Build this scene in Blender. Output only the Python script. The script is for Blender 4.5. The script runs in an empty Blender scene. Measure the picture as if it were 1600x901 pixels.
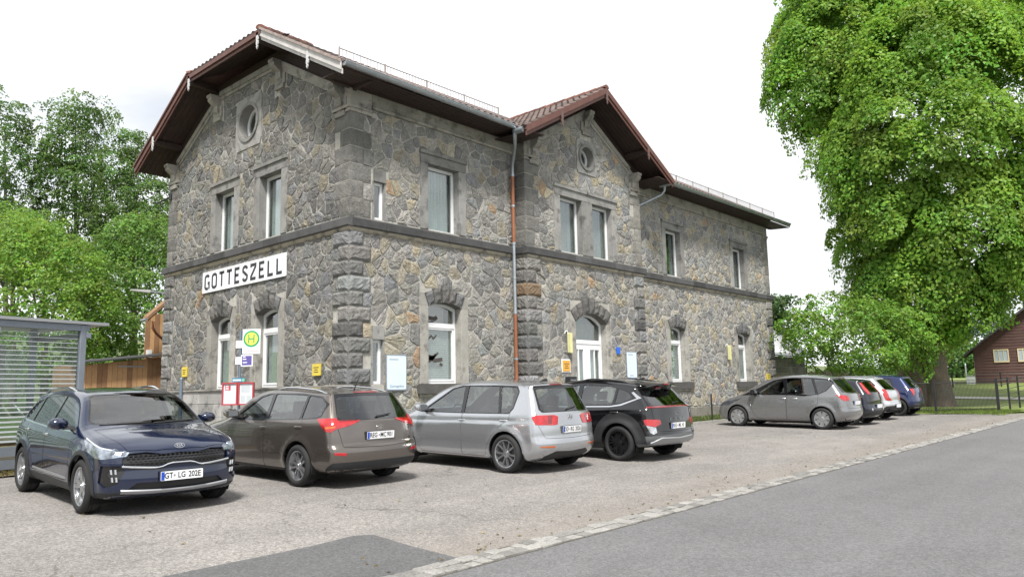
import bpy, bmesh, math, random
import numpy as np
from mathutils import Vector, Matrix
R = math.radians
random.seed(7); rng = np.random.default_rng(7)
sc = bpy.context.scene
COL = sc.collection

# ------------------------------------------------------------------ camera
YAW, PITCH, ROLL, FPX, CAMH = 0.7357188, 0.1354265, -0.0204935, 1188.47, 1.67397
_f = Vector((math.cos(PITCH)*math.cos(YAW), math.cos(PITCH)*math.sin(YAW), math.sin(PITCH)))
_r = Vector((math.sin(YAW), -math.cos(YAW), 0)); _u = _r.cross(_f)
_r2 = _r*math.cos(ROLL) + _u*math.sin(ROLL); _u2 = -_r*math.sin(ROLL) + _u*math.cos(ROLL)
cam_d = bpy.data.cameras.new('camera'); cam_d.sensor_width = 36; cam_d.lens = FPX/1600*36
cam_d.clip_start = .1; cam_d.clip_end = 3000
cam = bpy.data.objects.new('camera', cam_d); COL.objects.link(cam)
cam.matrix_world = Matrix(((_r2.x, _u2.x, -_f.x, 0), (_r2.y, _u2.y, -_f.y, 0), (_r2.z, _u2.z, -_f.z, CAMH), (0, 0, 0, 1)))
sc.camera = cam
CAMP = Vector((0, 0, CAMH))

# ------------------------------------------------------------------ sky and sun (bright overcast, thin high cloud)
SUN_DIR = Vector((-.42, -.40, .82)).normalized()      # from the ground towards the sun
w = bpy.data.worlds.new('World'); sc.world = w; w.use_nodes = True
nt = w.node_tree; nt.nodes.clear(); N = nt.nodes.new; LK = nt.links.new
out = N('ShaderNodeOutputWorld'); bg = N('ShaderNodeBackground'); bg.inputs['Strength'].default_value = .60
sky = N('ShaderNodeTexSky'); sky.sky_type = 'NISHITA'; sky.sun_disc = False
sky.sun_elevation = math.asin(SUN_DIR.z); sky.sun_rotation = math.atan2(SUN_DIR.x, SUN_DIR.y)
sky.altitude = 550; sky.air_density = 1.0; sky.dust_density = 1.5
sks = N('ShaderNodeVectorMath'); sks.operation = 'SCALE'; sks.inputs['Scale'].default_value = .12
LK(sky.outputs[0], sks.inputs[0])
tc = N('ShaderNodeTexCoord'); mp = N('ShaderNodeMapping'); mp.inputs['Scale'].default_value = (1, 1, 2.6); mp.inputs['Location'].default_value = (.4, 1.7, .2)
LK(tc.outputs['Generated'], mp.inputs[0])
n1 = N('ShaderNodeTexNoise'); n1.inputs['Scale'].default_value = 2.3; n1.inputs['Detail'].default_value = 7; n1.inputs['Roughness'].default_value = .55
n2 = N('ShaderNodeTexNoise'); n2.inputs['Scale'].default_value = 1.3; n2.inputs['Detail'].default_value = 6
LK(mp.outputs[0], n1.inputs[0]); LK(mp.outputs[0], n2.inputs[0])
mr = N('ShaderNodeMapRange'); mr.inputs['From Min'].default_value = .30; mr.inputs['From Max'].default_value = .45; mr.inputs['To Min'].default_value = .68
LK(n1.outputs['Fac'], mr.inputs['Value'])
cb = N('ShaderNodeMapRange'); cb.inputs['From Min'].default_value = .33; cb.inputs['From Max'].default_value = .55; cb.inputs['To Min'].default_value = .56; cb.inputs['To Max'].default_value = .98
LK(n2.outputs['Fac'], cb.inputs['Value'])
cc = N('ShaderNodeVectorMath'); cc.operation = 'SCALE'; cc.inputs[0].default_value = (.955, .975, 1.0); LK(cb.outputs[0], cc.inputs['Scale'])
mx = N('ShaderNodeMix'); mx.data_type = 'RGBA'
LK(mr.outputs[0], mx.inputs['Factor']); LK(sks.outputs[0], mx.inputs['A']); LK(cc.outputs[0], mx.inputs['B'])
LK(mx.outputs['Result'], bg.inputs['Color']); LK(bg.outputs[0], out.inputs[0])
sd = bpy.data.lights.new('sun', 'SUN'); sd.energy = 2.8; sd.angle = R(10); sd.color = (1, .965, .91)
so = bpy.data.objects.new('sun', sd); COL.objects.link(so)
so.rotation_euler = SUN_DIR.to_track_quat('Z', 'Y').to_euler(); so.location = (0, 0, 40)
sc.view_settings.view_transform = 'Standard'; sc.view_settings.look = 'None'; sc.view_settings.gamma = 1
sc.view_settings.use_curve_mapping = False
sc.view_settings.exposure = 1.26

# ------------------------------------------------------------------ helpers
def gz(x, y): return .0076*x + .02523*y            # the yard slopes gently up towards the station
GN = Vector((-.0076, -.02523, 1)).normalized()
def pt(x, y, D):
    """the place seen at photograph pixel (x, y) at depth D"""
    return CAMP + (_f + _r2*((x-800)/FPX) - _u2*((y-450.5)/FPX))*D
def tag(o, label=None, cat=None, group=None, kind=None):
    if label: o['label'] = label
    if cat: o['category'] = cat
    if group: o['group'] = group
    if kind: o['kind'] = kind
    return o
def empty(name, loc, rz=0, label=None, cat=None, group=None, mat=None):
    o = bpy.data.objects.new(name, None); COL.objects.link(o); o.empty_display_size = .2
    if mat is not None: o.matrix_world = mat
    else: o.location = loc; o.rotation_euler = (0, 0, rz)
    return tag(o, label, cat, group)
def mkmesh(name, V, F, mats, mi=None, smooth=False, col=None):
    me = bpy.data.meshes.new(name)
    me.from_pydata([tuple(v) for v in V], [], [tuple(f) for f in F])
    for m in (mats if isinstance(mats, (list, tuple)) else [mats]): me.materials.append(m)
    if mi is not None: me.polygons.foreach_set('material_index', np.asarray(mi, np.int32))
    if smooth: me.polygons.foreach_set('use_smooth', np.ones(len(F), bool))
    if col is not None:                             # one colour per face
        a = me.color_attributes.new('Col', 'FLOAT_COLOR', 'CORNER')
        cnt = np.array([len(f) for f in F]); c = np.repeat(np.asarray(col, np.float32), cnt, axis=0)
        a.data.foreach_set('color', np.hstack([c, np.ones((len(c), 1), np.float32)]).ravel())
    me.update(); return me
def link(name, me, parent=None, loc=(0, 0, 0), rot=(0, 0, 0)):
    o = bpy.data.objects.new(name, me); COL.objects.link(o); o.parent = parent; o.location = loc; o.rotation_euler = rot
    return o
class MB:
    """collects shapes into one mesh"""
    def __init__(s): s.V = []; s.F = []; s.M = []; s.C = []; s.m = 0; s.c = None
    def add(s, V, F):
        b = len(s.V); s.V += [tuple(v) for v in V]
        for f in F: s.F.append([i+b for i in f]); s.M.append(s.m); s.C.append(s.c or (1, 1, 1))
        return s
    def box(s, a, b):
        x0, y0, z0 = a; x1, y1, z1 = b
        if x0 > x1: x0, x1 = x1, x0
        if y0 > y1: y0, y1 = y1, y0
        if z0 > z1: z0, z1 = z1, z0
        return s.add([(x0, y0, z0), (x1, y0, z0), (x1, y1, z0), (x0, y1, z0), (x0, y0, z1), (x1, y0, z1), (x1, y1, z1), (x0, y1, z1)],
                     [(0, 3, 2, 1), (4, 5, 6, 7), (0, 1, 5, 4), (1, 2, 6, 5), (2, 3, 7, 6), (3, 0, 4, 7)])
    def tube(s, pts, r, n=8, caps=True):
        pts = [Vector(p) for p in pts]; rr = r if isinstance(r, (list, tuple)) else [r]*len(pts)
        V = []; F = []; up = Vector((0, 0, 1))
        for i, p in enumerate(pts):
            d = (pts[min(i+1, len(pts)-1)] - pts[max(i-1, 0)]).normalized()
            a = d.cross(up) if abs(d.z) < .95 else d.cross(Vector((0, 1, 0))); a.normalize(); b = d.cross(a)
            V += [p + (a*math.cos(2*math.pi*k/n) + b*math.sin(2*math.pi*k/n))*rr[i] for k in range(n)]
        for i in range(len(pts)-1):
            for k in range(n): F.append((i*n+k, i*n+(k+1) % n, (i+1)*n+(k+1) % n, (i+1)*n+k))
        if caps: F.append(tuple(range(n))); F.append(tuple(range(len(V)-1, len(V)-1-n, -1)))
        return s.add(V, F)
    def prism(s, poly, fn, d0, d1, cap0=True):
        """2d polygon extruded between depths d0 and d1; fn(u, v, d) -> point"""
        n = len(poly)
        V = [fn(u, v, d0) for u, v in poly] + [fn(u, v, d1) for u, v in poly]
        F = [(i, (i+1) % n, n+(i+1) % n, n+i) for i in range(n)] + [tuple(range(n, 2*n))]
        if cap0: F.append(tuple(range(n-1, -1, -1)))
        return s.add(V, F)
    def lathe(s, prof, fn, n=24, closed=False):
        """profile [(radius, axial)], fn(a, b, axial) -> point"""
        m = len(prof)
        V = [fn(r*math.cos(2*math.pi*k/n), r*math.sin(2*math.pi*k/n), t) for k in range(n) for r, t in prof]
        F = [(k*m+j, k*m+j+1, ((k+1) % n)*m+j+1, ((k+1) % n)*m+j) for k in range(n) for j in range(m-1)]
        return s.add(V, F)
    def build(s, name, mats, parent=None, smooth=False, col=False, fix=True, **kw):
        me = mkmesh(name, s.V, s.F, mats, s.M, smooth, s.C if col else None)
        if fix: fixn(me)
        return link(name, me, parent, **kw)
def fixn(me):
    bm = bmesh.new(); bm.from_mesh(me); bmesh.ops.recalc_face_normals(bm, faces=bm.faces[:]); bm.to_mesh(me); bm.free()
def autosmooth(o, ang=40):
    me = o.data; me.polygons.foreach_set('use_smooth', np.ones(len(me.polygons), bool))
    try: me.set_sharp_from_angle(angle=R(ang))
    except Exception: pass
    return o
def bevel(o, wd=.01, seg=2):
    bm = bmesh.new(); bm.from_mesh(o.data); bmesh.ops.remove_doubles(bm, verts=bm.verts[:], dist=1e-5)
    es = [e for e in bm.edges if e.is_manifold and e.calc_face_angle(0) > .5]
    bmesh.ops.bevel(bm, geom=es, offset=wd, segments=seg, affect='EDGES', profile=.6)
    bm.to_mesh(o.data); bm.free(); return o

# ------------------------------------------------------------------ materials
MATS = {}
def mat(name, col=(.5, .5, .5), rough=.6, metal=0., spec=.5, coat=0., noise=None, bump=None, vcol=False, noise2=None, emit=None, two=None, sss=0, extra=None):
    """noise=(scale, amount): brightness mottling; noise2=(scale, colour, lo, hi): patches of a second colour; bump=(scale, strength, dist)"""
    if name in MATS: return MATS[name]
    m = bpy.data.materials.new(name); m.use_nodes = True; t = m.node_tree; P = t.nodes['Principled BSDF']
    P.inputs['Base Color'].default_value = (*col, 1); P.inputs['Roughness'].default_value = rough; P.inputs['Metallic'].default_value = metal
    P.inputs['Specular IOR Level'].default_value = spec; P.inputs['Coat Weight'].default_value = coat; P.inputs['Coat Roughness'].default_value = .03
    tcn = t.nodes.new('ShaderNodeTexCoord'); cur = None
    def nz(scale, det=6, rg=.6):
        n = t.nodes.new('ShaderNodeTexNoise'); n.inputs['Scale'].default_value = scale; n.inputs['Detail'].default_value = det; n.inputs['Roughness'].default_value = rg
        t.links.new(tcn.outputs['Object'], n.inputs['Vector']); return n
    if vcol:
        a = t.nodes.new('ShaderNodeVertexColor'); a.layer_name = 'Col'; cur = a.outputs['Color']
    def mixc(fac, a, b, mode='MIX', fv=None):
        x = t.nodes.new('ShaderNodeMix'); x.data_type = 'RGBA'; x.blend_type = mode
        if fv is not None: x.inputs['Factor'].default_value = fv
        else: t.links.new(fac, x.inputs['Factor'])
        for s_, v in (('A', a), ('B', b)):
            if isinstance(v, tuple): x.inputs[s_].default_value = (*v[:3], 1)
            else: t.links.new(v, x.inputs[s_])
        return x.outputs['Result']
    if noise2:
        for sc_, c2, lo, hi in (noise2 if isinstance(noise2, list) else [noise2]):
            r_ = t.nodes.new('ShaderNodeMapRange'); r_.inputs['From Min'].default_value = lo; r_.inputs['From Max'].default_value = hi
            t.links.new(nz(sc_).outputs['Fac'], r_.inputs['Value'])
            cur = mixc(r_.outputs[0], cur if cur else tuple(col), tuple(c2))
    if noise:
        for sc_, am in (noise if isinstance(noise, list) else [noise]):
            r_ = t.nodes.new('ShaderNodeMapRange'); r_.inputs['From Min'].default_value = .25; r_.inputs['From Max'].default_value = .75
            r_.inputs['To Min'].default_value = 1-am; r_.inputs['To Max'].default_value = 1+am
            t.links.new(nz(sc_).outputs['Fac'], r_.inputs['Value'])
            v = t.nodes.new('ShaderNodeVectorMath'); v.operation = 'SCALE'
            if cur: t.links.new(cur, v.inputs[0])
            else: v.inputs[0].default_value = col
            t.links.new(r_.outputs[0], v.inputs['Scale']); cur = v.outputs[0]
    if cur: t.links.new(cur, P.inputs['Base Color'])
    if bump:
        last = None
        for sc_, st, ds in (bump if isinstance(bump, list) else [bump]):
            b = t.nodes.new('ShaderNodeBump'); b.inputs['Strength'].default_value = st; b.inputs['Distance'].default_value = ds
            t.links.new(nz(sc_, 8).outputs['Fac'], b.inputs['Height'])
            if last: t.links.new(last.outputs[0], b.inputs['Normal'])
            last = b
        t.links.new(last.outputs[0], P.inputs['Normal'])
    if emit: P.inputs['Emission Color'].default_value = (*emit[0], 1); P.inputs['Emission Strength'].default_value = emit[1]
    if two:                                            # inner side of a shell (car lining)
        g = t.nodes.new('ShaderNodeNewGeometry'); d = t.nodes.new('ShaderNodeBsdfDiffuse'); d.inputs[0].default_value = (*two, 1)
        x = t.nodes.new('ShaderNodeMixShader'); o_ = t.nodes['Material Output']
        t.links.new(g.outputs['Backfacing'], x.inputs[0]); t.links.new(P.outputs[0], x.inputs[1]); t.links.new(d.outputs[0], x.inputs[2]); t.links.new(x.outputs[0], o_.inputs[0])
    MATS[name] = m; return m
def glass(name, tint=(.5, .55, .55), ior=1.5, rough=0.):
    if name in MATS: return MATS[name]
    m = bpy.data.materials.new(name); m.use_nodes = True; t = m.node_tree; t.nodes.clear()
    o = t.nodes.new('ShaderNodeOutputMaterial'); x = t.nodes.new('ShaderNodeMixShader'); fr = t.nodes.new('ShaderNodeFresnel'); fr.inputs[0].default_value = ior
    # backfaces see the same pane, not the inside of a block of glass
    g = t.nodes.new('ShaderNodeNewGeometry'); mi_ = t.nodes.new('ShaderNodeMix'); mi_.inputs['A'].default_value = ior; mi_.inputs['B'].default_value = 1/ior
    t.links.new(g.outputs['Backfacing'], mi_.inputs['Factor'])
    t.links.new(mi_.outputs['Result'], fr.inputs[0])
    a = t.nodes.new('ShaderNodeBsdfTransparent'); a.inputs[0].default_value = (*tint, 1)
    b = t.nodes.new('ShaderNodeBsdfGlossy'); b.inputs['Roughness'].default_value = rough; b.inputs[0].default_value = (1, 1, 1, 1)
    t.links.new(fr.outputs[0], x.inputs[0]); t.links.new(a.outputs[0], x.inputs[1]); t.links.new(b.outputs[0], x.inputs[2]); t.links.new(x.outputs[0], o.inputs[0])
    MATS[name] = m; return m
_txt = {}
def text_mesh(s, size, fn, depth=.004, bold=0., sx=1.):
    """lettering as a thin mesh; fn(u, v, d) -> point, u centred"""
    cu = bpy.data.curves.new('lettering', 'FONT'); cu.body = s; cu.size = size; cu.align_x = 'CENTER'; cu.align_y = 'CENTER'
    cu.offset = bold; cu.resolution_u = 3; cu.fill_mode = 'FRONT'
    o = bpy.data.objects.new('lettering', cu); COL.objects.link(o)
    dg = bpy.context.evaluated_depsgraph_get(); me = bpy.data.meshes.new_from_object(o.evaluated_get(dg))
    V = [fn(v.co.x*sx, v.co.y, depth) for v in me.vertices]; F = [tuple(p.vertices) for p in me.polygons]
    bpy.data.objects.remove(o); bpy.data.curves.remove(cu); bpy.data.meshes.remove(me)
    return V, F
# ------------------------------------------------------------------ outlines
def spline(pts, sub=7):
    """closed smooth outline; a point with a third item stays a corner"""
    n = len(pts); o = []
    P = [np.array(p[:2], float) for p in pts]; sh = [len(p) > 2 for p in pts]
    def tan(i):
        a, b, c = P[i-1], P[i], P[(i+1) % n]; la = np.linalg.norm(b-a)+1e-9; lb = np.linalg.norm(c-b)+1e-9
        return ((b-a)/la*lb + (c-b)/lb*la)/(la+lb)
    for i in range(n):
        j = (i+1) % n; d = np.linalg.norm(P[j]-P[i]); dr = (P[j]-P[i])/(d+1e-9)
        t0 = (dr if sh[i] else tan(i))*d; t1 = (dr if sh[j] else tan(j))*d
        for k in range(sub):
            t = k/sub; h = (2*t**3-3*t*t+1, t**3-2*t*t+t, -2*t**3+3*t*t, t**3-t*t)
            o.append(P[i]*h[0]+t0*h[1]+P[j]*h[2]+t1*h[3])
    return np.array(o)
def inpoly(px, pz, poly):
    x, z = np.asarray(px), np.asarray(pz); c = np.zeros(x.shape, bool); n = len(poly)
    for i in range(n):
        x0, z0 = poly[i]; x1, z1 = poly[(i+1) % n]
        if z0 == z1: continue
        c ^= ((z0 > z) != (z1 > z)) & (x < (x1-x0)*(z-z0)/(z1-z0)+x0)
    return c
def poly_inset(poly, d):
    n = len(poly); a = sum(poly[i][0]*poly[(i+1) % n][1]-poly[(i+1) % n][0]*poly[i][1] for i in range(n)); s = 1 if a > 0 else -1
    o = []
    for i in range(n):
        p0 = np.array(poly[i-1]); p1 = np.array(poly[i]); p2 = np.array(poly[(i+1) % n])
        e1 = (p1-p0)/(np.linalg.norm(p1-p0)+1e-9); e2 = (p2-p1)/(np.linalg.norm(p2-p1)+1e-9)
        n1 = np.array((-e1[1], e1[0]))*s; n2 = np.array((-e2[1], e2[0]))*s; b = n1+n2; k = max(.35, 1+n1@n2)
        o.append(tuple(p1+b*d/k))
    return o
def rpoly(pts, r=.03, seg=3):
    """rounds the corners of a polygon"""
    o = []; n = len(pts)
    for i in range(n):
        p0, p1, p2 = (np.array(pts[j][:2], float) for j in (i-1, i, (i+1) % n))
        a = min(r, np.linalg.norm(p0-p1)*.45); b = min(r, np.linalg.norm(p2-p1)*.45)
        A = p1+(p0-p1)/np.linalg.norm(p0-p1)*a; B = p1+(p2-p1)/np.linalg.norm(p2-p1)*b
        for k in range(seg+1):
            t = k/seg; o.append(tuple(A*(1-t)**2+p1*2*t*(1-t)+B*t*t))
    return o
# ------------------------------------------------------------------ ground, yard, road, kerb
def sheet(name, pts, m, dz=0., label=None, grid=None):
    mb = MB(); mb.add([(x, y, gz(x, y)+dz) for x, y in pts], [tuple(range(len(pts)))]); o = mb.build(name, m, None, fix=False); o['kind'] = 'structure'; return o
def asphalt(name, col, speck, sand=None, cracks=0., rough=.9, big=.10, tint=(.20, .165, .12)):
    m = bpy.data.materials.new(name); m.use_nodes = True; t = m.node_tree; P = t.nodes['Principled BSDF']; P.inputs['Roughness'].default_value = rough; P.inputs['Specular IOR Level'].default_value = .3
    tcn = t.nodes.new('ShaderNodeTexCoord'); L = t.links.new
    def nz(scale, det=5, rg=.6, sv=None):
        n = t.nodes.new('ShaderNodeTexNoise'); n.inputs['Scale'].default_value = scale; n.inputs['Detail'].default_value = det; n.inputs['Roughness'].default_value = rg
        if sv: mp_ = t.nodes.new('ShaderNodeMapping'); mp_.inputs['Scale'].default_value = sv; L(tcn.outputs['Object'], mp_.inputs[0]); L(mp_.outputs[0], n.inputs['Vector'])
        else: L(tcn.outputs['Object'], n.inputs['Vector'])
        return n.outputs['Fac']
    def rng_(src, a, b, c, d):
        r = t.nodes.new('ShaderNodeMapRange'); r.inputs['From Min'].default_value = a; r.inputs['From Max'].default_value = b; r.inputs['To Min'].default_value = c; r.inputs['To Max'].default_value = d; L(src, r.inputs['Value']); return r.outputs[0]
    def mul(c, f):
        v = t.nodes.new('ShaderNodeVectorMath'); v.operation = 'SCALE'
        if isinstance(c, tuple): v.inputs[0].default_value = c
        else: L(c, v.inputs[0])
        L(f, v.inputs['Scale']); return v.outputs[0]
    def mixc(f, a, b):
        x = t.nodes.new('ShaderNodeMix'); x.data_type = 'RGBA'; L(f, x.inputs['Factor'])
        for s, v in (('A', a), ('B', b)):
            if isinstance(v, tuple): x.inputs[s].default_value = (*v, 1)
            else: L(v, x.inputs[s])
        return x.outputs['Result']
    def math_(op, a, b):
        x = t.nodes.new('ShaderNodeMath'); x.operation = op
        for k, v in enumerate((a, b)):
            if isinstance(v, (int, float)): x.inputs[k].default_value = v
            else: L(v, x.inputs[k])
        return x.outputs[0]
    c = mul(col, rng_(nz(.35, 4), .3, .7, 1-big, 1+big)); c = mul(c, rng_(nz(2.2, 6, .7, (.6, 1, 1)), .3, .7, 1-big*.8, 1+big*.8))
    v = t.nodes.new('ShaderNodeTexVoronoi'); v.inputs['Scale'].default_value = 150; L(tcn.outputs['Object'], v.inputs['Vector'])    # aggregate
    sp = t.nodes.new('ShaderNodeSeparateColor'); L(v.outputs['Color'], sp.inputs[0])
    c = mul(c, rng_(sp.outputs[0], 0, 1, 1-speck, 1+speck)); c = mul(c, rng_(nz(38, 4, .7), .3, .7, 1-speck*.5, 1+speck*.5))
    v2 = t.nodes.new('ShaderNodeTexVoronoi'); v2.inputs['Scale'].default_value = 42; L(tcn.outputs['Object'], v2.inputs['Vector']); s2_ = t.nodes.new('ShaderNodeSeparateColor'); L(v2.outputs['Color'], s2_.inputs[0]); c = mul(c, rng_(s2_.outputs[1], 0, 1, 1-speck*.75, 1+speck*.75))
    c = mul(c, rng_(nz(.5, 3, .6, (.12, 2.2, 1)), .35, .65, .93, 1.07))
    if cracks:
        st = rng_(nz(.9, 5, .6), .62, .74, 0, .35); c = mixc(st, c, (.10, .097, .092)); st = rng_(nz(6, 3, .5), .70, .76, 0, .5); c = mixc(st, c, (.09, .085, .08))
    if sand:
        sx = t.nodes.new('ShaderNodeSeparateXYZ'); L(tcn.outputs['Object'], sx.inputs[0])
        f = math_('ADD', sx.outputs['Y'], math_('MULTIPLY', math_('SUBTRACT', nz(1.1, 6, .65, (.35, 1, 1)), .5), 2.2)); f = rng_(f, sand[0], sand[1], .75, 0)
        c = mixc(f, c, mul((.205, .182, .158), rng_(sp.outputs[0], 0, 1, .65, 1.35)))
    dark = None
    if cracks:
        w_ = t.nodes.new('ShaderNodeVectorMath'); w_.operation = 'ADD'; nn = t.nodes.new('ShaderNodeTexNoise'); nn.inputs['Scale'].default_value = 2.5; nn.inputs['Detail'].default_value = 4; L(tcn.outputs['Object'], nn.inputs['Vector'])
        ms = t.nodes.new('ShaderNodeVectorMath'); ms.operation = 'SCALE'; ms.inputs['Scale'].default_value = .55; L(nn.outputs['Color'], ms.inputs[0]); L(tcn.outputs['Object'], w_.inputs[0]); L(ms.outputs[0], w_.inputs[1])
        for sc_, wd, mask in ((.33, .006, (.44, .56)), (2.6, .016, (.55, .66))):
            vv = t.nodes.new('ShaderNodeTexVoronoi'); vv.feature = 'DISTANCE_TO_EDGE'; vv.inputs['Scale'].default_value = sc_; L(w_.outputs[0], vv.inputs['Vector'])
            k = math_('MULTIPLY', rng_(vv.outputs['Distance'], wd*.25, wd, 1, 0), rng_(nz(.55, 3), mask[0], mask[1], 0, cracks))
            c = mixc(k, c, (.045, .042, .038)); dark = k
    L(c, P.inputs['Base Color'])
    b = t.nodes.new('ShaderNodeBump'); b.inputs['Strength'].default_value = .5; b.inputs['Distance'].default_value = .006; L(v.outputs['Distance'], b.inputs['Height']); L(b.outputs[0], P.inputs['Normal'])
    return m
M_lot = asphalt('yard_asphalt', (.206, .194, .184), .36, sand=(4.9, 6.5), cracks=.5, big=.13)
M_road = asphalt('road_asphalt', (.134, .133, .136), .24, big=.07)
M_patch = asphalt('patch_asphalt', (.100, .100, .102), .24, big=.08)
M_earth = mat('ground_grass', (.085, .12, .035), .95, noise=[(.3, .25), (6, .3), (40, .3)], noise2=(1.2, (.16, .13, .08), .52, .7))
def gh(x, y): return gz(x, y)+.065*min(15, max(0, x-44))
def ground_sheet():
    n = 140; V = []; F = []
    ax = [-260+560*i/n for i in range(n+1)]
    def h(x, y):
        r = max(0, y-55)*.06; return gh(x, y)-.04+r
    for j in range(n+1):
        for i in range(n+1): V.append((ax[i], ax[j], h(ax[i], ax[j])))
    for j in range(n):
        for i in range(n): F.append((j*(n+1)+i, j*(n+1)+i+1, (j+1)*(n+1)+i+1, (j+1)*(n+1)+i))
    o = link('ground', mkmesh('ground', V, F, M_earth, smooth=True)); o['kind'] = 'structure'
ground_sheet()
sheet('parking_yard', [(-40, 5.10), (33.6, 5.10), (36.6, 5.3), (33.9, 8.3), (34.2, 12.6), (10.3, 12.75), (10.3, 26), (-40, 26)], M_lot, 0)
sheet('road', [(-60, -14), (90, -14), (90, 5.02), (-60, 5.02)], M_road, .002)
pp = sheet('asphalt_patch', [(-3, 5.24), (5.02, 5.24), (5.05, 5.9), (5.15, 6.72), (4.98, 6.83), (4.4, 6.74), (2.9, 6.70), (-3, 6.66)], M_patch, .006)
# kerb: two rows of granite setts, top slightly proud
M_sett = mat('granite_sett', vcol=True, rough=.85, noise=[(30, .25), (120, .25)], bump=(50, .5, .01))
mb = MB(); mb.add([(x, y, gz(x, y)+.004) for x, y in ((-12, 4.93), (60, 4.93), (60, 5.27), (-12, 5.27))], [(0, 1, 2, 3)]); kerb = mb.build('kerb', mat('kerb_joint', (.075, .068, .055), .95, noise=[(20, .4)], noise2=(3, (.07, .10, .03), .6, .75)), None, fix=False); kerb['kind'] = 'structure'
far_ = MB(); cnt_ = 0; setts = []
for row in range(2):
    x = -2.0
    while x < 60:
        L_ = rng.uniform(.11, .21); y0 = 4.95+row*.150; yw = rng.uniform(.118, .142); setts.append((x, L_, y0+rng.uniform(-.008, .008), yw)); x += L_+.012
def sett_geo(x, L_, y, yw):
    V = []; h = rng.uniform(.016, .034)
    for zz, k in ((-.02, 0.), (h*.6, .0), (h, .018)):
        for a, b in ((0, 0), (1, 0), (1, 1), (0, 1)):
            px, py = x+k+(L_-2*k)*a+rng.uniform(-.006, .006), y+k+(yw-2*k)*b+rng.uniform(-.006, .006); V.append((px, py, gz(px, py)+zz+(rng.uniform(-.004, .004) if k else 0)))
    return V, [(0, 1, 5, 4), (1, 2, 6, 5), (2, 3, 7, 6), (3, 0, 4, 7), (4, 5, 9, 8), (5, 6, 10, 9), (6, 7, 11, 10), (7, 4, 8, 11), (8, 9, 10, 11)]
inview = sorted([s for s in setts if s[0] > 3.9], key=lambda s: s[0])
for s in setts:
    c = np.array((.225, .219, .207))*rng.uniform(.6, 1.25); V, F = sett_geo(*s)
    if s in inview[:300]:
        mb = MB(); mb.c = tuple(c); mb.add(V, F); mb.build('sett', M_sett, kerb, col=True, fix=False)
    else: far_.c = tuple(c); far_.add(V, F)
far_.build('kerb_setts', M_sett, kerb, col=True, fix=False)['kind'] = 'stuff'
# planted strip along the wall right of the black crossover, with a low edging
M_soil = mat('strip_soil', (.13, .115, .085), .95, noise=[(4, .3), (30, .4)], noise2=(2.5, (.075, .11, .03), .48, .6))
sheet('wall_strip', [(16.0, 12.72), (34.2, 12.62), (34.2, 14.45), (16.0, 14.45)], M_soil, .05)
mb = MB()
for k in range(18):
    x0 = 16+k*1.0; mb.box((x0+.005, 12.62, gz(x0, 12.7)-.05), (x0+.995, 12.74, gz(x0, 12.7)+.09))
edg = mb.build('edging', mat('concrete', (.30, .29, .27), .9, noise=[(5, .2), (40, .2)]), None); edg['kind'] = 'structure'
sheet('shelter_strip', [(-20, 15.2), (5.6, 15.25), (6.6, 26), (-20, 26)], mat('leaf_litter', (.15, .12, .075), .95, noise=[(6, .4), (40, .4)]), .03)
# ------------------------------------------------------------------ station building
XC, YF, YB, XE, YR, XR0, XR1 = 10.39, 14.5, 24.26, 33.65, 14.11, 16.22, 22.30
BO = Vector((XC, YF, gz(XC, YF)))
station = empty('station_building', BO, label='two-storey grey rubble-stone station building with red-brown roof and white name board', cat='building')
def BP(mb, name, m, parent=None, **k):
    o = mb.build(name, m, parent or station, loc=(-BO if parent is None else (0, 0, 0)), **k); return o
GAB = lambda u, v, d: (XC-d, u, v)
FRO = lambda u, v, d: (u, YF-d, v)
RIS = lambda u, v, d: (u, YR-d, v)
RET = lambda u, v, d: (XR0-d, u, v)
M_mortar = mat('mortar', (.355, .342, .31), .95, noise=[(1.2, .18), (8, .2), (40, .2)], bump=(60, .4, .01))
M_stone = mat('rubble_stone', vcol=True, rough=.9, spec=.25, noise=[(1.3, .14), (9, .28), (28, .34), (90, .25)], noise2=(4.5, (.20, .19, .165), .60, .78), bump=[(10, .7, .05), (40, .7, .02)])
M_ash = mat('ashlar', vcol=True, rough=.9, spec=.25, noise=[(2.5, .22), (30, .2), (110, .2)], noise2=(3.2, (.085, .083, .08), .52, .72), bump=[(70, .35, .01)])
M_boss = mat('rock_faced_stone', vcol=True, rough=.92, spec=.25, noise=[(5, .28), (25, .3), (90, .25)], bump=[(12, .6, .04), (50, .6, .02)])
M_frame = mat('white_window_frame', (.74, .75, .76), .35, noise=(6, .05))
M_pane = glass('window_pane', (.78, .83, .82), 2.4)
M_room = mat('dark_room', (.07, .075, .075), .9)
M_curt = mat('curtain', (.40, .43, .43), .9, noise=(8, .15))
M_blind = mat('blind', (.62, .62, .60), .8, noise=(3, .06))
M_wood = mat('dark_roof_timber', (.040, .024, .020), .75, noise=[(3, .25), (30, .2)], bump=(40, .2, .01))
M_barge = mat('red_brown_paint', (.115, .050, .040), .55, noise=[(4, .2), (40, .12)])
M_bargew = mat('weathered_white_paint', (.50, .48, .47), .6, noise=[(6, .2), (50, .15)])
M_tile = mat('roof_tile', vcol=True, rough=.85, noise=[(7, .2), (60, .2)], bump=(60, .3, .01))
M_zinc = mat('zinc', (.36, .39, .42), .42, metal=.75, noise=[(4, .15), (30, .1)])
M_copper = mat('brown_pipe', (.26, .105, .055), .45, metal=.3, noise=(5, .15))
M_rust = mat('rusty_steel', (.36, .31, .29), .6, metal=.4, noise=(10, .25))
M_black = mat('sign_black', (.02, .022, .025), .5)
M_white = mat('sign_white', (.74, .76, .78), .45, noise=(5, .04))
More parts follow.
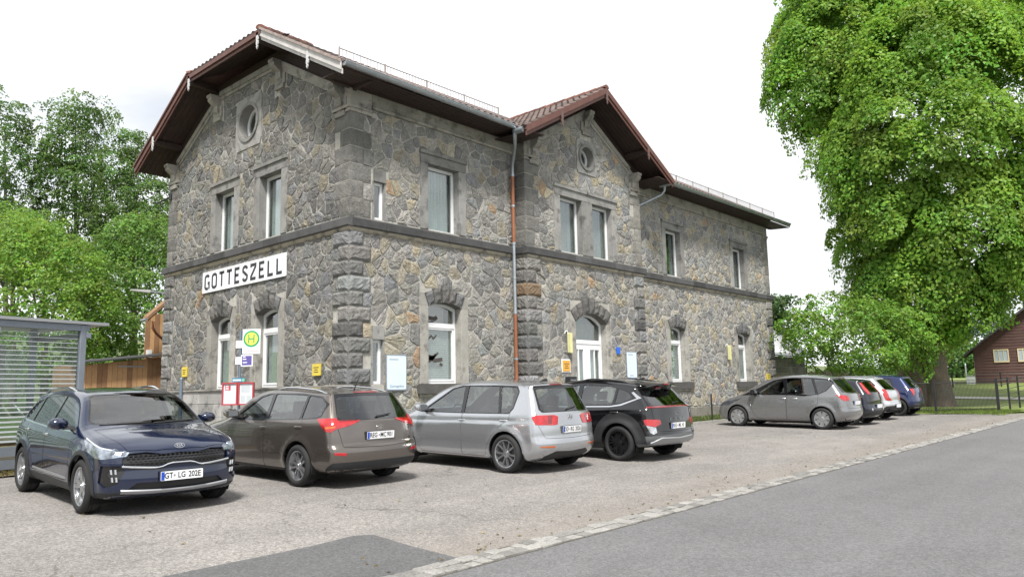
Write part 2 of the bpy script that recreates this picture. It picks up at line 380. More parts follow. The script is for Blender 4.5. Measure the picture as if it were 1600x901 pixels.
def pal(w_):
    base = [(.154, .150, .141), (.130, .128, .124), (.18, .174, .160), (.144, .147, .149), (.188, .172, .138), (.20, .177, .132), (.205, .150, .102), (.108, .107, .104), (.215, .198, .162)]
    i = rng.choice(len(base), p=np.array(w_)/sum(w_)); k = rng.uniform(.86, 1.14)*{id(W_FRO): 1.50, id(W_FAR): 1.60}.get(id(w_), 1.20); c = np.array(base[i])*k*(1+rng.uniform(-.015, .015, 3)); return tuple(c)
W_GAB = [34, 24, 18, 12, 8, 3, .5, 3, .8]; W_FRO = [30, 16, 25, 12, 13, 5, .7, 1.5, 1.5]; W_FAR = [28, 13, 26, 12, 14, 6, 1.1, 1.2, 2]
def clip(poly, a, b, c):
    o = []; n = len(poly)
    for i in range(n):
        p, q = poly[i], poly[(i+1) % n]; dp = a*p[0]+b*p[1]-c; dq = a*q[0]+b*q[1]-c
        if dp <= 0: o.append(p)
        if dp*dq < 0: t = dp/(dp-dq); o.append((p[0]+(q[0]-p[0])*t, p[1]+(q[1]-p[1])*t))
    return o
STONES = []          # (shown size, V, F, colour)
def stone_mesh(poly, fn, proud):
    """one rubble stone: rough outline, sloping arris, pillowed face"""
    n0 = len(poly); cx = sum(p[0] for p in poly)/n0; cy = sum(p[1] for p in poly)/n0
    P = []
    for i in range(n0):
        a, b = poly[i], poly[(i+1) % n0]; L = math.hypot(b[0]-a[0], b[1]-a[1])
        if L < .02: continue
        t = min(.3, .03/L); P.append((a[0]+(b[0]-a[0])*t, a[1]+(b[1]-a[1])*t))
        if L > .13:
            k = .5+rng.uniform(-.15, .15); j = rng.uniform(-.014, .008); P.append((a[0]+(b[0]-a[0])*k+(b[1]-a[1])/L*j, a[1]+(b[1]-a[1])*k-(b[0]-a[0])/L*j))
        P.append((b[0]-(b[0]-a[0])*t, b[1]-(b[1]-a[1])*t))
    n = len(P)
    if n < 3: return None
    V = []; tilt = rng.uniform(-.035, .035, 2)
    for u, v in P: V.append(fn(u, v, -.012))
    for u, v in P:
        du, dv = u-cx, v-cy; L = math.hypot(du, dv)+1e-6; k = max(.5, 1-rng.uniform(.004, .014)/L)
        V.append(fn(cx+du*k, cy+dv*k, proud+tilt[0]*du+tilt[1]*dv+rng.uniform(-.005, .006)))
    for u, v in P:
        du, dv = u-cx, v-cy; V.append(fn(cx+du*.52, cy+dv*.52, proud+rng.uniform(.0, .022)))
    V.append(fn(cx, cy, proud+rng.uniform(.002, .022)))
    F = [(i, (i+1) % n, n+(i+1) % n, n+i) for i in range(n)]+[(n+i, n+(i+1) % n, 2*n+(i+1) % n, 2*n+i) for i in range(n)]+[(2*n+i, 2*n+(i+1) % n, 3*n) for i in range(n)]
    return V, F
def rubble(panel, holes, fn, wts, su=.31, sv=.255, mort=.0052, proud=(.002, .024)):
    us = [p[0] for p in panel]; vs = [p[1] for p in panel]; S = []
    nu = int((max(us)-min(us))/su)+3; nv = int((max(vs)-min(vs))/sv)+3
    for j in range(-1, nv):
        for i in range(-1, nu):
            if rng.random() < .16: continue
            S.append((min(us)+(i+.5*(j % 2)+rng.uniform(-.42, .42))*su, min(vs)+(j+rng.uniform(-.42, .42))*sv))
    S = [p for p in S if not any(h[0]-.02 < p[0] < h[1]+.02 and h[2]-.02 < p[1] < h[3]+.02 for h in holes)]
    A = np.array(S)
    for i, p in enumerate(S):
        d = ((A-p)**2).sum(1); near = np.argsort(d)[1:17]
        c = [(p[0]-.6, p[1]-.6), (p[0]+.6, p[1]-.6), (p[0]+.6, p[1]+.6), (p[0]-.6, p[1]+.6)]
        for j in near:
            q = A[j]; a, b = q[0]-p[0], q[1]-p[1]; L = math.hypot(a, b)
            if L < 1e-6: continue
            a, b = a/L, b/L; c = clip(c, a, b, a*(p[0]+q[0])/2+b*(p[1]+q[1])/2-mort)
            if len(c) < 3: break
        if len(c) < 3: continue
        n = len(panel)
        for k in range(n):
            (x0, y0), (x1, y1) = panel[k], panel[(k+1) % n]; a, b = y1-y0, x0-x1; L = math.hypot(a, b); a, b = a/L, b/L
            c = clip(c, a, b, a*x0+b*y0-mort)
            if len(c) < 3: break
        if len(c) < 3: continue
        for h in holes:
            if max(q[0] for q in c) < h[0]-mort or min(q[0] for q in c) > h[1]+mort or max(q[1] for q in c) < h[2]-mort or min(q[1] for q in c) > h[3]+mort: continue
            op = [(h[0]-p[0], (1, 0, h[0]-mort)), (p[0]-h[1], (-1, 0, -h[1]-mort)), (h[2]-p[1], (0, 1, h[2]-mort)), (p[1]-h[3], (0, -1, -h[3]-mort))]
            c = clip(c, *max(op)[1])
            if len(c) < 3: break
        if len(c) < 3: continue
        ar = abs(sum(c[k][0]*c[(k+1) % len(c)][1]-c[(k+1) % len(c)][0]*c[k][1] for k in range(len(c)))/2)
        if ar < .008: continue
        m = stone_mesh(c, fn, rng.uniform(*proud))
        if not m: continue
        P0 = np.array(fn(p[0], p[1], 0)); P1 = np.array(fn(p[0], p[1], 1)); dv = np.array(CAMP)-P0; L = np.linalg.norm(dv)
        fw = P0@np.array(_f); xx = 800+FPX*(P0@np.array(_r2))/fw; vis = 0 < xx < 1600
        hid = P0[2] < 1.35 and P0[0] < 23
        STONES.append(((ar*((P1-P0)@dv)/L/L**2 if vis and not hid else 0), m[0], m[1], pal(wts)))
def boss(x0, x1, y0, y1, z0, z1, faces, bulge, m_=None, name='quoin', col=None, parent=None, seg=7, rough=.5):
    """a squared block whose listed faces bulge and break like rock-faced stone"""
    mb = MB(); mb.c = col or pal(W_GAB); g = .008
    z0 += g; z1 -= g
    def face(o, eu, ev, n):
        o, eu, ev, n = (np.array(a, float) for a in (o, eu, ev, n)); lu, lv = np.linalg.norm(eu), np.linalg.norm(ev)
        nu = max(3, min(seg+2, int(lu/.075)+2)); nv = seg-1; V = []
        for j in range(nv+1):
            for i in range(nu+1):
                s, t = i/nu, j/nv; ds = min(s, 1-s)*lu; dt = min(t, 1-t)*lv; e = min(1, min(ds, dt)/.055)
                d = bulge*e**.6*(1-rough/2+rough*rng.random()) if e > 0 else 0
                ju, jv = (rng.uniform(-.15, .15)/nu, rng.uniform(-.15, .15)/nv) if e > 0 else (0, 0)
                V.append(o+eu*(s+ju)+ev*(t+jv)+n*d)
        mb.add(V, [(j*(nu+1)+i, j*(nu+1)+i+1, (j+1)*(nu+1)+i+1, (j+1)*(nu+1)+i) for j in range(nv) for i in range(nu)])
    dx, dy, dz = x1-x0, y1-y0, z1-z0
    if '-x' in faces: face((x0, y0, z0), (0, dy, 0), (0, 0, dz), (-1, 0, 0))
    if '+x' in faces: face((x1, y0, z0), (0, dy, 0), (0, 0, dz), (1, 0, 0))
    if '-y' in faces: face((x0, y0, z0), (dx, 0, 0), (0, 0, dz), (0, -1, 0))
    e = .001
    mb.box((x0+e, y0+e, z0), (x1-e, y1, z1))
    return BP(mb, name, m_ or M_boss, parent, col=True, fix=False)
# -------- openings: (u0, u1, v0, v1) of the stone surrounds, used as holes for the rubble
JW = .27
gab_up = [(20.55, 1.10, 'g'), (18.05, 1.10, 'g')]
HG_lo, HG_up, HF_lo, HF_up, HR_lo, HR_up = [], [], [], [], [], []
def blockcol(k=1., tint=(1, 1, 1)): c = rng.uniform(.21, .30)*k; return (c*tint[0], c*tint[1]*.985, c*tint[2]*.94)
def ring(mb, fn, outer, inner, d0, d1):
    n = len(outer)
    mb.add([fn(*p, d1) for p in outer]+[fn(*p, d1) for p in inner]+[fn(*p, d0) for p in outer]+[fn(*p, d0) for p in inner],
           [(i, (i+1) % n, n+(i+1) % n, n+i) for i in range(n)]+[(i, (i+1) % n, 2*n+(i+1) % n, 2*n+i) for i in range(n)]+[(n+i, n+(i+1) % n, 3*n+(i+1) % n, 3*n+i) for i in range(n)])
def rbox(mb, fn, u0, u1, v0, v1, d0, d1): mb.prism([(u0, v0), (u1, v0), (u1, v1), (u0, v1)], fn, d0, d1)
RC = -.20                       # glazing plane behind the wall face
def backing(fn, u0, u1, v0, v1, win, what):
    """what stands behind the pane: curtain folds, a blind or an added pale backing"""
    mb = MB()
    if what == 'curtain':
        n = 40
        for a, b in ((u0, u0+(u1-u0)*.42), (u1-(u1-u0)*.25, u1)):
            V = []; 
            for i in range(n+1):
                u = a+(b-a)*i/n; d = RC-.16+.03*math.sin(i*1.1+u*3)
                V += [fn(u, v0, d), fn(u, v1, d)]
            mb.add(V, [(2*i, 2*i+2, 2*i+3, 2*i+1) for i in range(n)])
        BP(mb, 'curtain', M_curt, win, fix=False)
    elif what == 'net':  # pale folds, added behind most of these panes to brighten the dark glass
        n = 60; V = []
        for i in range(n+1):
            u = u0+(u1-u0)*i/n; d = RC-.15+.02*math.sin(i*.9)+.008*math.sin(i*2.3); V += [fn(u, v0, d), fn(u, v1, d)]
        mb.add(V, [(2*i, 2*i+2, 2*i+3, 2*i+1) for i in range(n)]); BP(mb, 'pale_net_backing', mat('pale_net_backing', (.58, .61, .61), .9, noise=(10, .12)), win, fix=False)
    elif what == 'blind':
        k = int((v1-v0)/.055)
        for i in range(k): mb.prism([(u0, v0+i*.055+.003), (u1, v0+i*.055+.003), (u1, v0+(i+1)*.055-.003), (u0, v0+(i+1)*.055-.003)], fn, RC-.11, RC-.10+.006*(i % 2))
        o = BP(mb, 'blind', M_blind, win); o['kind'] = 'stuff'
def rect_window(fn, u0, u1, v0, v1, holes, what=None, mull=False, lint=.33, jamb=(True, True), sillb=True, cap=True):
    fr = MB(); t = .075; RC = -.20 if jamb[0] else -.09
    ring(fr, fn, [(u0, v0), (u1, v0), (u1, v1), (u0, v1)], [(u0+t, v0+t), (u1-t, v0+t), (u1-t, v1-t), (u0+t, v1-t)], RC-.06, RC)
    if mull: rbox(fr, fn, (u0+u1)/2-.05, (u0+u1)/2+.05, v0+t, v1-t, RC-.05, RC+.012)
    win = BP(fr, 'window', M_frame)
    p = MB(); rbox(p, fn, u0+t, u1-t, v0+t, v1-t, RC-.035, RC-.025); BP(p, 'pane', M_pane, win)
    for k, (a, b) in enumerate(((u0-JW, u0), (u1, u1+JW))):
        if jamb[k]:
            j = MB(); j.c = blockcol(.9); rbox(j, fn, a, b, v0, v1, -.34, .028); bevel(BP(j, 'jamb', M_ash, win, col=True), .008, 1)
    j = MB(); j.c = blockcol(.82); a, b = (u0-JW if jamb[0] else u0-.02), (u1+JW if jamb[1] else u1+.02)
    rbox(j, fn, a, b, v1+.002, v1+lint, -.34, .034)
    if cap: j.prism([(a-.02, v1+lint-.09), (b+.02, v1+lint-.09), (b+.02, v1+lint), (a-.02, v1+lint)], fn, .0, .075)
    BP(j, 'lintel', M_ash, win, col=True)
    if not jamb[0]:
        for a_, b_ in ((u0-.05, u0), (u1, u1+.05)): j = MB(); j.c = blockcol(.8); rbox(j, fn, a_, b_, v0, v1, -.34, .006); BP(j, 'reveal', M_ash, win, col=True)
    if what: backing(fn, u0+t, u1-t, v0+t, v1-t, win, what)
    holes.append((a-.01, b+.01, v0-.3, v1+lint+.005)); return win
def arc(u0, u1, vs, rise, n=12, off=0.):
    w2 = (u1-u0)/2; r = (w2*w2+rise*rise)/(2*rise); cy = vs+rise-r; a = math.asin(min(1, w2/r)); cu = (u0+u1)/2
    return [(cu+(r+off)*math.sin(t), cy+(r+off)*math.cos(t)) for t in np.linspace(-a, a, n+1)], (cu, cy, r, a)
def arch_window(fn, u0, u1, v0, vs, rise, vtr, holes, what=None, nv=5, door=False, sill=True, jc=1., vh=.36):
    t = .07; A, (cu, cy, r, al) = arc(u0, u1, vs, rise); Ai, _ = arc(u0+t, u1-t, vs, rise, off=0); Ai = [(u, v-t) for u, v in Ai]
    fr = MB(); ring(fr, fn, [(u0, v0), (u1, v0)]+A[::-1], [(u0+t, v0+t), (u1-t, v0+t)]+Ai[::-1], RC-.06, RC)
    rbox(fr, fn, u0+t, u1-t, vtr-.06, vtr+.06, RC-.06, RC+.03)
    if door:
        m = (u0+u1)/2; rbox(fr, fn, u0+t, u1-t, vtr-.16, vtr-.06, RC-.06, RC+.01)
        rbox(fr, fn, m-.10, m+.10, v0+t, vtr-.16, RC-.06, RC+.02)
        for a, b in ((u0+t, m-.10), (m+.10, u1-t)):
            ring(fr, fn, [(a, v0+t), (b, v0+t), (b, vtr-.16), (a, vtr-.16)], [(a+.07, v0+.25), (b-.07, v0+.25), (b-.07, vtr-.23), (a+.07, vtr-.23)], RC-.05, RC+.008)
            rbox(fr, fn, (a+b)/2-.02, (a+b)/2+.02, v0+.25, vtr-.23, RC-.045, RC)
    else: ring(fr, fn, [(u0+t, v0+t), (u1-t, v0+t), (u1-t, vtr-.06), (u0+t, vtr-.06)], [(u0+t+.05, v0+t+.05), (u1-t-.05, v0+t+.05), (u1-t-.05, vtr-.11), (u0+t+.05, vtr-.11)], RC-.05, RC+.012)
    win = BP(fr, 'entrance_door' if door else 'window', M_frame)
    p = MB(); rbox(p, fn, u0+t, u1-t, v0+t, vtr-.06, RC-.035, RC-.025); BP(p, 'pane', M_pane, win)
    p = MB(); p.prism([(u0+t, vtr+.06), (u1-t, vtr+.06)]+Ai[::-1], fn, RC-.035, RC-.025); BP(p, 'pane', M_pane, win)
    top = vs+rise
    for a, b, s in ((u0-JW, u0, 0), (u1, u1+JW, 1)):
        j = MB(); j.c = blockcol(1.15*jc, (1, .98, .94)); rbox(j, fn, a, b, v0, vs-.002, -.34, .028); bevel(BP(j, 'jamb', M_ash, win, col=True), .008, 1)
        # springer block filling the corner beside the arch
        q = [p_ for p_ in A if (p_[0] <= cu if s == 0 else p_[0] >= cu)]
        j = MB(); j.c = blockcol(1.1*jc, (1, .98, .94))
        ex = cu+(r+vh)*math.sin(-al if s == 0 else al); ez = cy+(r+vh)*math.cos(al)
        j.prism([(a, vs), (b, vs), (ex, ez), (a, ez)] if s == 0 else [(a, vs), (b, vs), (b, ez), (ex, ez)], fn, -.34, .026); BP(j, 'springer', M_ash, win, col=True)
    s_ = MB(); s_.c = (.15, .145, .135); V = []; n = len(A)-1        # soffit of the arch
    s_.add([fn(*p_, .02) for p_ in A]+[fn(*p_, -.34) for p_ in A], [(i, i+1, n+2+i, n+1+i) for i in range(n)]); BP(s_, 'arch_soffit', M_ash, win, col=True, fix=False)
    for k in range(nv):
        t0, t1 = -al+2*al*k/nv+.006/r, -al+2*al*(k+1)/nv-.006/r; key = k == nv//2; h = vh+(.10 if key else rng.uniform(-.03, .03))
        o, i, m_ = [], [], 3
        mb = MB(); mb.c = tuple(np.array(pal([30, 30, 12, 14, 2, 0, 0, 12, 0]))*.68); V = []
        for jj in range(5):
            rr = r+.004+h*jj/4
            for ii in range(m_+1):
                tt = t0+(t1-t0)*ii/m_; e = 0 if (ii in (0, m_) or jj in (0, 4)) else 1
                V.append(fn(cu+rr*math.sin(tt), cy+rr*math.cos(tt), .05+(rng.uniform(.025, .055) if e else .0)+(.03 if key else 0)))
        mb.add(V, [(jj*(m_+1)+ii, jj*(m_+1)+ii+1, (jj+1)*(m_+1)+ii+1, (jj+1)*(m_+1)+ii) for jj in range(4) for ii in range(m_)])
        edge = [ii for ii in range(m_+1)]+[jj*(m_+1)+m_ for jj in range(1, 5)]+[4*(m_+1)+ii for ii in range(m_-1, -1, -1)]+[jj*(m_+1) for jj in range(3, 0, -1)]
        Vb = [V[e] for e in edge]; Wb = []
        for e in edge:
            jj, ii = divmod(e, m_+1); rr = r+.004+h*jj/4; tt = t0+(t1-t0)*ii/m_; Wb.append(fn(cu+rr*math.sin(tt), cy+rr*math.cos(tt), -.02))
        ne = len(edge); mb.add(Vb+Wb, [(i_, (i_+1) % ne, ne+(i_+1) % ne, ne+i_) for i_ in range(ne)])
        BP(mb, 'voussoir', M_boss, win, col=True, fix=False)
    if sill:
        j = MB(); j.c = (.085, .083, .080); j.prism([(u0-JW-.10, v0-.24), (u1+JW+.10, v0-.24), (u1+JW+.10, v0), (u0-JW-.10, v0)], fn, -.34, .12); BP(j, 'sill', M_ash, win, col=True)
        j = MB(); j.c = (.30, .285, .25); rbox(j, fn, u0-JW-.05, u1+JW+.05, v0-.32, v0-.24, -.1, .07); BP(j, 'sill_moulding', M_ash, win, col=True)
    if what: backing(fn, u0+t, u1-t, v0+t, vtr-.06, win, what)
    holes.append((u0-JW-.01, u1+JW+.01, v0-.34, cy+(r+vh)*math.cos(al)))
    holes.append((cu-(r+vh)*math.sin(al)*.98, cu+(r+vh)*math.sin(al)*.98, vs, cy+r+vh*.99)); return win
def round_window(fn, cu, cv, pw, ph, r, holes):
    C = lambda rr, n=36: [(cu+rr*math.cos(2*math.pi*i/n), cv+rr*math.sin(2*math.pi*i/n)) for i in range(n)]
    f = MB(); ring(f, fn, C(r-.02), C(r-.09), RC-.06, RC)
    rbox(f, fn, cu-.025, cu+.025, cv-r+.08, cv+r-.08, RC-.05, RC)
    win = BP(f, 'round_window', M_frame)
    p = MB(); p.prism(C(r-.09), fn, RC-.04, RC-.03); BP(p, 'pane', M_pane, win)
    s = MB(); s.c = blockcol(1.0); n = 36                     # square slab pierced by the round opening
    sq = []
    for u, v in C(1.):
        du, dv = u-cu, v-cv; k = min(pw/2/abs(du) if abs(du) > 1e-6 else 9, ph/2/abs(dv) if abs(dv) > 1e-6 else 9); sq.append((cu+du*k, cv+dv*k))
    ring(s, fn, sq, C(r+.06), -.02, .035); s.c = blockcol(.8); ring(s, fn, C(r+.075), C(r-.02), -.34, .07)
    BP(s, 'round_surround', M_ash, win, col=True)
    holes.append((cu-pw/2-.01, cu+pw/2+.01, cv-ph/2-.01, cv+ph/2+.01)); return win
# gable end
for cu in (20.55, 18.05):
    rect_window(GAB, cu-.55, cu+.55, 5.875, 7.63, HG_up, 'net')
    arch_window(GAB, cu-.55, cu+.55, 1.925, 3.86, .11, 3.42, HG_lo, 'net', 5, sill=False)
round_window(GAB, 19.28, 9.37, 1.40, 1.52, .50, HG_up)
# long front
rect_window(FRO, 12.83, 13.93, 5.875, 7.63, HF_up, 'net')
arch_window(FRO, 12.81, 13.95, 1.925, 3.89, .11, 3.43, HF_lo, 'blind', 5)
for cu in (25.15, 30.62):
    rect_window(FRO, cu-.53, cu+.53, 5.875, 7.63, HF_up, 'curtain')
    arch_window(FRO, cu-.53, cu+.53, 1.925, 3.86, .11, 3.42, HF_lo, 'blind', 5)
rect_window(FRO, 11.10, 11.42, 5.875, 6.82, HF_up, None, lint=.30, jamb=(False, False), cap=False)
rect_window(FRO, 11.08, 11.38, 1.925, 2.98, HF_lo, None, lint=.32, jamb=(False, False), cap=False)
# projecting middle bay
rect_window(RIS, 17.83, 18.93, 5.875, 7.62, HR_up, 'curtain'); rect_window(RIS, 19.47, 20.57, 5.875, 7.62, HR_up, 'curtain')
round_window(RIS, 19.26, 9.10, 1.05, 1.12, .36, HR_up)
arch_window(RIS, 18.42, 20.02, 0.60, 3.76, .28, 3.18, HR_lo, 'net', 7, door=True, sill=False, vh=.40)
# -------- mortar core of each wall, with the openings left out
def core(name, fn, poly, opens, v_split):
    """convex outline cut into cells; cells inside an opening stay open"""
    us = sorted({p[0] for p in poly} | {a for o in opens for a in o[:2]}); vs = sorted({p[1] for p in poly} | {a for o in opens for a in o[2:]})
    mb = MB()
    for i in range(len(us)-1):
        for j in range(len(vs)-1):
            cu, cv = (us[i]+us[i+1])/2, (vs[j]+vs[j+1])/2
            if any(o[0] < cu < o[1] and o[2] < cv < o[3] for o in opens): continue
            c = [(us[i], vs[j]), (us[i+1], vs[j]), (us[i+1], vs[j+1]), (us[i], vs[j+1])]; n = len(poly)
            for k in range(n):
                (x0, y0), (x1, y1) = poly[k], poly[(k+1) % n]; c = clip(c, y1-y0, x0-x1, (y1-y0)*x0+(x0-x1)*y0)
                if len(c) < 3: break
            if len(c) >= 3: mb.add([fn(u, v, 0) for u, v in c], [tuple(range(len(c)))])
    o = BP(mb, name, M_mortar, fix=False); return o
op = lambda cu, w2, a, b: (cu-w2-.12, cu+w2+.12, a-.0, b+.12)
Pg = [(YF, .2), (YB, .2), (YB, 8.93), (21.0, 10.75), (17.76, 10.75), (YF, 8.93)]
core('wall', GAB, Pg, [op(c, .55, 5.88, 7.55) for c in (20.55, 18.05)]+[op(c, .55, 1.93, 3.95) for c in (20.55, 18.05)]+[(18.75, 19.81, 8.84, 9.9)], 5.6)
Pf = [(XC, .2), (XE, .2), (XE, 9.25), (XC, 9.25)]
core('wall', FRO, Pf, [op(c, .54, 5.88, 7.55) for c in (13.38, 25.15, 30.62)]+[op(c, .54, 1.93, 3.95) for c in (13.38, 25.15, 30.62)]+[(11.10, 11.42, 5.88, 6.82), (11.08, 11.38, 1.93, 2.98)], 5.6)
Pr = [(XR0, .2), (XR1, .2), (XR1, 8.98), (19.26, 10.72), (XR0, 8.98)]
core('wall', RIS, Pr, [op(18.38, .54, 5.88, 7.55), op(20.02, .54, 5.88, 7.55), op(19.22, .8, .6, 4.0), (18.88, 19.64, 8.72, 9.48)], 5.6)
mb = MB(); mb.add([RET(YR, .2, 0), RET(YF, .2, 0), RET(YF, 9.1, 0), RET(YR, 8.98, 0)], [(0, 1, 2, 3)]); BP(mb, 'wall', M_mortar, fix=False)
mb = MB()
mb.add([(XR1, YR, .2), (XR1, YF, .2), (XR1, YF, 9.1), (XR1, YR, 8.98)], [(0, 1, 2, 3)])
mb.add([(XE, YF, .2), (XE, YB, .2), (XE, YB, 9.), (XE, 19.38, 11.8), (XE, YF, 9.)], [(0, 1, 2, 3, 4)]); mb.add([(XC, YB, .2), (XE, YB, .2), (XE, YB, 9.), (XC, YB, 9.)], [(0, 1, 2, 3)])
BP(mb, 'rear_wall', M_mortar, fix=False)
mb = MB(); mb.box((XC+.75, YF+.75, .3), (XE-.5, YB-.5, 8.9)); mb.box((XR0+.3, YR+.75, .3), (XR1-.3, YF+.9, 8.6)); BP(mb, 'interior', M_room)
# -------- quoins
def quoins(z0, z1, h, lo, hi, place, bulge, cols, hole_fn=None):
    n = round((z1-z0)/h); h = (z1-z0)/n; e = .030 if bulge > .02 else .013
    bx_ = {q_near: (XC-e, XC+.36, YF-e, YF+.36), q_far: (XC-e, XC+.3, YB-.36, YB+e), q_r0: (XR0-e, XR0+.36, YR-e, YF), q_r1: (XR1-.36, XR1+e, YR-e, YF), q_end: (XE-.36, XE+e, YF-e, YF+.3)}[place]
    mb = MB(); mb.box((bx_[0], bx_[2], z0), (bx_[1], bx_[3], z1)); BP(mb, 'quoin_bedding', M_mortar)
    for k in range(n): place(z0+k*h, z0+(k+1)*h, k % 2, bulge, cols)
LG, SH = .60, .38
def q_near(za, zb, k, b, cb):
    a, c = (LG, SH) if k else (SH, LG); d = .035 if b > .02 else .016
    boss(XC-d, XC+c, YF-d, YF+a, za, zb, ('-x', '-y'), b, col=cb(), rough=.6)
    (HG_lo if za < 5.5 else HG_up).append((YF-1, YF+a, za, zb)); (HF_lo if za < 5.5 else HF_up).append((XC-1, XC+c, za, zb))
def q_far(za, zb, k, b, cb):
    a = LG if k else SH; d = .035 if b > .02 else .016; boss(XC-d, XC+.4, YB-a, YB+d, za, zb, ('-x',), b, col=cb(), rough=.6)
    (HG_lo if za < 5.5 else HG_up).append((YB-a, YB+1, za, zb))
def q_r0(za, zb, k, b, cb):
    c = LG if k else SH; d = .035 if b > .02 else .016; boss(XR0-d, XR0+c, YR-d, YF-.02, za, zb, ('-x', '-y'), b, col=cb(), rough=.6)
    (HR_lo if za < 5.5 else HR_up).append((XR0-1, XR0+c, za, zb))
def q_r1(za, zb, k, b, cb):
    c = LG if k else SH; d = .035 if b > .02 else .016; boss(XR1-c, XR1+d, YR-d, YF-.02, za, zb, ('-y',), b, col=cb(), rough=.6)
    (HR_lo if za < 5.5 else HR_up).append((XR1-c, XR1+1, za, zb))
def q_end(za, zb, k, b, cb):
    c = LG if k else SH; d = .035 if b > .02 else .016; boss(XE-c, XE+d, YF-d, YF+.5, za, zb, ('-y', '+x'), b, col=cb(), rough=.6)
    (HF_lo if za < 5.5 else HF_up).append((XE-c, XE+1, za, zb))
dk = lambda: tuple(np.array(pal([30, 30, 12, 14, 2, 0, .6, 12, 0]))*rng.choice([.78, .95, 1.1]))
md = lambda: tuple(np.array((.155, .151, .142))*rng.uniform(.78, 1.22)*(1+rng.uniform(-.01, .01, 3)))
lt = lambda: tuple(np.array((.205, .197, .178))*rng.uniform(.8, 1.2)*(1+rng.uniform(-.01, .01, 3)))
for pl, up in ((q_near, md), (q_far, md), (q_r0, md), (q_r1, lt), (q_end, lt)):
    quoins(1.0 if pl not in (q_far, q_near) else 1.93, 5.52, .365, .38, .6, pl, .036, dk); quoins(5.88, 8.42, .40, .38, .6, pl, .010, up)
# -------- rubble infill
rubble([(YF, 1.93), (YB, 1.93), (YB, 5.50), (YF, 5.50)], HG_lo, GAB, W_GAB)
rubble([(YF, 5.88), (YB, 5.88), (YB, 8.80), (21.0, 10.50), (17.76, 10.50), (YF, 8.80)], HG_up+[(YF-1, YF+.62, 8.42, 9.3), (YB-.62, YB+1, 8.42, 9.3), (17.35, 17.95, 9.85, 10.8), (20.8, 21.4, 9.85, 10.8)], GAB, W_GAB)
rubble([(XC, .99), (XR0+.02, .99), (XR0+.02, 5.50), (XC, 5.50)], HF_lo, FRO, W_FRO)
rubble([(XC, 5.88), (XR0+.02, 5.88), (XR0+.02, 8.60), (XC, 8.60)], HF_up+[(XC-1, XC+.62, 8.42, 9.)], FRO, W_FRO)
rubble([(XR0, .99), (XR1, .99), (XR1, 5.50), (XR0, 5.50)], HR_lo, RIS, W_FRO)
rubble([(XR0, 5.88), (XR1, 5.88), (XR1, 8.75), (19.26, 10.46), (XR0, 8.75)], HR_up+[(XR0-1, XR0+.55, 8.42, 9.3), (XR1-.55, XR1+1, 8.42, 9.3), (18.98, 19.54, 9.75, 10.8)], RIS, W_FAR)
rubble([(XR1, .99), (XE, .99), (XE, 5.50), (XR1, 5.50)], HF_lo, FRO, W_FAR, .29, .25, .0085)
rubble([(XR1, 5.88), (XE, 5.88), (XE, 8.60), (XR1, 8.60)], HF_up, FRO, W_FAR, .29, .25, .0085)
STONES.sort(key=lambda s: -s[0]); rest = MB()
for k, (s, V, F, c) in enumerate(STONES):
    if k < 300:
        mb = MB(); mb.c = c; mb.add(V, F); BP(mb, 'stone', M_stone, col=True, fix=False)
    else: rest.c = c; rest.add(V, F)
BP(rest, 'rubble_stones', M_stone, col=True, fix=False)['kind'] = 'stuff'
# -------- plinths
def plinth(fn, u0, u1, zt, h, lw, d, col, dz=0):
    z = zt
    while z > .25:
        u = u0-rng.uniform(0, lw*.5); 
        while u < u1:
            w_ = lw*rng.uniform(.7, 1.3); a, b = max(u, u0), min(u+w_, u1)
            if b-a > .08:
                mb = MB(); mb.c = tuple(np.array(col)*rng.uniform(.8, 1.15)); rbox(mb, fn, a+.005, b-.005, z-h+.005, z-.003, -.1, d+rng.uniform(-.006, .008)); bevel(BP(mb, 'plinth_block', M_ash, col=True), .008, 1)
            u += w_
        z -= h
plinth(GAB, YF-.1, YB+.1, 1.88, .37, .8, .09, (.30, .295, .285))
mb = MB(); mb.c = (.26, .25, .23); mb.prism([(YF-.13, 1.88), (YB+.12, 1.88), (YB+.12, 1.925), (YF-.13, 1.925)], GAB, -.05, .13); BP(mb, 'plinth_ledge', M_ash, col=True)
plinth(FRO, XC-.06, XR0-.03, .98, .42, 1.0, .07, (.20, .19, .165)); plinth(FRO, XR1+.03, XE+.05, .98, .42, 1.0, .07, (.20, .19, .165)); plinth(RIS, XR0-.06, 18.1, .98, .42, .9, .07, (.20, .19, .165)); plinth(RIS, 20.35, XR1+.05, .98, .42, .9, .07, (.20, .19, .165))
# -------- string course
def course(fn, u0, u1, e0=0, e1=0):
    u = u0-e0; end = u1+e1
    while u < end-.01:
        w_ = rng.uniform(.75, 1.35); b = min(end, u+w_)
        if end-b < .4: b = end
        mb = MB(); mb.c = tuple(np.array((.068, .068, .070))*rng.uniform(.7, 1.35)); q = [(0, 5.60), (.115, 5.60), (.125, 5.62), (.125, 5.79), (.11, 5.81), (.0, 5.872)]
        mb.prism(q, lambda d, v, s: fn(s, v, d-.05 if d == 0 else d), u+.004, b-.004); BP(mb, 'string_course_block', M_ash, col=True); u = b
    mb = MB(); mb.c = (.34, .31, .25); q = [(-.05, 5.50), (.025, 5.50), (.06, 5.54), (.07, 5.597), (-.05, 5.597)]
    mb.prism(q, lambda d, v, s: fn(s, v, d), u0-(.07 if e0 else 0), u1+(.07 if e1 else 0)); BP(mb, 'string_course_moulding', M_ash, col=True)
course(GAB, YF, YB, .125, .125); course(FRO, XC-.0, XR0-.13, 0, 0); course(RIS, XR0, XR1, .125, .125); course(FRO, XR1+.14, XE, 0, .12); course(RET, YR, YF)
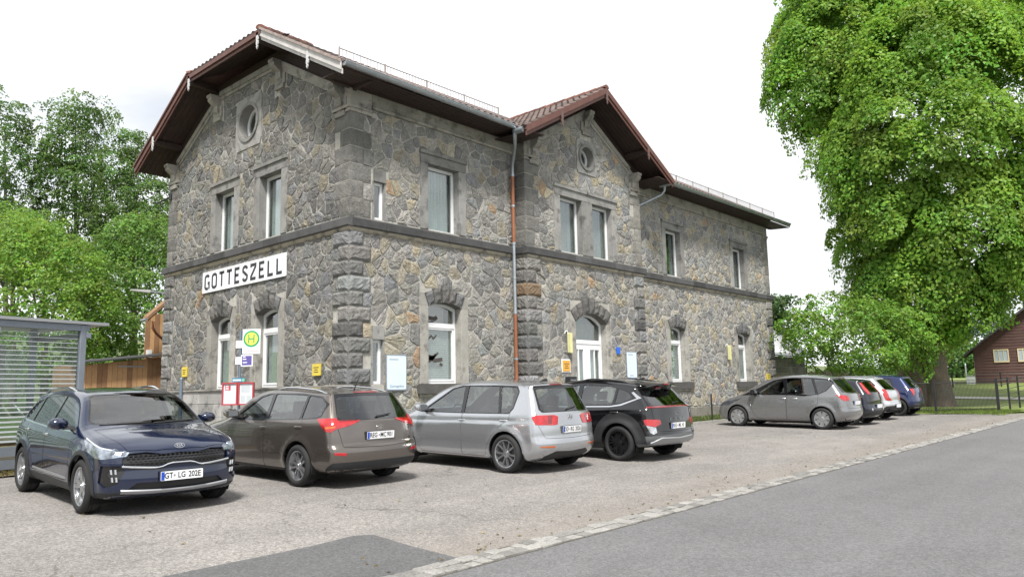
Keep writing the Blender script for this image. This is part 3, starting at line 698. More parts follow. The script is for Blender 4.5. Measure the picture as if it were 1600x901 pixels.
# -------- cornices, corner capitals and consoles
def cornice(fn, u0, u1):
    u = u0
    while u < u1-.01:
        b = min(u1, u+rng.uniform(1.0, 1.5)); b = u1 if u1-b < .5 else b
        mb = MB(); mb.c = blockcol(1.05, (1.02, .99, .9)); rbox(mb, fn, u+.004, b-.004, 8.62, 9.2, -.1, .04)
        mb.prism([(0, 8.60), (.06, 8.60), (.075, 8.66), (.05, 8.70), (0, 8.70)], lambda d, v, s: fn(s, v, d), u+.004, b-.004); BP(mb, 'cornice_block', M_ash, col=True); u = b
cornice(FRO, XC+.62, XR0-.02); cornice(FRO, XR1+.02, XE-.45)
def capital(x0, x1, y0, y1, ztop):
    mb = MB(); mb.c = blockcol(1.0, (1.02, .99, .92)); mb.box((x0-.05, y0-.05, 8.415), (x1, y1, 8.50)); mb.box((x0-.08, y0-.08, 8.50), (x1+.02, y1+.02, 8.57)); mb.box((x0-.03, y0-.03, 8.57), (x1, y1, ztop)); BP(mb, 'capital', M_ash, col=True)
capital(XC, XC+.62, YF, YF+.62, 9.05); capital(XC, XC+.5, YB-.62, YB, 9.05); capital(XR0, XR0+.52, YR, YF-.01, 9.05); capital(XR1-.52, XR1, YR, YF-.01, 9.05); capital(XE-.45, XE, YF, YF+.5, 9.05)
def console(fn, cu, vt, w_=.24, h=.62):
    """carved stone bracket: S-shaped side, stepped foot"""
    mb = MB(); mb.c = blockcol(1.1, (1.02, .99, .93))
    q = [(0, vt), (.34, vt), (.34, vt-.07), (.30, vt-.10), (.30, vt-.17), (.22, vt-.24), (.12, vt-.30), (.10, vt-h+.14), (.06, vt-h+.10), (.06, vt-h), (0, vt-h)]
    mb.prism(q, lambda d, v, s: fn(s, v, d), cu-w_/2, cu+w_/2)
    rbox(mb, fn, cu-w_/2-.13, cu+w_/2+.13, vt-h-.02, vt-h+.30, -.05, .05); rbox(mb, fn, cu-w_/2-.09, cu+w_/2+.09, vt-h-.14, vt-h-.02, -.05, .075); BP(mb, 'console', M_ash, col=True)
for cu, vt in ((14.86, 9.10), (17.64, 10.62), (21.12, 10.62), (23.90, 9.10)): console(GAB, cu, vt)
for cu, vt in ((16.62, 9.08), (19.26, 10.60), (21.90, 9.08)): console(RIS, cu, vt)
def raking(fn, p, q, wd=.24):
    (u0, v0), (u1, v1) = p, q; L = math.hypot(u1-u0, v1-v0); nx, ny = (v1-v0)/L, -(u1-u0)/L
    if ny > 0: nx, ny = -nx, -ny
    mb = MB()
    for a, b, d in ((0, wd*.62, .075), (wd*.62, wd, .04)):
        mb.c = blockcol(1.0, (1.02, .99, .93)); mb.prism([(u0+nx*a, v0+ny*a), (u1+nx*a, v1+ny*a), (u1+nx*b, v1+ny*b), (u0+nx*b, v0+ny*b)], fn, -.06, d)
    BP(mb, 'raking_cornice', M_ash, col=True)
raking(GAB, (15.02, 9.22), (17.50, 10.60)); raking(GAB, (23.74, 9.22), (21.26, 10.60)); raking(GAB, (17.78, 10.74), (20.98, 10.74))
raking(RIS, (16.78, 9.29), (19.12, 10.63)); raking(RIS, (21.74, 9.29), (19.40, 10.63))
# -------- roofs
SL = .565; EY, EZ = 13.70, 9.12; RX0, RX1 = 9.57, 34.55; RYM = 19.38; KY = 17.30; RZ = EZ+SL*(RYM-EY); KZ = EZ+SL*(KY-EY)
mir = lambda y: 2*RYM-y
def slab(mb, pts, t):
    n = len(pts); mb.add([p for p in pts]+[(p[0], p[1], p[2]-t) for p in pts], [tuple(range(n)), tuple(range(2*n-1, n-1, -1))]+[(i, (i+1) % n, n+(i+1) % n, n+i) for i in range(n)])
HX = RX0+2.8
mb = MB(); mb.c = (.10, .055, .045)
PX0, PXM, PX1, PY = 15.36, 19.29, 23.22, 13.24; PZ = 8.98; PA = PZ+SL*(PXM-PX0); yv = lambda z: EY+(z-EZ)/SL
slab(mb, [(RX0, EY, EZ), (PX0+.1, EY, EZ), (PXM, yv(PA), PA), (PX1-.1, EY, EZ), (RX1, EY, EZ), (RX1, RYM, RZ), (HX, RYM, RZ), (RX0, KY, KZ)], .10)
slab(mb, [(RX0, mir(EY), EZ), (RX1, mir(EY), EZ), (RX1, RYM, RZ), (HX, RYM, RZ), (RX0, mir(KY), KZ)], .10)
slab(mb, [(RX0, KY, KZ), (HX, RYM, RZ), (RX0, mir(KY), KZ)], .10)
slab(mb, [(PX0, PY, PZ), (PXM, PY, PA), (PXM, yv(PA)+.1, PA), (PX0, yv(PZ)+.1, PZ)], .10); slab(mb, [(PX1, PY, PZ), (PXM, PY, PA), (PXM, yv(PA)+.1, PA), (PX1, yv(PZ)+.1, PZ)], .10)
roof = BP(mb, 'roof', M_tile, col=True)
def tiles(name, o, ea, eu, na, nu, wa=.235, lu=.345, start=None, keep=None):
    o, ea, eu = Vector(o), Vector(ea).normalized(), Vector(eu).normalized(); n = ea.cross(eu).normalized(); n = n if n.z > 0 else -n; mb = MB()
    for j in range(nu):
        for i in range(na):
            c = np.array((.13, .075, .06))*rng.uniform(.55, 1.3); c = c*.5+c.mean()*.5*np.array((1.1, 1, .95)); mb.c = tuple(c)
            p = o+ea*(i*wa)+eu*(j*lu-.04)
            if keep and not keep(p+ea*wa*.5+eu*lu*.5): continue
            V = []
            for t, lift in ((0, .028), (lu+.05, .006)):
                for a, h in ((0, .0), (.16, .032), (.34, .046), (.55, .034), (.72, .006), (1.0, .0)): V.append(p+ea*(a*wa)+eu*t+n*(h+lift))
            V += [p+ea*(a*wa)+n*(.004) for a in (0, .16, .34, .55, .72, 1.0)]
            mb.add(V, [(k, k+1, k+7, k+6) for k in range(5)]+[(k, k+1, k+13, k+12) for k in range(5)])
    t_ = BP(mb, name, M_tile, roof, col=True, fix=False); t_['kind'] = 'stuff'; return t_
cs = 1/math.hypot(1, SL)
tiles('roof_tiles', (RX0, EY, EZ), (1, 0, 0), (0, cs, SL*cs), int((RX1-RX0)/.235), 19, keep=lambda p: not (PX0+.1 < p.x < PX1-.1 and p.y < yv(PA-SL*abs(p.x-PXM))-.05) and p.y < KY+(p.x-RX0)*(RYM-KY)/(HX-RX0)-.1)
tiles('roof_tiles', (PX0, PY, PZ), (0, 1, 0), (cs, 0, SL*cs), 18, 13, keep=lambda p: p.y < yv(PZ+SL*(p.x-PX0))+.1)
tiles('roof_tiles', (PX1, PY, PZ), (0, 1, 0), (-cs, 0, SL*cs), 4, 13)
tiles('roof_tiles', (RX0, KY, KZ), (0, 1, 0), ((HX-RX0), 0, RZ-KZ), 18, 5, keep=lambda p: abs(p.y-RYM) < (RYM-KY)*(1-(p.x-RX0)/(HX-RX0))-.12)
def ridge(p, q, n, name='ridge_tile'):
    p, q = Vector(p), Vector(q); d = (q-p)/n; s = d.cross(Vector((0, 0, 1))).normalized(); u = s.cross(d).normalized()
    for k in range(n):
        mb = MB(); mb.c = tuple(np.array((.17, .075, .055))*rng.uniform(.6, 1.25)); V = []
        for t, r_ in ((0, .125), (1.12, .105)):
            for a in np.linspace(-.15, math.pi+.15, 8): V.append(p+d*(k+t)+s*math.cos(a)*r_+u*(math.sin(a)*r_*.8+.02))
        mb.add(V, [(i, i+1, i+9, i+8) for i in range(7)]+[tuple(range(8))]); BP(mb, name, M_tile, roof, col=True, fix=False)
ridge((PXM, PY-.03, PA), (PXM, yv(PA), PA), 10); ridge((RX0-.02, KY, KZ+.02), (HX, RYM, RZ), 7, 'hip_tile'); ridge((RX0-.02, mir(KY), KZ+.02), (HX, RYM, RZ), 7, 'hip_tile')
# eaves: soffit boards, barge boards, purlins and pendants
def board(name, p, q, wd, th, m_, nrm, parent=None, drop=0):
    """a plank from p to q, hanging wd below the line, th thick along nrm"""
    p, q, nrm = Vector(p), Vector(q), Vector(nrm); z = Vector((0, 0, 1)); mb = MB()
    a = [p-z*drop, q-z*drop, q-z*(drop+wd), p-z*(drop+wd)]; mb.add([v for v in a]+[v+nrm*th for v in a], [(0, 1, 2, 3), (7, 6, 5, 4), (0, 1, 5, 4), (1, 2, 6, 5), (2, 3, 7, 6), (3, 0, 4, 7)]); return BP(mb, name, m_, parent or roof)
T = .10
nx_ = (-1, 0, 0); ny_ = (0, -1, 0)
for k, m_ in ((1, M_bargew), (-1, M_barge)):
    Y = (lambda y: y) if k > 0 else mir
    board('barge_board', (RX0+.0, Y(EY), EZ+.02), (RX0, Y(KY), KZ+.02), .20, .03, m_, nx_); board('barge_board', (RX0+.04, Y(EY)-.0, EZ-.14), (RX0+.04, Y(KY), KZ-.14), .13, .03, m_, nx_)
    board('tile_edge', (RX0-.03, Y(EY), EZ+.07), (RX0-.03, Y(KY), KZ+.07), .07, .04, mat('tile_edge', (.30, .24, .22), .8, noise=(9, .4)) if k > 0 else M_barge, nx_)
board('fascia', (RX0, KY-.05, KZ+.03), (RX0, mir(KY)+.05, KZ+.03), .16, .04, M_barge, nx_); board('fascia', (RX0+.04, KY, KZ-.10), (RX0+.04, mir(KY), KZ-.10), .12, .03, M_barge, nx_)
for s in (1, -1):
    xe = PX0 if s > 0 else PX1
    board('barge_board', (xe, PY, PZ+.02), (PXM, PY, PA+.02), .19, .03, M_barge, ny_); board('barge_board', (xe, PY+.04, PZ-.14), (PXM, PY+.04, PA-.14), .14, .03, M_barge, ny_)
mb = MB()                                                   # sloping soffits under the verges, boards running along the slope
def soff(p, q, dirv, n):
    p, q, dirv = Vector(p), Vector(q), Vector(dirv)
    for i in range(n):
        a, b = i/n, (i+1)/n; A, Bq = p+dirv*a, q+dirv*a; C, D = q+dirv*(b-.12/n), p+dirv*(b-.12/n); z = Vector((0, 0, .02))
        mb.add([A, Bq, C, D, A+z, Bq+z, C+z, D+z], [(0, 1, 2, 3), (0, 1, 5, 4), (1, 2, 6, 5), (2, 3, 7, 6), (3, 0, 4, 7)])
o_ = .12
for Y in (lambda y: y, mir):
    soff((RX0+.05, Y(EY), EZ-o_), (RX0+.05, Y(KY), KZ-o_), (XC-RX0+.3, 0, 0), 7)
soff((RX0+.05, KY, KZ-o_), (RX0+.05, mir(KY), KZ-o_), (XC-RX0, 0, .3), 7)
for xe in (PX0, PX1): soff((xe, PY+.05, PZ-o_), (PXM, PY+.05, PA-o_), (0, YR-PY+.1, 0), 7)
soff((RX0+.1, EY+.02, EZ-.13), (PX0+.2, EY+.02, EZ-.13), (0, YF-EY+.1, .05), 7); soff((PX1-.2, EY+.02, EZ-.13), (RX1-.05, EY+.02, EZ-.13), (0, YF-EY+.1, .05), 7)
for xe, x2 in ((PX0, XR0), (PX1, XR1)): soff((xe, PY+.05, PZ-o_), (xe, YF, PZ-o_), (x2-xe, 0, .06), 7)
BP(mb, 'soffit_boards', M_wood, roof)['kind'] = 'stuff'
mb = MB()                                                   # timber closing the gap between wall head and roof
mb.prism([(YF-.7, 8.95), (YF, 8.93), (17.76, 10.74), (21.0, 10.74), (YB, 8.93), (YB+.7, 8.95), (mir(KY), KZ-.11), (KY, KZ-.11)], GAB, -.12, -.04)
mb.prism([(XR0-.75, 8.85), (XR0, 8.97), (19.26, 10.70), (XR1, 8.97), (XR1+.75, 8.85), (PXM, PA-.12)], RIS, -.12, -.04)
mb.box((RX0+.3, YF-.06, 8.98), (PX0+.5, YF+.05, 9.55)); mb.box((PX1-.5, YF-.06, 8.98), (RX1-.4, YF+.05, 9.55)); BP(mb, 'wall_plate', M_wood, roof)
def purlin(a, b, s=.16, h=.20):
    a, b = Vector(a), Vector(b); d = (b-a).normalized(); sd_ = Vector((-d.y, d.x, 0))*s/2; z = Vector((0, 0, h)); mb = MB()
    mb.add([a-sd_, a+sd_, a+sd_-z*.7, a-sd_-z*.7, b-sd_, b+sd_, b+sd_-z, b-sd_-z], [(0, 1, 2, 3), (4, 5, 6, 7), (0, 1, 5, 4), (1, 2, 6, 5), (2, 3, 7, 6), (3, 0, 4, 7)]); BP(mb, 'purlin', M_wood, roof)
def pendant(fn, cu, vt, m_):
    mb = MB(); h = [(.05, 0), (.05, -.20), (.035, -.23), (.05, -.26), (.045, -.33), (.02, -.37), (.035, -.40), (.0, -.47)]
    mb.prism([(cu+a, vt+b) for a, b in h]+[(cu-a, vt+b) for a, b in h[-2::-1]], fn, 0, .03); BP(mb, 'pendant', m_, roof)
GE = lambda u, v, d: (RX0-.01-d, u, v); PE = lambda u, v, d: (u, PY-.01-d, v)
for y in (KY+.12, mir(KY)-.12, 15.05, mir(15.05)):
    zt = min(KZ, EZ+SL*((y if y < RYM else mir(y))-EY))-.14; purlin((RX0+.04, y, zt), (XC+.2, y, zt)); pendant(GE, y, zt+.10, mat('pendant_white', (.52, .52, .53), .6, noise=(20, .25)))
for x in (PXM, 16.95, 2*PXM-16.95):
    zt = PZ+SL*(x-PX0 if x <= PXM else PX1-x)-.15; purlin((x, PY+.04, zt), (x, YR+.2, zt)); pendant(PE, x, zt+.08, mat('pendant_brown', (.12, .075, .07), .6, noise=(20, .2)))
# gutters and pipes
def gutter(x0, x1, z0, z1):
    mb = MB(); r_ = .082; n = 40; V = []; y = EY-.07
    for i in range(n+1):
        t = i/n; x = x0+(x1-x0)*t; z = z0+(z1-z0)*t
        V += [(x, y+r_*math.cos(a), z+r_*math.sin(a)) for a in np.linspace(math.pi-.1, 2*math.pi+.1, 9)]
    mb.add(V, [(i*9+j, i*9+j+1, i*9+j+10, i*9+j+9) for i in range(n) for j in range(8)]+[tuple(range(9)), tuple(range(n*9, n*9+9))]); mb.tube([(x0, y-r_, z0+.01), (x1, y-r_, z1+.01)], .013, 6)
    g = BP(mb, 'gutter', M_zinc, roof, fix=False); autosmooth(g, 50)
    for k in range(int((x1-x0)/.9)):
        x = x0+.3+k*.9; z = z0+(z1-z0)*(x-x0)/(x1-x0); b = MB(); b.tube([(x, y+(r_+.006)*math.cos(a), z+(r_+.006)*math.sin(a)) for a in np.linspace(math.pi, 2*math.pi, 8)], .008, 4); BP(b, 'gutter_bracket', M_rust, g, fix=False)
gutter(RX0+.02, PX0+.1, 9.11, 9.04); gutter(PX1-.05, RX1-.25, 9.04, 9.12)
mb = MB(); mb.tube([(PX0-.02, PY+.10, 8.90), (PX0-.02, EY-.02, 8.90)], .085, 10); autosmooth(BP(mb, 'valley_gutter', M_zinc, roof), 50)
mb = MB(); mb.tube([(PX1+.05, PY+.10, 8.90), (PX1+.05, EY+.1, 8.90)], .085, 10); autosmooth(BP(mb, 'valley_gutter', M_zinc, roof), 50)
px_, py_ = 15.98, 14.36
mb = MB(); mb.tube([(PX0-.05, EY-.06, 8.95), (PX0-.03, EY-.05, 8.80), (15.55, EY+.15, 8.62), (px_-.08, py_-.12, 8.35), (px_, py_, 8.2), (px_, py_, 7.9)], [.075, .06, .05, .05, .05, .05], 12); dp = BP(mb, 'downpipe', M_zinc); autosmooth(dp, 50)
for z0, z1, m_ in ((5.9, 7.9, M_copper), (3.9, 5.9, M_zinc), (.5, 3.9, M_copper)):
    mb = MB(); mb.tube([(px_, py_, z0), (px_, py_, z1)], .053 if m_ is M_zinc else .056, 12); autosmooth(BP(mb, 'pipe_length', m_, dp), 50)
for z in (7.9, 5.9, 3.9, 7.0, 2.6, 4.9):
    mb = MB(); mb.tube([(px_, py_, z-.03), (px_, py_, z+.03)], .064, 12); mb.box((px_-.01, py_, z-.01), (px_+.01, YF, z+.01)); BP(mb, 'pipe_clip', M_zinc, dp)
mb = MB(); mb.tube([(PX1+.08, EY-.05, 8.93), (PX1+.08, EY-.03, 8.68), (PX1-.02, EY+.05, 8.52), (PX1-.2, EY+.16, 8.42), (XR1+.06, YF-.14, 8.02)], [.07, .05, .05, .05, .05], 12); autosmooth(BP(mb, 'downpipe', M_zinc), 50)
# snow guards
def guard(x0, x1):
    y = 14.02; z = EZ+SL*(y-EY)+.05; mb = MB(); nn = int((x1-x0)/1.15)
    for h in (.03, .26): mb.tube([(x0, y, z+h), (x1, y, z+h)], .014, 4)
    for k in range(int((x1-x0)/.10)): mb.box((x0+k*.1-.0045, y-.0045, z+.03), (x0+k*.1+.0045, y+.0045, z+.26))
    g = BP(mb, 'snow_guard', M_rust, roof)
    for k in range(nn+1):
        x = x0+(x1-x0)*k/nn; b = MB(); b.box((x-.012, y-.02, z-.06), (x+.012, y+.01, z+.29)); BP(b, 'guard_post', M_rust, g)
guard(RX0+.15, PX0-.3); guard(PX1+.35, RX1-1.0)
# ------------------------------------------------------------------ name board and other signs on the walls
def strokes(ch):
    """block letters on a 1 x 2 cell as stroke paths, after the enamel board"""
    a = lambda cx, cy, rx, ry, t0, t1, n=7: [(cx+rx*math.cos(R(t)), cy+ry*math.sin(R(t))) for t in np.linspace(t0, t1, n)]
    return {'G': [a(.5, 1.6, .42, .34, 20, 180)+a(.5, .38, .42, .32, 180, 300), [(.92, .0), (.92, .86), (.62, .86)]],
            'O': [a(.5, 1.6, .42, .34, 0, 180)+a(.5, .4, .42, .34, 180, 360)+[(.92, 1.6)]],
            'T': [[(.0, 1.92), (1, 1.92)], [(.5, 1.92), (.5, .0)]],
            'E': [[(.94, 1.92), (.14, 1.92), (.14, .08), (.94, .08)], [(.14, 1.04), (.8, 1.04)]],
            'S': [a(.5, 1.52, .40, .42, 10, 180)+[(.12, 1.35), (.88, .68)]+a(.5, .48, .40, .42, 0, -170)],
            'Z': [[(.10, 1.60), (.10, 1.92), (.90, 1.92), (.90, 1.66), (.10, .34), (.10, .08), (.94, .08)]],
            'L': [[(.14, 1.94), (.14, .08), (.94, .08)]]}[ch]
def fat(path, w_):
    """a stroke path widened to a strip of quads"""
    n = len(path); V = []
    for i in range(n):
        p = np.array(path[i], float); a = p-np.array(path[i-1]) if i else None; b = np.array(path[i+1])-p if i < n-1 else None
        d = [x/(np.linalg.norm(x)+1e-9) for x in (a, b) if x is not None]; t = sum(d); t /= np.linalg.norm(t)+1e-9; nr = np.array((-t[1], t[0])); k = 1/max(.6, abs(t@d[0]))
        V += [tuple(p+nr*w_*k), tuple(p-nr*w_*k)]
    return V, [(2*i, 2*i+2, 2*i+3, 2*i+1) for i in range(n-1)]
NB = lambda u, v, d: (XC-.06-d, 21.66-u, 4.73+v)
board_ = empty('name_board', (XC, 19.4, 4.73), label='long white station name board lettered GOTTESZELL on the gable wall', cat='sign')
def SP(mb, name, m, root, parent=None, **k): return mb.build(name, m, parent or root, loc=(-root.location if parent is None else (0, 0, 0)), **k)
mb = MB(); mb.prism(rpoly([(0, 0), (4.53, 0), (4.53, .61), (0, .61)], .02), NB, -.03, 0); SP(mb, 'board_panel', M_white, board_)
mb = MB(); 
for k in range(9): mb.box((XC-.09, 21.66-4.53, 4.73), (XC-.06, 21.66, 4.735)) if k == 0 else None
u = .14
for ch in 'GOTTESZELL':
    wl, hl = .295, .205; l = MB()
    for path in strokes(ch):
        V, F = fat([(p[0]*wl, p[1]*hl) for p in path], .042); l.add([NB(u+a, .10+b, .004) for a, b in V], F)
    SP(l, 'letter', M_black, board_, fix=False); u += .438
def wall_sign(name, label, cat, fn, u0, u1, v0, v1, m_, prints=(), th=.025, frame=None, rad=.015):
    o = empty(name, fn((u0+u1)/2, v0, 0), label=label, cat=cat); o.location = fn((u0+u1)/2, v0, 0)
    if frame:
        mb = MB(); mb.prism(rpoly([(u0-.035, v0-.035), (u1+.035, v0-.035), (u1+.035, v1+.035), (u0-.035, v1+.035)], rad+.01), fn, .02, .04); SP(mb, 'frame', frame, o)
    mb = MB(); mb.prism(rpoly([(u0, v0), (u1, v0), (u1, v1), (u0, v1)], rad), fn, .02, .03+th); SP(mb, 'panel', m_, o)
    for k, (a, b, c, d, pm) in enumerate(prints):
        mb = MB(); rbox(mb, fn, u0+(u1-u0)*a, u0+(u1-u0)*b, v0+(v1-v0)*c, v0+(v1-v0)*d, .03+th, .033+th); SP(mb, 'print', pm, o)
    return o
M_yel = mat('sign_yellow', (.62, .49, .07), .5, noise=(8, .08)); M_org = mat('sign_orange', (.66, .33, .05), .5, noise=(8, .08)); M_blu = mat('sign_blue', (.02, .12, .55), .4)
M_pale = mat('print_pale', (.55, .64, .72), .6); M_grey = mat('print_grey', (.25, .28, .31), .6); M_pr = mat('sheet_pale_blue', (.58, .68, .80), .5, noise=(4, .05))
txt3 = lambda m_: [(.16, .84, .66, .72, m_), (.28, .72, .47, .53, m_), (.22, .78, .28, .34, m_)]
rv = lambda fn, tot: (lambda u, v, d: fn(tot-u, v, d))
wall_sign('yellow_sign', 'small yellow notice on the gable wall left of the windows', 'sign', rv(GAB, 45.44), 22.62, 22.92, 2.33, 2.62, M_yel, txt3(M_black))
wall_sign('yellow_sign', 'small yellow notice on the gable wall near the front corner', 'sign', rv(GAB, 31.41), 15.54, 15.87, 2.16, 2.44, M_yel, txt3(M_black))
wall_sign('yellow_sign', 'tiny yellow notice at the far right end of the front wall', 'sign', FRO, 32.66, 33.0, 2.0, 2.26, M_yel, txt3(M_black))
wall_sign('orange_sign', 'square orange notice in a white frame left of the entrance door', 'sign', RIS, 17.70, 18.04, 2.26, 2.58, M_org, txt3(M_black), frame=M_white)
wall_sign('blue_plate', 'tiny blue plate right of the entrance door', 'sign', RIS, 20.53, 20.72, 2.83, 3.05, M_blu)
o = wall_sign('notice_board', 'tall pale notice board on the front wall left of the first window', 'notice board', FRO, 11.48, 12.05, 1.80, 2.60, M_pr, [(.10, .58, .88, .905, M_grey)], frame=M_zinc, rad=.03)
v_, f_ = text_mesh('Zubringerlinie', .085, lambda u, v, d: FRO(11.765+u, 1.875+v, .055+d+.002), .001, .001, .88); l_ = link('lettering', mkmesh('lettering', v_, f_, M_grey), o, -o.location)
wall_sign('notice_board', 'tall pale notice board on the middle bay right of the entrance', 'notice board', RIS, 21.10, 21.64, 2.08, 2.90, M_pr, [(.10, .60, .90, .93, M_grey), (.08, .34, .56, .74, M_pale), (.2, .62, .06, .09, M_grey)], frame=M_zinc, rad=.03)
def tube_lamp(fn, cu, v0, v1, label):
    o = empty('wall_lamp', fn(cu, v0, 0), label=label, cat='lamp'); o.location = fn(cu, v0, 0)
    mb = MB(); mb.prism(rpoly([(cu-.06, v0), (cu+.06, v0), (cu+.06, v1), (cu-.06, v1)], .03), fn, .06, .16); SP(mb, 'lamp_cover', mat('yellowed_plastic', (.62, .60, .30), .4, noise=(6, .1)), o)
    mb = MB(); rbox(mb, fn, cu-.05, cu+.05, v0+.02, v1-.02, .0, .06); SP(mb, 'bracket', M_zinc, o)
    mb = MB(); mb.tube([fn(cu-.02, v1-.02, .05), fn(cu-.05, v1+.06, .06), fn(cu-.12, v1+.05, .04), fn(cu-.13, v1-.02, .02)], .018, 6); SP(mb, 'conduit', M_white, o)
tube_lamp(RIS, 18.0, 2.80, 3.40, 'yellowed tube lamp on the wall left of the entrance door'); tube_lamp(FRO, 29.08, 2.80, 3.38, 'yellowed tube lamp between the two right ground-floor windows')
# letter box beside the door
o = empty('letter_box', (18.0, YR-.1, 1.75), label='black letter box on the wall under the orange notice', cat='letter box')
mb = MB(); mb.prism(rpoly([(17.82, 1.72), (18.16, 1.72), (18.16, 2.10), (17.82, 2.10)], .02), RIS, .03, .2); SP(mb, 'box_body', M_black, o)
mb = MB(); rbox(mb, RIS, 17.86, 18.12, 1.98, 2.01, .2, .206); SP(mb, 'slot', M_zinc, o)
# window film of the first front window: swirls in dark brown
film = MB(); FI = lambda u, v, d: FRO(u, v, RC-.02+d)
def swirl(pts, w_): V, F = fat(pts, w_); film.add([FI(a, b, .003) for a, b in V], F)
for k in range(3): swirl([(13.02+.06*k+.30*math.sin(t)*(.7+.1*k), 2.82+.05*k-.30*math.cos(t)) for t in np.linspace(-2.6, .9, 16)], .05-.012*k)
swirl([(13.0, 3.05), (13.12, 3.16), (13.2, 3.08), (13.3, 3.18)], .02); swirl([(13.05, 2.62), (13.25, 2.52), (13.5, 2.56)], .05); swirl([(13.42, 2.45), (13.50, 2.40)], .035)
swirl([(12.90, 3.58), (13.05, 3.62), (13.25, 3.60), (13.32, 3.66)], .05); swirl([(12.95, 3.50), (13.2, 3.53)], .02)
fo = film.build('window_film', mat('film_brown', (.06, .052, .048), .7), None, fix=False); tag(fo, 'dark swirling film stuck to the first ground-floor front window', 'sticker')
fb = MB(); rbox(fb, FRO, 12.89, 13.66, 3.50, 3.98, RC-.16, RC-.15); BP(fb, 'pelmet', mat('pink_board', (.48, .36, .33), .8, noise=(4, .1)))
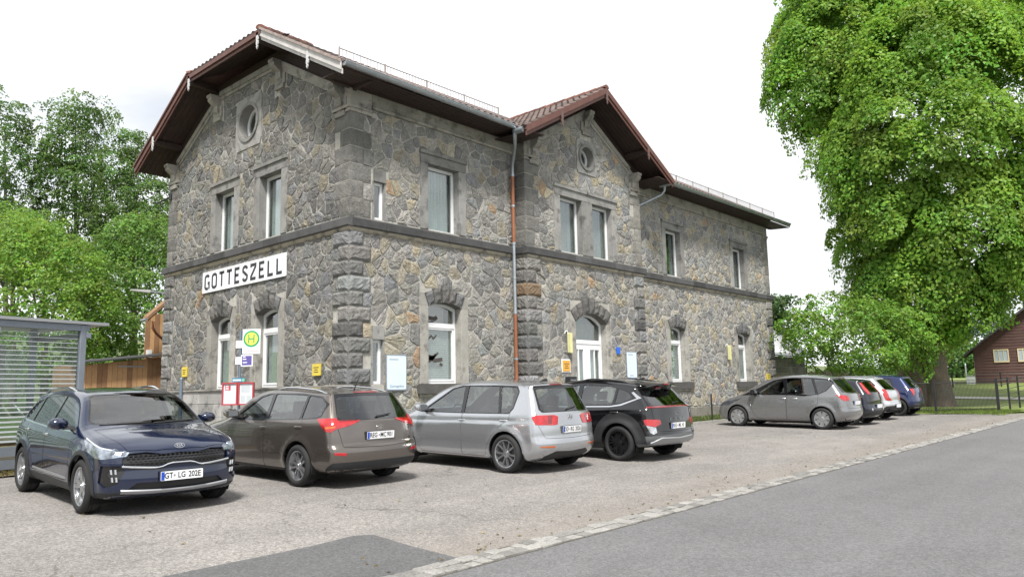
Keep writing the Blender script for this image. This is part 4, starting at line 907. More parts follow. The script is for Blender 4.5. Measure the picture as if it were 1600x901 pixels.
# ------------------------------------------------------------------ cars
class CarShape:
    def __init__(s, S):
        s.S = S; prof = spline(S['prof']); s.xr, s.xf = prof[:, 0].min(), prof[:, 0].max(); s.zt = prof[:, 1].max(); s.hw = S['w']/2
        s.xm = (s.xr+s.xf)/2; s.g = .02
        s.x0, s.z0 = s.xr-.5, -.1
        gx = np.arange(s.x0, s.xf+.6, s.g); gzz = np.arange(s.z0, s.zt+.4, s.g)
        X, Z = np.meshgrid(gx, gzz, indexing='ij'); p = np.stack([X.ravel(), Z.ravel()], 1)
        best = np.full(len(p), 1e9)
        for i in range(len(prof)):
            a, b = prof[i], prof[(i+1) % len(prof)]; ab = b-a; L = ab@ab
            if L < 1e-12: continue
            t = np.clip(((p-a)@ab)/L, 0, 1); d = p-a-t[:, None]*ab; best = np.minimum(best, (d*d).sum(1))
        sd = np.sqrt(best); sd[inpoly(p[:, 0], p[:, 1], prof)] *= -1
        s.sd = sd.reshape(X.shape)
    def width(s, x, z):
        S = s.S; k = S['side']; zz = z - S.get('bslope', -.03)*(x-s.xm)
        xs = [a for a, b in k]; ys = [b for a, b in k]
        off = sum(np.interp(zz+d, xs, ys) for d in (-.024, -.008, .008, .024))/4
        W = s.hw - off
        tf, tr = S.get('taper', (.10, .07)); x1 = S['wb']*.72; x2 = S['wb']*.2
        W = W - tf*np.clip((x-x1)/(s.xf-x1), 0, 1)**2.2 - tr*np.clip((x2-x)/(x2-s.xr), 0, 1)**2.2
        fl = S.get('flare', .018)
        for xw in (0, S['wb']):
            r = np.hypot(x-xw, z-S['rt']); W = W + fl*np.exp(-((r-S['rt']-.06)/.075)**2)
        return W
    def f(s, P):
        S = s.S; x, y, z = P[:, 0], P[:, 1], P[:, 2]; ay = np.abs(y); t = ay/s.hw
        wx = np.clip((x-s.xm)/(s.xf-s.xm), 0, 1); wr = np.clip((s.xm-x)/(s.xm-s.xr), 0, 1)
        cf, cr = S.get('bow', (.26, .16))
        x2 = x + cf*wx*(.8*t**2.2+.45*t**7) - cr*wr*(.8*t**2.2+.6*t**7)
        z2 = z + S.get('crown', .055)*t*t*np.clip((z-.6)/.35, 0, 1)
        fx = np.clip((x2-s.x0)/s.g, 0, s.sd.shape[0]-1.001); fz = np.clip((z2-s.z0)/s.g, 0, s.sd.shape[1]-1.001)
        i = fx.astype(int); j = fz.astype(int); u = fx-i; v = fz-j; D = s.sd
        Sd = D[i, j]*(1-u)*(1-v)+D[i+1, j]*u*(1-v)+D[i, j+1]*(1-u)*v+D[i+1, j+1]*u*v
        b = ay - s.width(x, z); k = S.get('k', .085)
        h = np.maximum(k-np.abs(Sd-b), 0)/k
        return np.maximum(Sd, b)+h*h*k*.25
    def grad(s, P, h=.006):
        g = np.empty_like(P)
        for a in range(3):
            d = np.zeros(3); d[a] = h; g[:, a] = (s.f(P+d)-s.f(P-d))/(2*h)
        return g
    def mesh(s, vox):
        ax = [np.arange(s.xr-2*vox, s.xf+2.1*vox, vox), None, np.arange(.05, s.zt+2.1*vox, vox)]
        n = int(math.ceil((s.hw+.06)/vox))+1; ax[1] = (np.arange(-n, n)+.5)*vox
        X = np.stack(np.meshgrid(*ax, indexing='ij'), -1); sh = X.shape[:3]; F = s.f(X.reshape(-1, 3)).reshape(sh)
        ins = F < 0; cs = tuple(d-1 for d in sh); acc = np.zeros(cs+(3,)); cnt = np.zeros(cs)
        C = [(a, b, c) for a in (0, 1) for b in (0, 1) for c in (0, 1)]
        sl = lambda o: tuple(slice(o[k], o[k]+cs[k]) for k in range(3))
        for a in C:
            for d in range(3):
                if a[d] == 1: continue
                b = tuple(1 if k == d else a[k] for k in range(3))
                fa, fb = F[sl(a)], F[sl(b)]; m = ins[sl(a)] != ins[sl(b)]
                t = np.where(m, fa/np.where(m, fa-fb, 1), 0)
                p = X[sl(a)]*(1-t[..., None])+X[sl(b)]*t[..., None]; acc += p*m[..., None]; cnt += m
        act = cnt > 0; idx = -np.ones(cs, int); idx[act] = np.arange(act.sum()); V = acc[act]/cnt[act][:, None]
        Q = []
        for d in range(3):
            e1, e2 = [(1, 2), (2, 0), (0, 1)][d]
            lo = [slice(1, c) for c in cs]; lo[d] = slice(0, cs[d])
            A = [slice(1, cs[k]) for k in range(3)]; A[d] = slice(0, cs[d])
            B = list(A); B[d] = slice(1, cs[d]+1)
            i0 = ins[tuple(A)]; i1 = ins[tuple(B)]; m = i0 != i1
            def ix(o1, o2):
                q = [slice(1, cs[k]) for k in range(3)]; q[d] = slice(0, cs[d])
                q[e1] = slice(1-o1, cs[e1]-o1); q[e2] = slice(1-o2, cs[e2]-o2); return idx[tuple(q)][m]
            q = np.stack([ix(1, 1), ix(0, 1), ix(0, 0), ix(1, 0)], 1); fl = ~i0[m]; q[fl] = q[fl][:, ::-1]; Q.append(q)
        Q = np.concatenate(Q)
        for _ in range(4):
            g = s.grad(V); V = V - (s.f(V)/np.maximum((g*g).sum(1), .05))[:, None]*g
        return V, Q
DARK = (.012, .012, .013)
def car_mats():
    M = {}
    M['plastic'] = mat('black_plastic', (.022, .023, .025), .55, spec=.4, bump=(400, .1, .001))
    M['gloss'] = mat('gloss_black', (.008, .008, .009), .08, spec=.5, coat=.5)
    M['rubber'] = mat('tyre_rubber', (.022, .022, .023), .75, spec=.3, noise=(9, .2))
    M['dark'] = mat('dark_lining', (.012, .012, .012), .9, spec=.1)
    M['chrome'] = mat('chrome', (.75, .76, .78), .12, metal=1.)
    M['alloy'] = mat('alloy_silver', (.52, .53, .55), .28, metal=.9)
    M['alloyd'] = mat('alloy_black', (.015, .015, .017), .2, metal=.3, coat=.5)
    M['steel'] = mat('brake_steel', (.10, .10, .105), .5, metal=.6)
    M['glass'] = glass('car_glass', (.60, .66, .65), 2.25)
    M['glassd'] = glass('car_glass_tinted', (.12, .14, .15), 2.1)
    M['red'] = mat('tail_lamp_red', (.36, .008, .012), .10, spec=.6, coat=1., noise=[(9, .35), (40, .35)])
    M['darkred'] = mat('tail_lamp_dark_red', (.16, .006, .010), .12, spec=.6, coat=1., noise=(18, .5))
    M['amber'] = mat('lamp_amber', (.45, .10, .02), .12, coat=1.)
    M['lens'] = mat('lamp_clear', (.42, .44, .47), .10, metal=.55, coat=1., noise=(14, .6))
    M['lensd'] = mat('lamp_dark', (.05, .055, .065), .08, metal=.3, coat=1., noise=(14, .6))
    M['headlamp'] = mat('headlamp_glass', (.30, .34, .40), .10, metal=.6, coat=1., noise=[(11, .7), (40, .4)])
    M['white'] = mat('plate_white', (.72, .73, .74), .4)
    M['ink'] = mat('plate_black', (.01, .01, .012), .5)
    M['eu'] = mat('plate_blue', (.01, .06, .42), .4)
    M['seat'] = mat('seat_cloth', (.03, .03, .033), .9, spec=.2)
    M['mirror'] = mat('mirror_glass', (.85, .87, .9), .02, metal=1.)
    M['skid'] = mat('silver_plastic', (.33, .34, .36), .38, metal=.5)
    M['lamp'] = mat('reflector_white', (.60, .62, .66), .15, metal=.4, coat=1.)
    M['greyp'] = mat('grey_plastic', (.10, .105, .11), .45)
    return M
def wheel_meshes(style, R, rr, wd):
    """tyre, rim and disc in wheel space: axis y (outside at +y), centre at the origin"""
    fn = lambda a, b, t: (a, t, b)
    t = MB(); h = wd/2
    t.lathe([(rr-.004, h-.03), (rr+.004, h-.006), (rr+.018, h+.004), ((rr+R)/2, h+.010), (R-.030, h), (R-.010, h-.016), (R, h-.04), (R+.0005, h-.052), (R-.006, h-.056), (R-.006, h-.064), (R+.001, h-.068), (R+.001, .018), (R-.007, .014), (R-.007, .004),
             (R+.001, 0), (R+.001, -h+.04), (R-.012, -h+.01), (R-.04, -h), (rr, -h+.02)], fn, 40)
    tyre = mkmesh('tyre', t.V, t.F, MATS['tyre_rubber'], smooth=True); fixn(tyre)
    r = MB(); d0 = h-.018
    r.lathe([(rr-.03, h-.11), (rr-.014, h-.04), (rr-.012, d0), (rr+.003, d0+.006), (rr+.006, d0-.004), (rr+.006, -h+.03)], fn, 40)
    if style == 'cap':                                    # wheel cover, broad petals
        r.lathe([(.0, d0+.012), (.05, d0+.012), (.075, d0+.002)], fn, 24); n = 7
        for k in range(n):
            a0 = 2*math.pi*k/n; q = []
            for rad, wd_ in ((.06, .045), (.12, .052), (rr*.72, .062), (rr-.016, .078)):
                q.append((rad, wd_))
            up = [(ra, w_) for ra, w_ in q] + [(ra, -w_) for ra, w_ in q[::-1]]
            f2 = lambda u, v, d: (u*math.cos(a0)-v*math.sin(a0), d, u*math.sin(a0)+v*math.cos(a0))
            r.prism(up, f2, d0-.03, d0+.004)
    else:
        n = {'twin5': 5, 'ten': 5, 'five': 5, 'y5': 5, 'steel': 8}[style]
        r.lathe([(0, d0-.004), (.03, d0-.004), (.034, d0-.012), (.062, d0-.016), (.072, d0-.045)], fn, 24)
        for k in range(n):
            a0 = 2*math.pi*k/n + .3
            f2 = lambda u, v, d, a0=a0: (u*math.cos(a0)-v*math.sin(a0), d - .02*(1-(u/rr)**2), u*math.sin(a0)+v*math.cos(a0))
            if style == 'twin5':
                for s in (-1, 1):
                    r.prism([(.05, s*.004), (rr-.012, s*.028), (rr-.012, s*.066), (.12, s*.044), (.05, s*.036)], f2, d0-.04, d0-.004)
            elif style == 'ten':
                for s in (-1, 1):
                    r.prism([(.05, s*.002), (.10, s*.008), (rr-.012, s*.050), (rr-.012, s*.086), (.09, s*.032), (.05, s*.03)], f2, d0-.035, d0-.002)
            elif style == 'five':
                r.prism([(.05, -.030), (rr-.012, -.052), (rr-.012, -.012), (rr*.62, 0), (rr-.012, .012), (rr-.012, .052), (.05, .030)], f2, d0-.04, d0-.002)
            elif style == 'y5':
                r.prism([(.05, -.028), (.10, -.020), (rr-.012, -.085), (rr-.012, -.060), (.14, -.004), (rr-.012, -.012), (rr-.012, .020), (.14, .006), (rr-.012, .085), (rr-.012, .105), (.10, .026), (.05, .028)], f2, d0-.04, d0-.002)
            else:
                r.prism([(.06, -.02), (rr-.012, -.05), (rr-.012, .05), (.06, .02)], f2, d0-.04, d0-.006)
    rim = mkmesh('rim', r.V, r.F, MATS['alloy_black' if style in ('y5b',) else 'alloy_silver']); fixn(rim)
    b = MB(); b.lathe([(0, h-.10), (.14, h-.10), (.142, h-.115), (rr-.03, h-.118), (rr-.028, -h+.04)], fn, 24)
    disc = mkmesh('brake_disc', b.V, b.F, MATS['brake_steel']); fixn(disc)
    return tyre, rim, disc
def build_car(S):
    M = car_mats(); sh = CarShape(S); hw = sh.hw; wb = S['wb']; rt = S['rt']
    paint = mat('paint_'+S['name'], S['paint'], S.get('prough', .32), metal=S.get('pmetal', .55), coat=1., two=DARK, noise=(350, .05))
    M['paint'] = paint
    # car frame: x forward, y left, z up, origin on the ground under the rear axle's middle
    x, y = S['pos']; a = S['rot']
    xax = Vector((math.cos(a), math.sin(a), 0)); xax = (xax - GN*xax.dot(GN)).normalized(); yax = GN.cross(xax)
    mw = Matrix(((xax.x, yax.x, GN.x, x), (xax.y, yax.y, GN.y, y), (xax.z, yax.z, GN.z, gz(x, y)), (0, 0, 0, 1)))
    root = empty(S['name'], None, label=S['label'], cat='car', group='cars parked at the station', mat=mw)
    V, Q = sh.mesh(S.get('vox', .036))
    VL = [tuple(v) for v in V]; FL = [list(q) for q in Q.tolist()]; nf = len(FL); cap = nf*3+4000
    FC = np.zeros((cap, 3)); FN = np.zeros((cap, 3)); RID = np.full(cap, -1, int); RID[:nf] = 0
    A4 = V[Q]; FC[:nf] = A4.mean(1); nn_ = np.cross(A4[:, 2]-A4[:, 0], A4[:, 3]-A4[:, 1]); FN[:nf] = nn_/np.maximum(np.linalg.norm(nn_, axis=1), 1e-9)[:, None]
    META = {0: dict(name='body', mat='paint')}; cnt = [nf]
    class XYZ:
        def __init__(s, a): s.x, s.y, s.z = a[:, 0], a[:, 1], a[:, 2]
    def cut(poly, ua, va, cond, meta):
        rid = len(META); META[rid] = meta; k = cnt[0]
        ua = np.array(ua, float); va = np.array(va, float); pl = np.array(poly); r = .06
        cu, cv = FC[:k] @ ua, FC[:k] @ va
        ok = (RID[:k] == 0) & (cu > pl[:, 0].min()-r) & (cu < pl[:, 0].max()+r) & (cv > pl[:, 1].min()-r) & (cv < pl[:, 1].max()+r) & cond(XYZ(FC[:k]), XYZ(FN[:k]))
        fs = np.where(ok)[0].tolist()
        if not fs: return
        UV = {}
        def uv(i):
            q = UV.get(i)
            if q is None: p = VL[i]; q = UV[i] = (p[0]*ua[0]+p[1]*ua[1]+p[2]*ua[2], p[0]*va[0]+p[1]*va[1]+p[2]*va[2])
            return q
        n = len(poly)
        for e in range(n):
            p, q = poly[e], poly[(e+1) % n]; dx, dy = q[0]-p[0], q[1]-p[1]; L = math.hypot(dx, dy)
            if L < 1e-6: continue
            nx, ny = dy/L, -dx/L; e0, e1 = min(p[0], q[0])-.05, max(p[0], q[0])+.05; g0, g1 = min(p[1], q[1])-.05, max(p[1], q[1])+.05
            sp = {}; new = []; fa = np.array(fs); fu = FC[fa] @ ua; fv = FC[fa] @ va
            near = fa[(fu > e0) & (fu < e1) & (fv > g0) & (fv < g1) & (np.abs((fu-p[0])*nx+(fv-p[1])*ny) < .06)]
            for f in near.tolist():
                F_ = FL[f]; U_ = [uv(i) for i in F_]
                D_ = [(u-p[0])*nx+(v-p[1])*ny for u, v in U_]
                D_ = [0. if abs(d) < 1e-5 else d for d in D_]
                if not (max(D_) > 0 and min(D_) < 0): continue
                pa, pb = [], []
                m_ = len(F_)
                for t in range(m_):
                    i, j = F_[t], F_[(t+1) % m_]; di, dj = D_[t], D_[(t+1) % m_]
                    if di >= 0: pa.append(i)
                    if di <= 0: pb.append(i)
                    if di*dj < 0:
                        key = (i, j) if i < j else (j, i); w_ = sp.get(key)
                        if w_ is None:
                            tt = di/(di-dj); a_, b_ = VL[i], VL[j]; w_ = sp[key] = len(VL); VL.append(tuple(a_[c]+(b_[c]-a_[c])*tt for c in range(3)))
                        pa.append(w_); pb.append(w_)
                if len(pa) < 3 or len(pb) < 3: continue
                FL[f] = pa; FC[f] = [sum(VL[i][c] for i in pa)/len(pa) for c in range(3)]
                h = cnt[0]; FL.append(pb); FC[h] = [sum(VL[i][c] for i in pb)/len(pb) for c in range(3)]; FN[h] = FN[f]; RID[h] = 0; cnt[0] += 1; new.append(h)
            fs += new
        fa = np.array(fs); ins = inpoly(FC[fa] @ ua, FC[fa] @ va, poly); RID[fa[ins]] = rid
    X, Y, Z = (1, 0, 0), (0, 1, 0), (0, 0, 1); s2 = 1/math.sqrt(2)
    conds = {'side': lambda c, n: (abs(n.y) > .25) & (abs(c.y) > .3), 'sideall': lambda c, n: c.x > -99,
             'front': lambda c, n: (n.x > .08) & (c.x > sh.xm), 'rear': lambda c, n: (n.x < -.08) & (c.x < sh.xm),
             'ftop': lambda c, n: (n.x > .05) & (n.z > -.2) & (c.x > sh.xm), 'top': lambda c, n: n.z > .3}
    def region(kind, poly, meta):
        poly = [tuple(map(float, p[:2])) for p in poly]
        if meta.get('round'): poly = rpoly(poly, meta['round'])
        if kind in ('front', 'rear', 'ftop') and not meta.get('full'):            # given for y >= 0: mirror into a full outline
            poly = poly + [(-p[0], p[1]) for p in poly[::-1] if abs(p[0]) > 1e-6]
        gp = meta.get('gap', 0); inner = poly_inset(poly, gp) if gp else poly
        sides = [(poly, inner)]
        if kind in ('rc', 'fc'):
            for s in (1, -1):
                ua = (s2, s*s2, 0) if kind == 'rc' else (-s2, s*s2, 0)
                cd = (lambda c, n, s=s: (c.y*s > .05) & (c.x < sh.xm) & ((n.x < -.05) | (abs(n.y) > .3))) if kind == 'rc' else (lambda c, n, s=s: (c.y*s > .05) & (c.x > sh.xm) & ((n.x > .05) | (abs(n.y) > .3)))
                sc_ = lambda P_: [(u*s2, v) for u, v in P_]
                cut(sc_(inner), ua, Z, cd, dict(meta))
                if gp: cut(sc_(poly), ua, Z, cd, dict(name='gap', delete=True))
            return
        ua, va = {'side': (X, Z), 'sideall': (X, Z), 'front': (Y, Z), 'ftop': (Y, Z), 'rear': (Y, Z), 'top': (X, Y)}[kind]
        cd = conds[kind]
        if meta.get('cond'): b0 = cd; c2 = meta['cond']; cd = lambda c, n: b0(c, n) & c2(c, n)
        cut(inner, ua, va, cd, meta)
        if gp: cut(poly, ua, va, cd, dict(name='gap', delete=True))
    # wheel arches first
    Ra = rt+S.get('archgap', .05)
    for xw in (0, wb):
        arc = [(xw+Ra*math.cos(t), rt+.005+Ra*math.sin(t)) for t in np.linspace(-.35, math.pi+.35, 30)]
        arc = [(xw+Ra*math.cos(.35)+.02, 0)] + arc + [(xw-Ra*math.cos(.35)-.02, 0)]
        cut(arc, X, Z, lambda c, n: abs(c.y) > hw-.30, dict(name='gap', delete=True))
    for kind, poly, meta in S['regions']: region(kind, poly, meta)
    # body parts out of the cut shell
    VV = np.array(VL); NN = sh.grad(VV); NN /= np.maximum(np.linalg.norm(NN, axis=1), 1e-6)[:, None]
    groups = {}
    for f in range(cnt[0]):
        m = META[RID[f]]
        if m.get('delete'): continue
        key = (RID[f], (1 if FC[f, 1] > 0 else -1) if (m.get('lr') and RID[f]) else 0)
        groups.setdefault(key, []).append(f)
    objs = {}
    for (rid, sd), fl in groups.items():
        m = META[rid]; off = m.get('off', 0.); fl_d = m.get('flange', .022)
        lens = [len(FL[f]) for f in fl]; flat = np.array([i for f in fl for i in FL[f]]); used, inv = np.unique(flat, return_inverse=True)
        P = VV[used]+NN[used]*off; Nn = NN[used]; st = np.concatenate([[0], np.cumsum(lens)])
        Fc = [inv[st[k]:st[k+1]].tolist() for k in range(len(fl))]; ln = [Nn[inv]]
        ec = {}
        for q in Fc:
            for t in range(len(q)):
                a_, b_ = q[t], q[(t+1) % len(q)]; key = (a_, b_) if a_ < b_ else (b_, a_)
                ec[key] = None if key in ec else (a_, b_)
        bd = np.array([v for v in ec.values() if v is not None])
        if len(bd) and fl_d:
            A, B = P[bd[:, 0]], P[bd[:, 1]]; An, Bn = Nn[bd[:, 0]], Nn[bd[:, 1]]; k = len(P); nb = len(bd)
            P = np.concatenate([P, A, B, B-Bn*fl_d, A-An*fl_d]); r_ = np.arange(nb)
            Fc += np.stack([k+nb+r_, k+r_, k+3*nb+r_, k+2*nb+r_], 1).tolist()
            fnm = np.cross(B-A, An); fnm /= np.maximum(np.linalg.norm(fnm, axis=1), 1e-9)[:, None]; ln.append(np.repeat(fnm, 4, axis=0))
        me = mkmesh(m['name'], P.tolist(), Fc, M[m['mat']], smooth=True)
        me.normals_split_custom_set(np.concatenate(ln).tolist())
        par = root
        if m.get('parent'): par = objs.get((m['parent'], sd)) or objs.get((m['parent'], 0)) or root
        o = link(m['name'], me, par); objs[(m['name'], sd)] = o
        if m.get('label'): o['label'] = m['label']
    body = objs[('body', 0)]
    # wheel wells
    for xw in (0, wb):
        for s in (1, -1):
            n = 20; v = []; ww = MB()
            for k in range(n+1):
                t = -.5+(math.pi+1)*k/n; v.append((xw+(Ra+.012)*math.cos(t), rt+(Ra+.012)*math.sin(t)))
            b = len(ww.V); V_ = [(px, s*(hw-.035), pz) for px, pz in v]+[(px, s*(hw-.33), pz) for px, pz in v]
            ww.add(V_, [(k, k+1, n+2+k, n+1+k) for k in range(n)]+[tuple(range(n+1, 2*n+2))]); ww.build('wheel_well', M['dark'], root, fix=False)
    # wheels
    wd = S.get('tw', .215); ty, ri, di = wheel_meshes(S['wheel'], rt, S['rr'], wd)
    if S.get('rimmat'): ri.materials[0] = M[S['rimmat']]
    tr = S.get('track', S['w']-.21)
    for xw in (0, wb):
        for s in (1, -1):
            st = S.get('steer', 0) if xw else 0
            t = link('wheel', ty, root, (xw, s*tr/2, rt), (0, random.uniform(0, 1), (math.pi if s < 0 else 0)+st)); t.name = 'wheel'
            link('rim', ri, t); link('brake_disc', di, t)
    # cabin
    zb = S['belt']; c = MB(); fx = S['cowl']
    c.box((.15, -hw+.16, .24), (fx-.1, hw-.16, .36)).build('cabin_floor', M['dark'], root)
    d = MB(); d.prism([(fx-.42, .62), (fx-.36, zb-.06), (fx-.05, zb-.03), (fx+.1, zb-.12), (fx, .5)], lambda u, v, q: (u, q, v), -hw+.15, hw-.15); d.build('dashboard', M['seat'], root)
    bz = MB(); bz.prism([(-.62 if sh.xr < -.7 else -.5, .3), (-.55 if sh.xr < -.7 else -.45, zb-.08), (.02, zb-.06), (.05, .3)], lambda u, v, q: (u, q, v), -hw+.2, hw-.2); bz.build('parcel_shelf', M['dark'], root)
    def seat(px, py):
        s = MB(); r = lambda u, v, q: (px+u, py+q, v)
        s.prism(rpoly([(-.10, .38), (.42, .40), (.46, .54), (-.02, .50)], .06), r, -.24, .24)
        s.prism(rpoly([(-.10, .46), (.06, .46), (-.13, zb+.12), (-.23, zb+.10)], .05), r, -.22, .22)
        s.prism(rpoly([(-.17, zb+.13), (-.25, zb+.12), (-.29, zb+.30), (-.21, zb+.31)], .03), r, -.13, .13)
        autosmooth(s.build('seat', M['seat'], root), 50)
    sx = S.get('seatx', .95)
    for py in (-.36, .36): seat(sx, py); seat(sx-.82, py)
    sw = MB(); q = Matrix.Rotation(R(-62), 3, 'Y')
    pts = [Vector((sx+.62, .36, zb-.03))+q @ Vector((.18*math.cos(t), .18*math.sin(t), 0)) for t in np.linspace(0, 2*math.pi, 19)]
    sw.tube(pts, .016, 6, caps=False); sw.tube([pts[4], pts[13]], .02, 5); sw.build('steering_wheel', M['seat'], root)
    # mirrors
    for s in (1, -1):
        mxp, mzp = S['mirror']; yb = float(sh.width(np.array([mxp]), np.array([mzp]))[0])
        m = MB(); sec = [(0, .55), (.05, .9), (.11, 1.0), (.17, .9), (.205, .6)]
        prof = [(-.085, -.055), (-.085, .06), (-.03, .085), (.06, .07), (.105, .02), (.08, -.05), (0, -.075)]
        V_ = []; F_ = []
        for j, (dy, k) in enumerate(sec):
            V_ += [(mxp+(pu*k if pu > 0 else pu), s*(yb+.05+dy), mzp+.075+pv*k) for pu, pv in prof]
        n = len(prof)
        for j in range(len(sec)-1):
            F_ += [(j*n+k, j*n+(k+1) % n, (j+1)*n+(k+1) % n, (j+1)*n+k) for k in range(n)]
        F_ += [tuple(range(n)), tuple(range(len(V_)-1, len(V_)-1-n, -1))]
        o = m.add(V_, F_).build('mirror', M[S.get('mirmat', 'paint')], root); autosmooth(o, 60)
        g = MB(); g.box((mxp-.089, s*(yb+.07), mzp+.03), (mxp-.0845, s*(yb+.235), mzp+.125)); g.build('mirror_glass', M['mirror'], o)
        st = MB(); st.prism([(-.06, .0), (-.05, .045), (.05, .045), (.07, .0)], lambda u, v, d: (mxp+u, s*(yb-.04+d), mzp+.0+v), 0, .14); st.build('mirror_foot', M['plastic'], o)
    # handles
    for hx, hz in S['handles']:
        for s in (1, -1):
            yb = float(sh.width(np.array([hx]), np.array([hz]))[0])
            h = MB(); n = 9; V_ = []
            for k in range(n):
                t = k/(n-1); o_ = .030*math.sin(math.pi*t)**.5; V_ += [(hx-.095+.19*t, s*(yb-.004+o_-.008), hz-.016), (hx-.095+.19*t, s*(yb-.002+o_), hz-.008), (hx-.095+.19*t, s*(yb-.002+o_), hz+.008), (hx-.095+.19*t, s*(yb-.004+o_-.008), hz+.016)]
            h.add(V_, [(k*4+j, k*4+j+1, k*4+j+5, k*4+j+4) for k in range(n-1) for j in range(3)])
            door = None
            cand = [o for o in root.children if o.name.split('.')[0] in ('front_door', 'rear_door')]
            best = None
            for o in cand:
                co = np.array([v.co[:] for v in o.data.vertices]); 
                if (co[:, 1].mean() > 0) == (s > 0) and co[:, 0].min() < hx < co[:, 0].max(): best = o
            autosmooth(h.build('handle', M[S.get('handmat', 'paint')], best or root), 60)
    # roof rails
    if S.get('rails'):
        x0, x1, lift = S['rails']
        for s in (1, -1):
            r = MB(); P = []
            for k in range(15):
                t = k/14; px = x0+(x1-x0)*t; yy = S.get('raily', .60)-.03*t
                # find the roof height there
                zz = np.linspace(1.2, sh.zt+.05, 60); ff = sh.f(np.stack([np.full(60, px), np.full(60, yy), zz], 1)); i = np.where(ff < 0)[0]; zr = zz[i[-1]] if len(i) else 1.4
                P.append((px, s*yy, zr-.012+lift*min(1, 5*min(t, 1-t)+.05)))
            r.tube(P, [.012]+[.017]*13+[.012], 6); autosmooth(r.build('roof_rail', M[S.get('railmat', 'chrome')], root), 60)
    if S.get('antenna'):
        ax_, kind = S['antenna']; a_ = MB(); zz = sh.zt-.03
        if kind == 'rod': a_.tube([(ax_, 0, zz), (ax_-.06, 0, zz+.10), (ax_-.15, 0, zz+.24)], [.012, .005, .003], 6)
        else: a_.prism([(-.08, 0), (-.06, .06), (.1, 0)], lambda u, v, d: (ax_+u, d, zz+v), -.02, .02)
        a_.build('antenna', M['plastic'], root)
    # plates
    def surf(px0, yy, zz, dirx):
        """point of the body reached from outside along x at (yy, zz)"""
        xs = np.linspace(sh.xf+.1, sh.xm, 400) if dirx > 0 else np.linspace(sh.xr-.1, sh.xm, 400)
        ff = sh.f(np.stack([xs, np.full(400, yy), np.full(400, zz)], 1)); i = np.where(ff < 0)[0]
        return float(xs[i[0]]) if len(i) else px0
    def on_end(dirx, yc, zc, tilt=0., out=.012):
        xs = surf(0, yc, zc, dirx); s = dirx
        # u runs to the viewer's right when looking at that end of the car
        ct, st_ = math.cos(tilt), math.sin(tilt)
        return lambda u, v, d: (xs + s*(out+d)*ct - s*v*st_, yc + s*u, zc + v*ct + (out+d)*st_)
    if S.get('plate'):
        dirx, zc, tilt, txt = S['plate']; fn = on_end(dirx, 0, zc, tilt, S.get('plateout', .02))
        p = MB(); p.prism(rpoly([(-.272, -.062), (.272, -.062), (.272, .062), (-.272, .062)], .01), fn, -.02, 0); po = p.build('number_plate_holder', M['plastic'], root)
        p = MB(); p.prism(rpoly([(-.26, -.055), (.26, -.055), (.26, .055), (-.26, .055)], .01), fn, 0, .004); pl = p.build('number_plate', M['white'], root)
        p = MB(); p.prism([(-.255, -.05), (-.215, -.05), (-.215, .05), (-.255, .05)], fn, .004, .0055); p.build('country_band', M['eu'], pl)
        for s_, u0 in txt:
            v_, f_ = text_mesh(s_, .098, lambda u, v, d, u0=u0: fn(u0+u, v-.001, .0045+d), .001, .0022, .80)
            link('lettering', mkmesh('lettering', v_, f_, M['ink']), pl)
        p = MB(); c_ = S.get('seal', -.045); p.prism([(c_+.015*math.cos(t), .0+.015*math.sin(t)) for t in np.linspace(0, 6.28, 13)[:-1]], fn, .004, .0052); p.build('seal', M['skid'], pl)
    for e in S.get('emblems', []):
        dirx, zc, tilt, kind, sz = e[:5]; fn = on_end(dirx, e[5] if len(e) > 5 else 0, zc, tilt, .006); m = MB()
        ell = lambda a_, b_: [(a_*math.cos(t), b_*math.sin(t)) for t in np.linspace(0, 2*math.pi, 25)[:-1]]
        def stroke(u0, v0, u1, v1, t_=.12):
            dx, dy = u1-u0, v1-v0; L = math.hypot(dx, dy); nx, ny = -dy/L*t_*sz, dx/L*t_*sz
            m.prism([(u0*sz+nx, v0*sz+ny), (u1*sz+nx, v1*sz+ny), (u1*sz-nx, v1*sz-ny), (u0*sz-nx, v0*sz-ny)], fn, 0, .006)
        def ring(a_, b_, w_):
            o_ = ell(a_, b_); i_ = ell(a_-w_, b_-w_); n = len(o_)
            m.add([fn(u, v, .006) for u, v in o_]+[fn(u, v, .006) for u, v in i_]+[fn(u, v, -.004) for u, v in o_], [(k, (k+1) % n, n+(k+1) % n, n+k) for k in range(n)]+[(k, (k+1) % n, 2*n+(k+1) % n, 2*n+k) for k in range(n)])
        if kind == 'oval_text':
            ring(sz, sz*.52, sz*.10); v_, f_ = text_mesh('KIA', sz*.82, fn, .006, sz*.02, .95); m.add(v_, f_)
        elif kind == 'round_vw':
            ring(sz, sz, sz*.12); [stroke(*q_) for q_ in ((-.36, .85, 0, .02), (.36, .85, 0, .02), (-.8, .35, -.36, -.75), (-.36, -.75, 0, .0), (0, 0, .36, -.75), (.36, -.75, .8, .35))]
        elif kind == 'oval_h':
            ring(sz*1.25, sz*.72, sz*.12); [stroke(*q_) for q_ in ((-.55, -.5, -.35, .5), (.35, -.5, .55, .5), (-.45, -.1, .45, .1))]
        elif kind == 'bolt':
            ring(sz, sz, sz*.14); stroke(-1, 0, 1, 0, .1)
        elif kind.startswith('t:'):
            v_, f_ = text_mesh(kind[2:], sz, fn, .004, sz*.02, e[6] if len(e) > 6 else 1.); m.add(v_, f_)
        m.build('emblem' if not kind.startswith('t:') else 'lettering', M['chrome'], root, fix=False)
    for fn_ in S.get('extra', []): fn_(root, M, sh, on_end, surf)
    return root
def pane(name, poly, mt='glass', **k): return ('side', poly, dict(name=name, mat=mt, lr=True, off=-.008, round=.025, **k))
def door(name, poly, **k): return ('side', poly, dict(name=name, mat='paint', lr=True, gap=.0075, round=.03, **k))
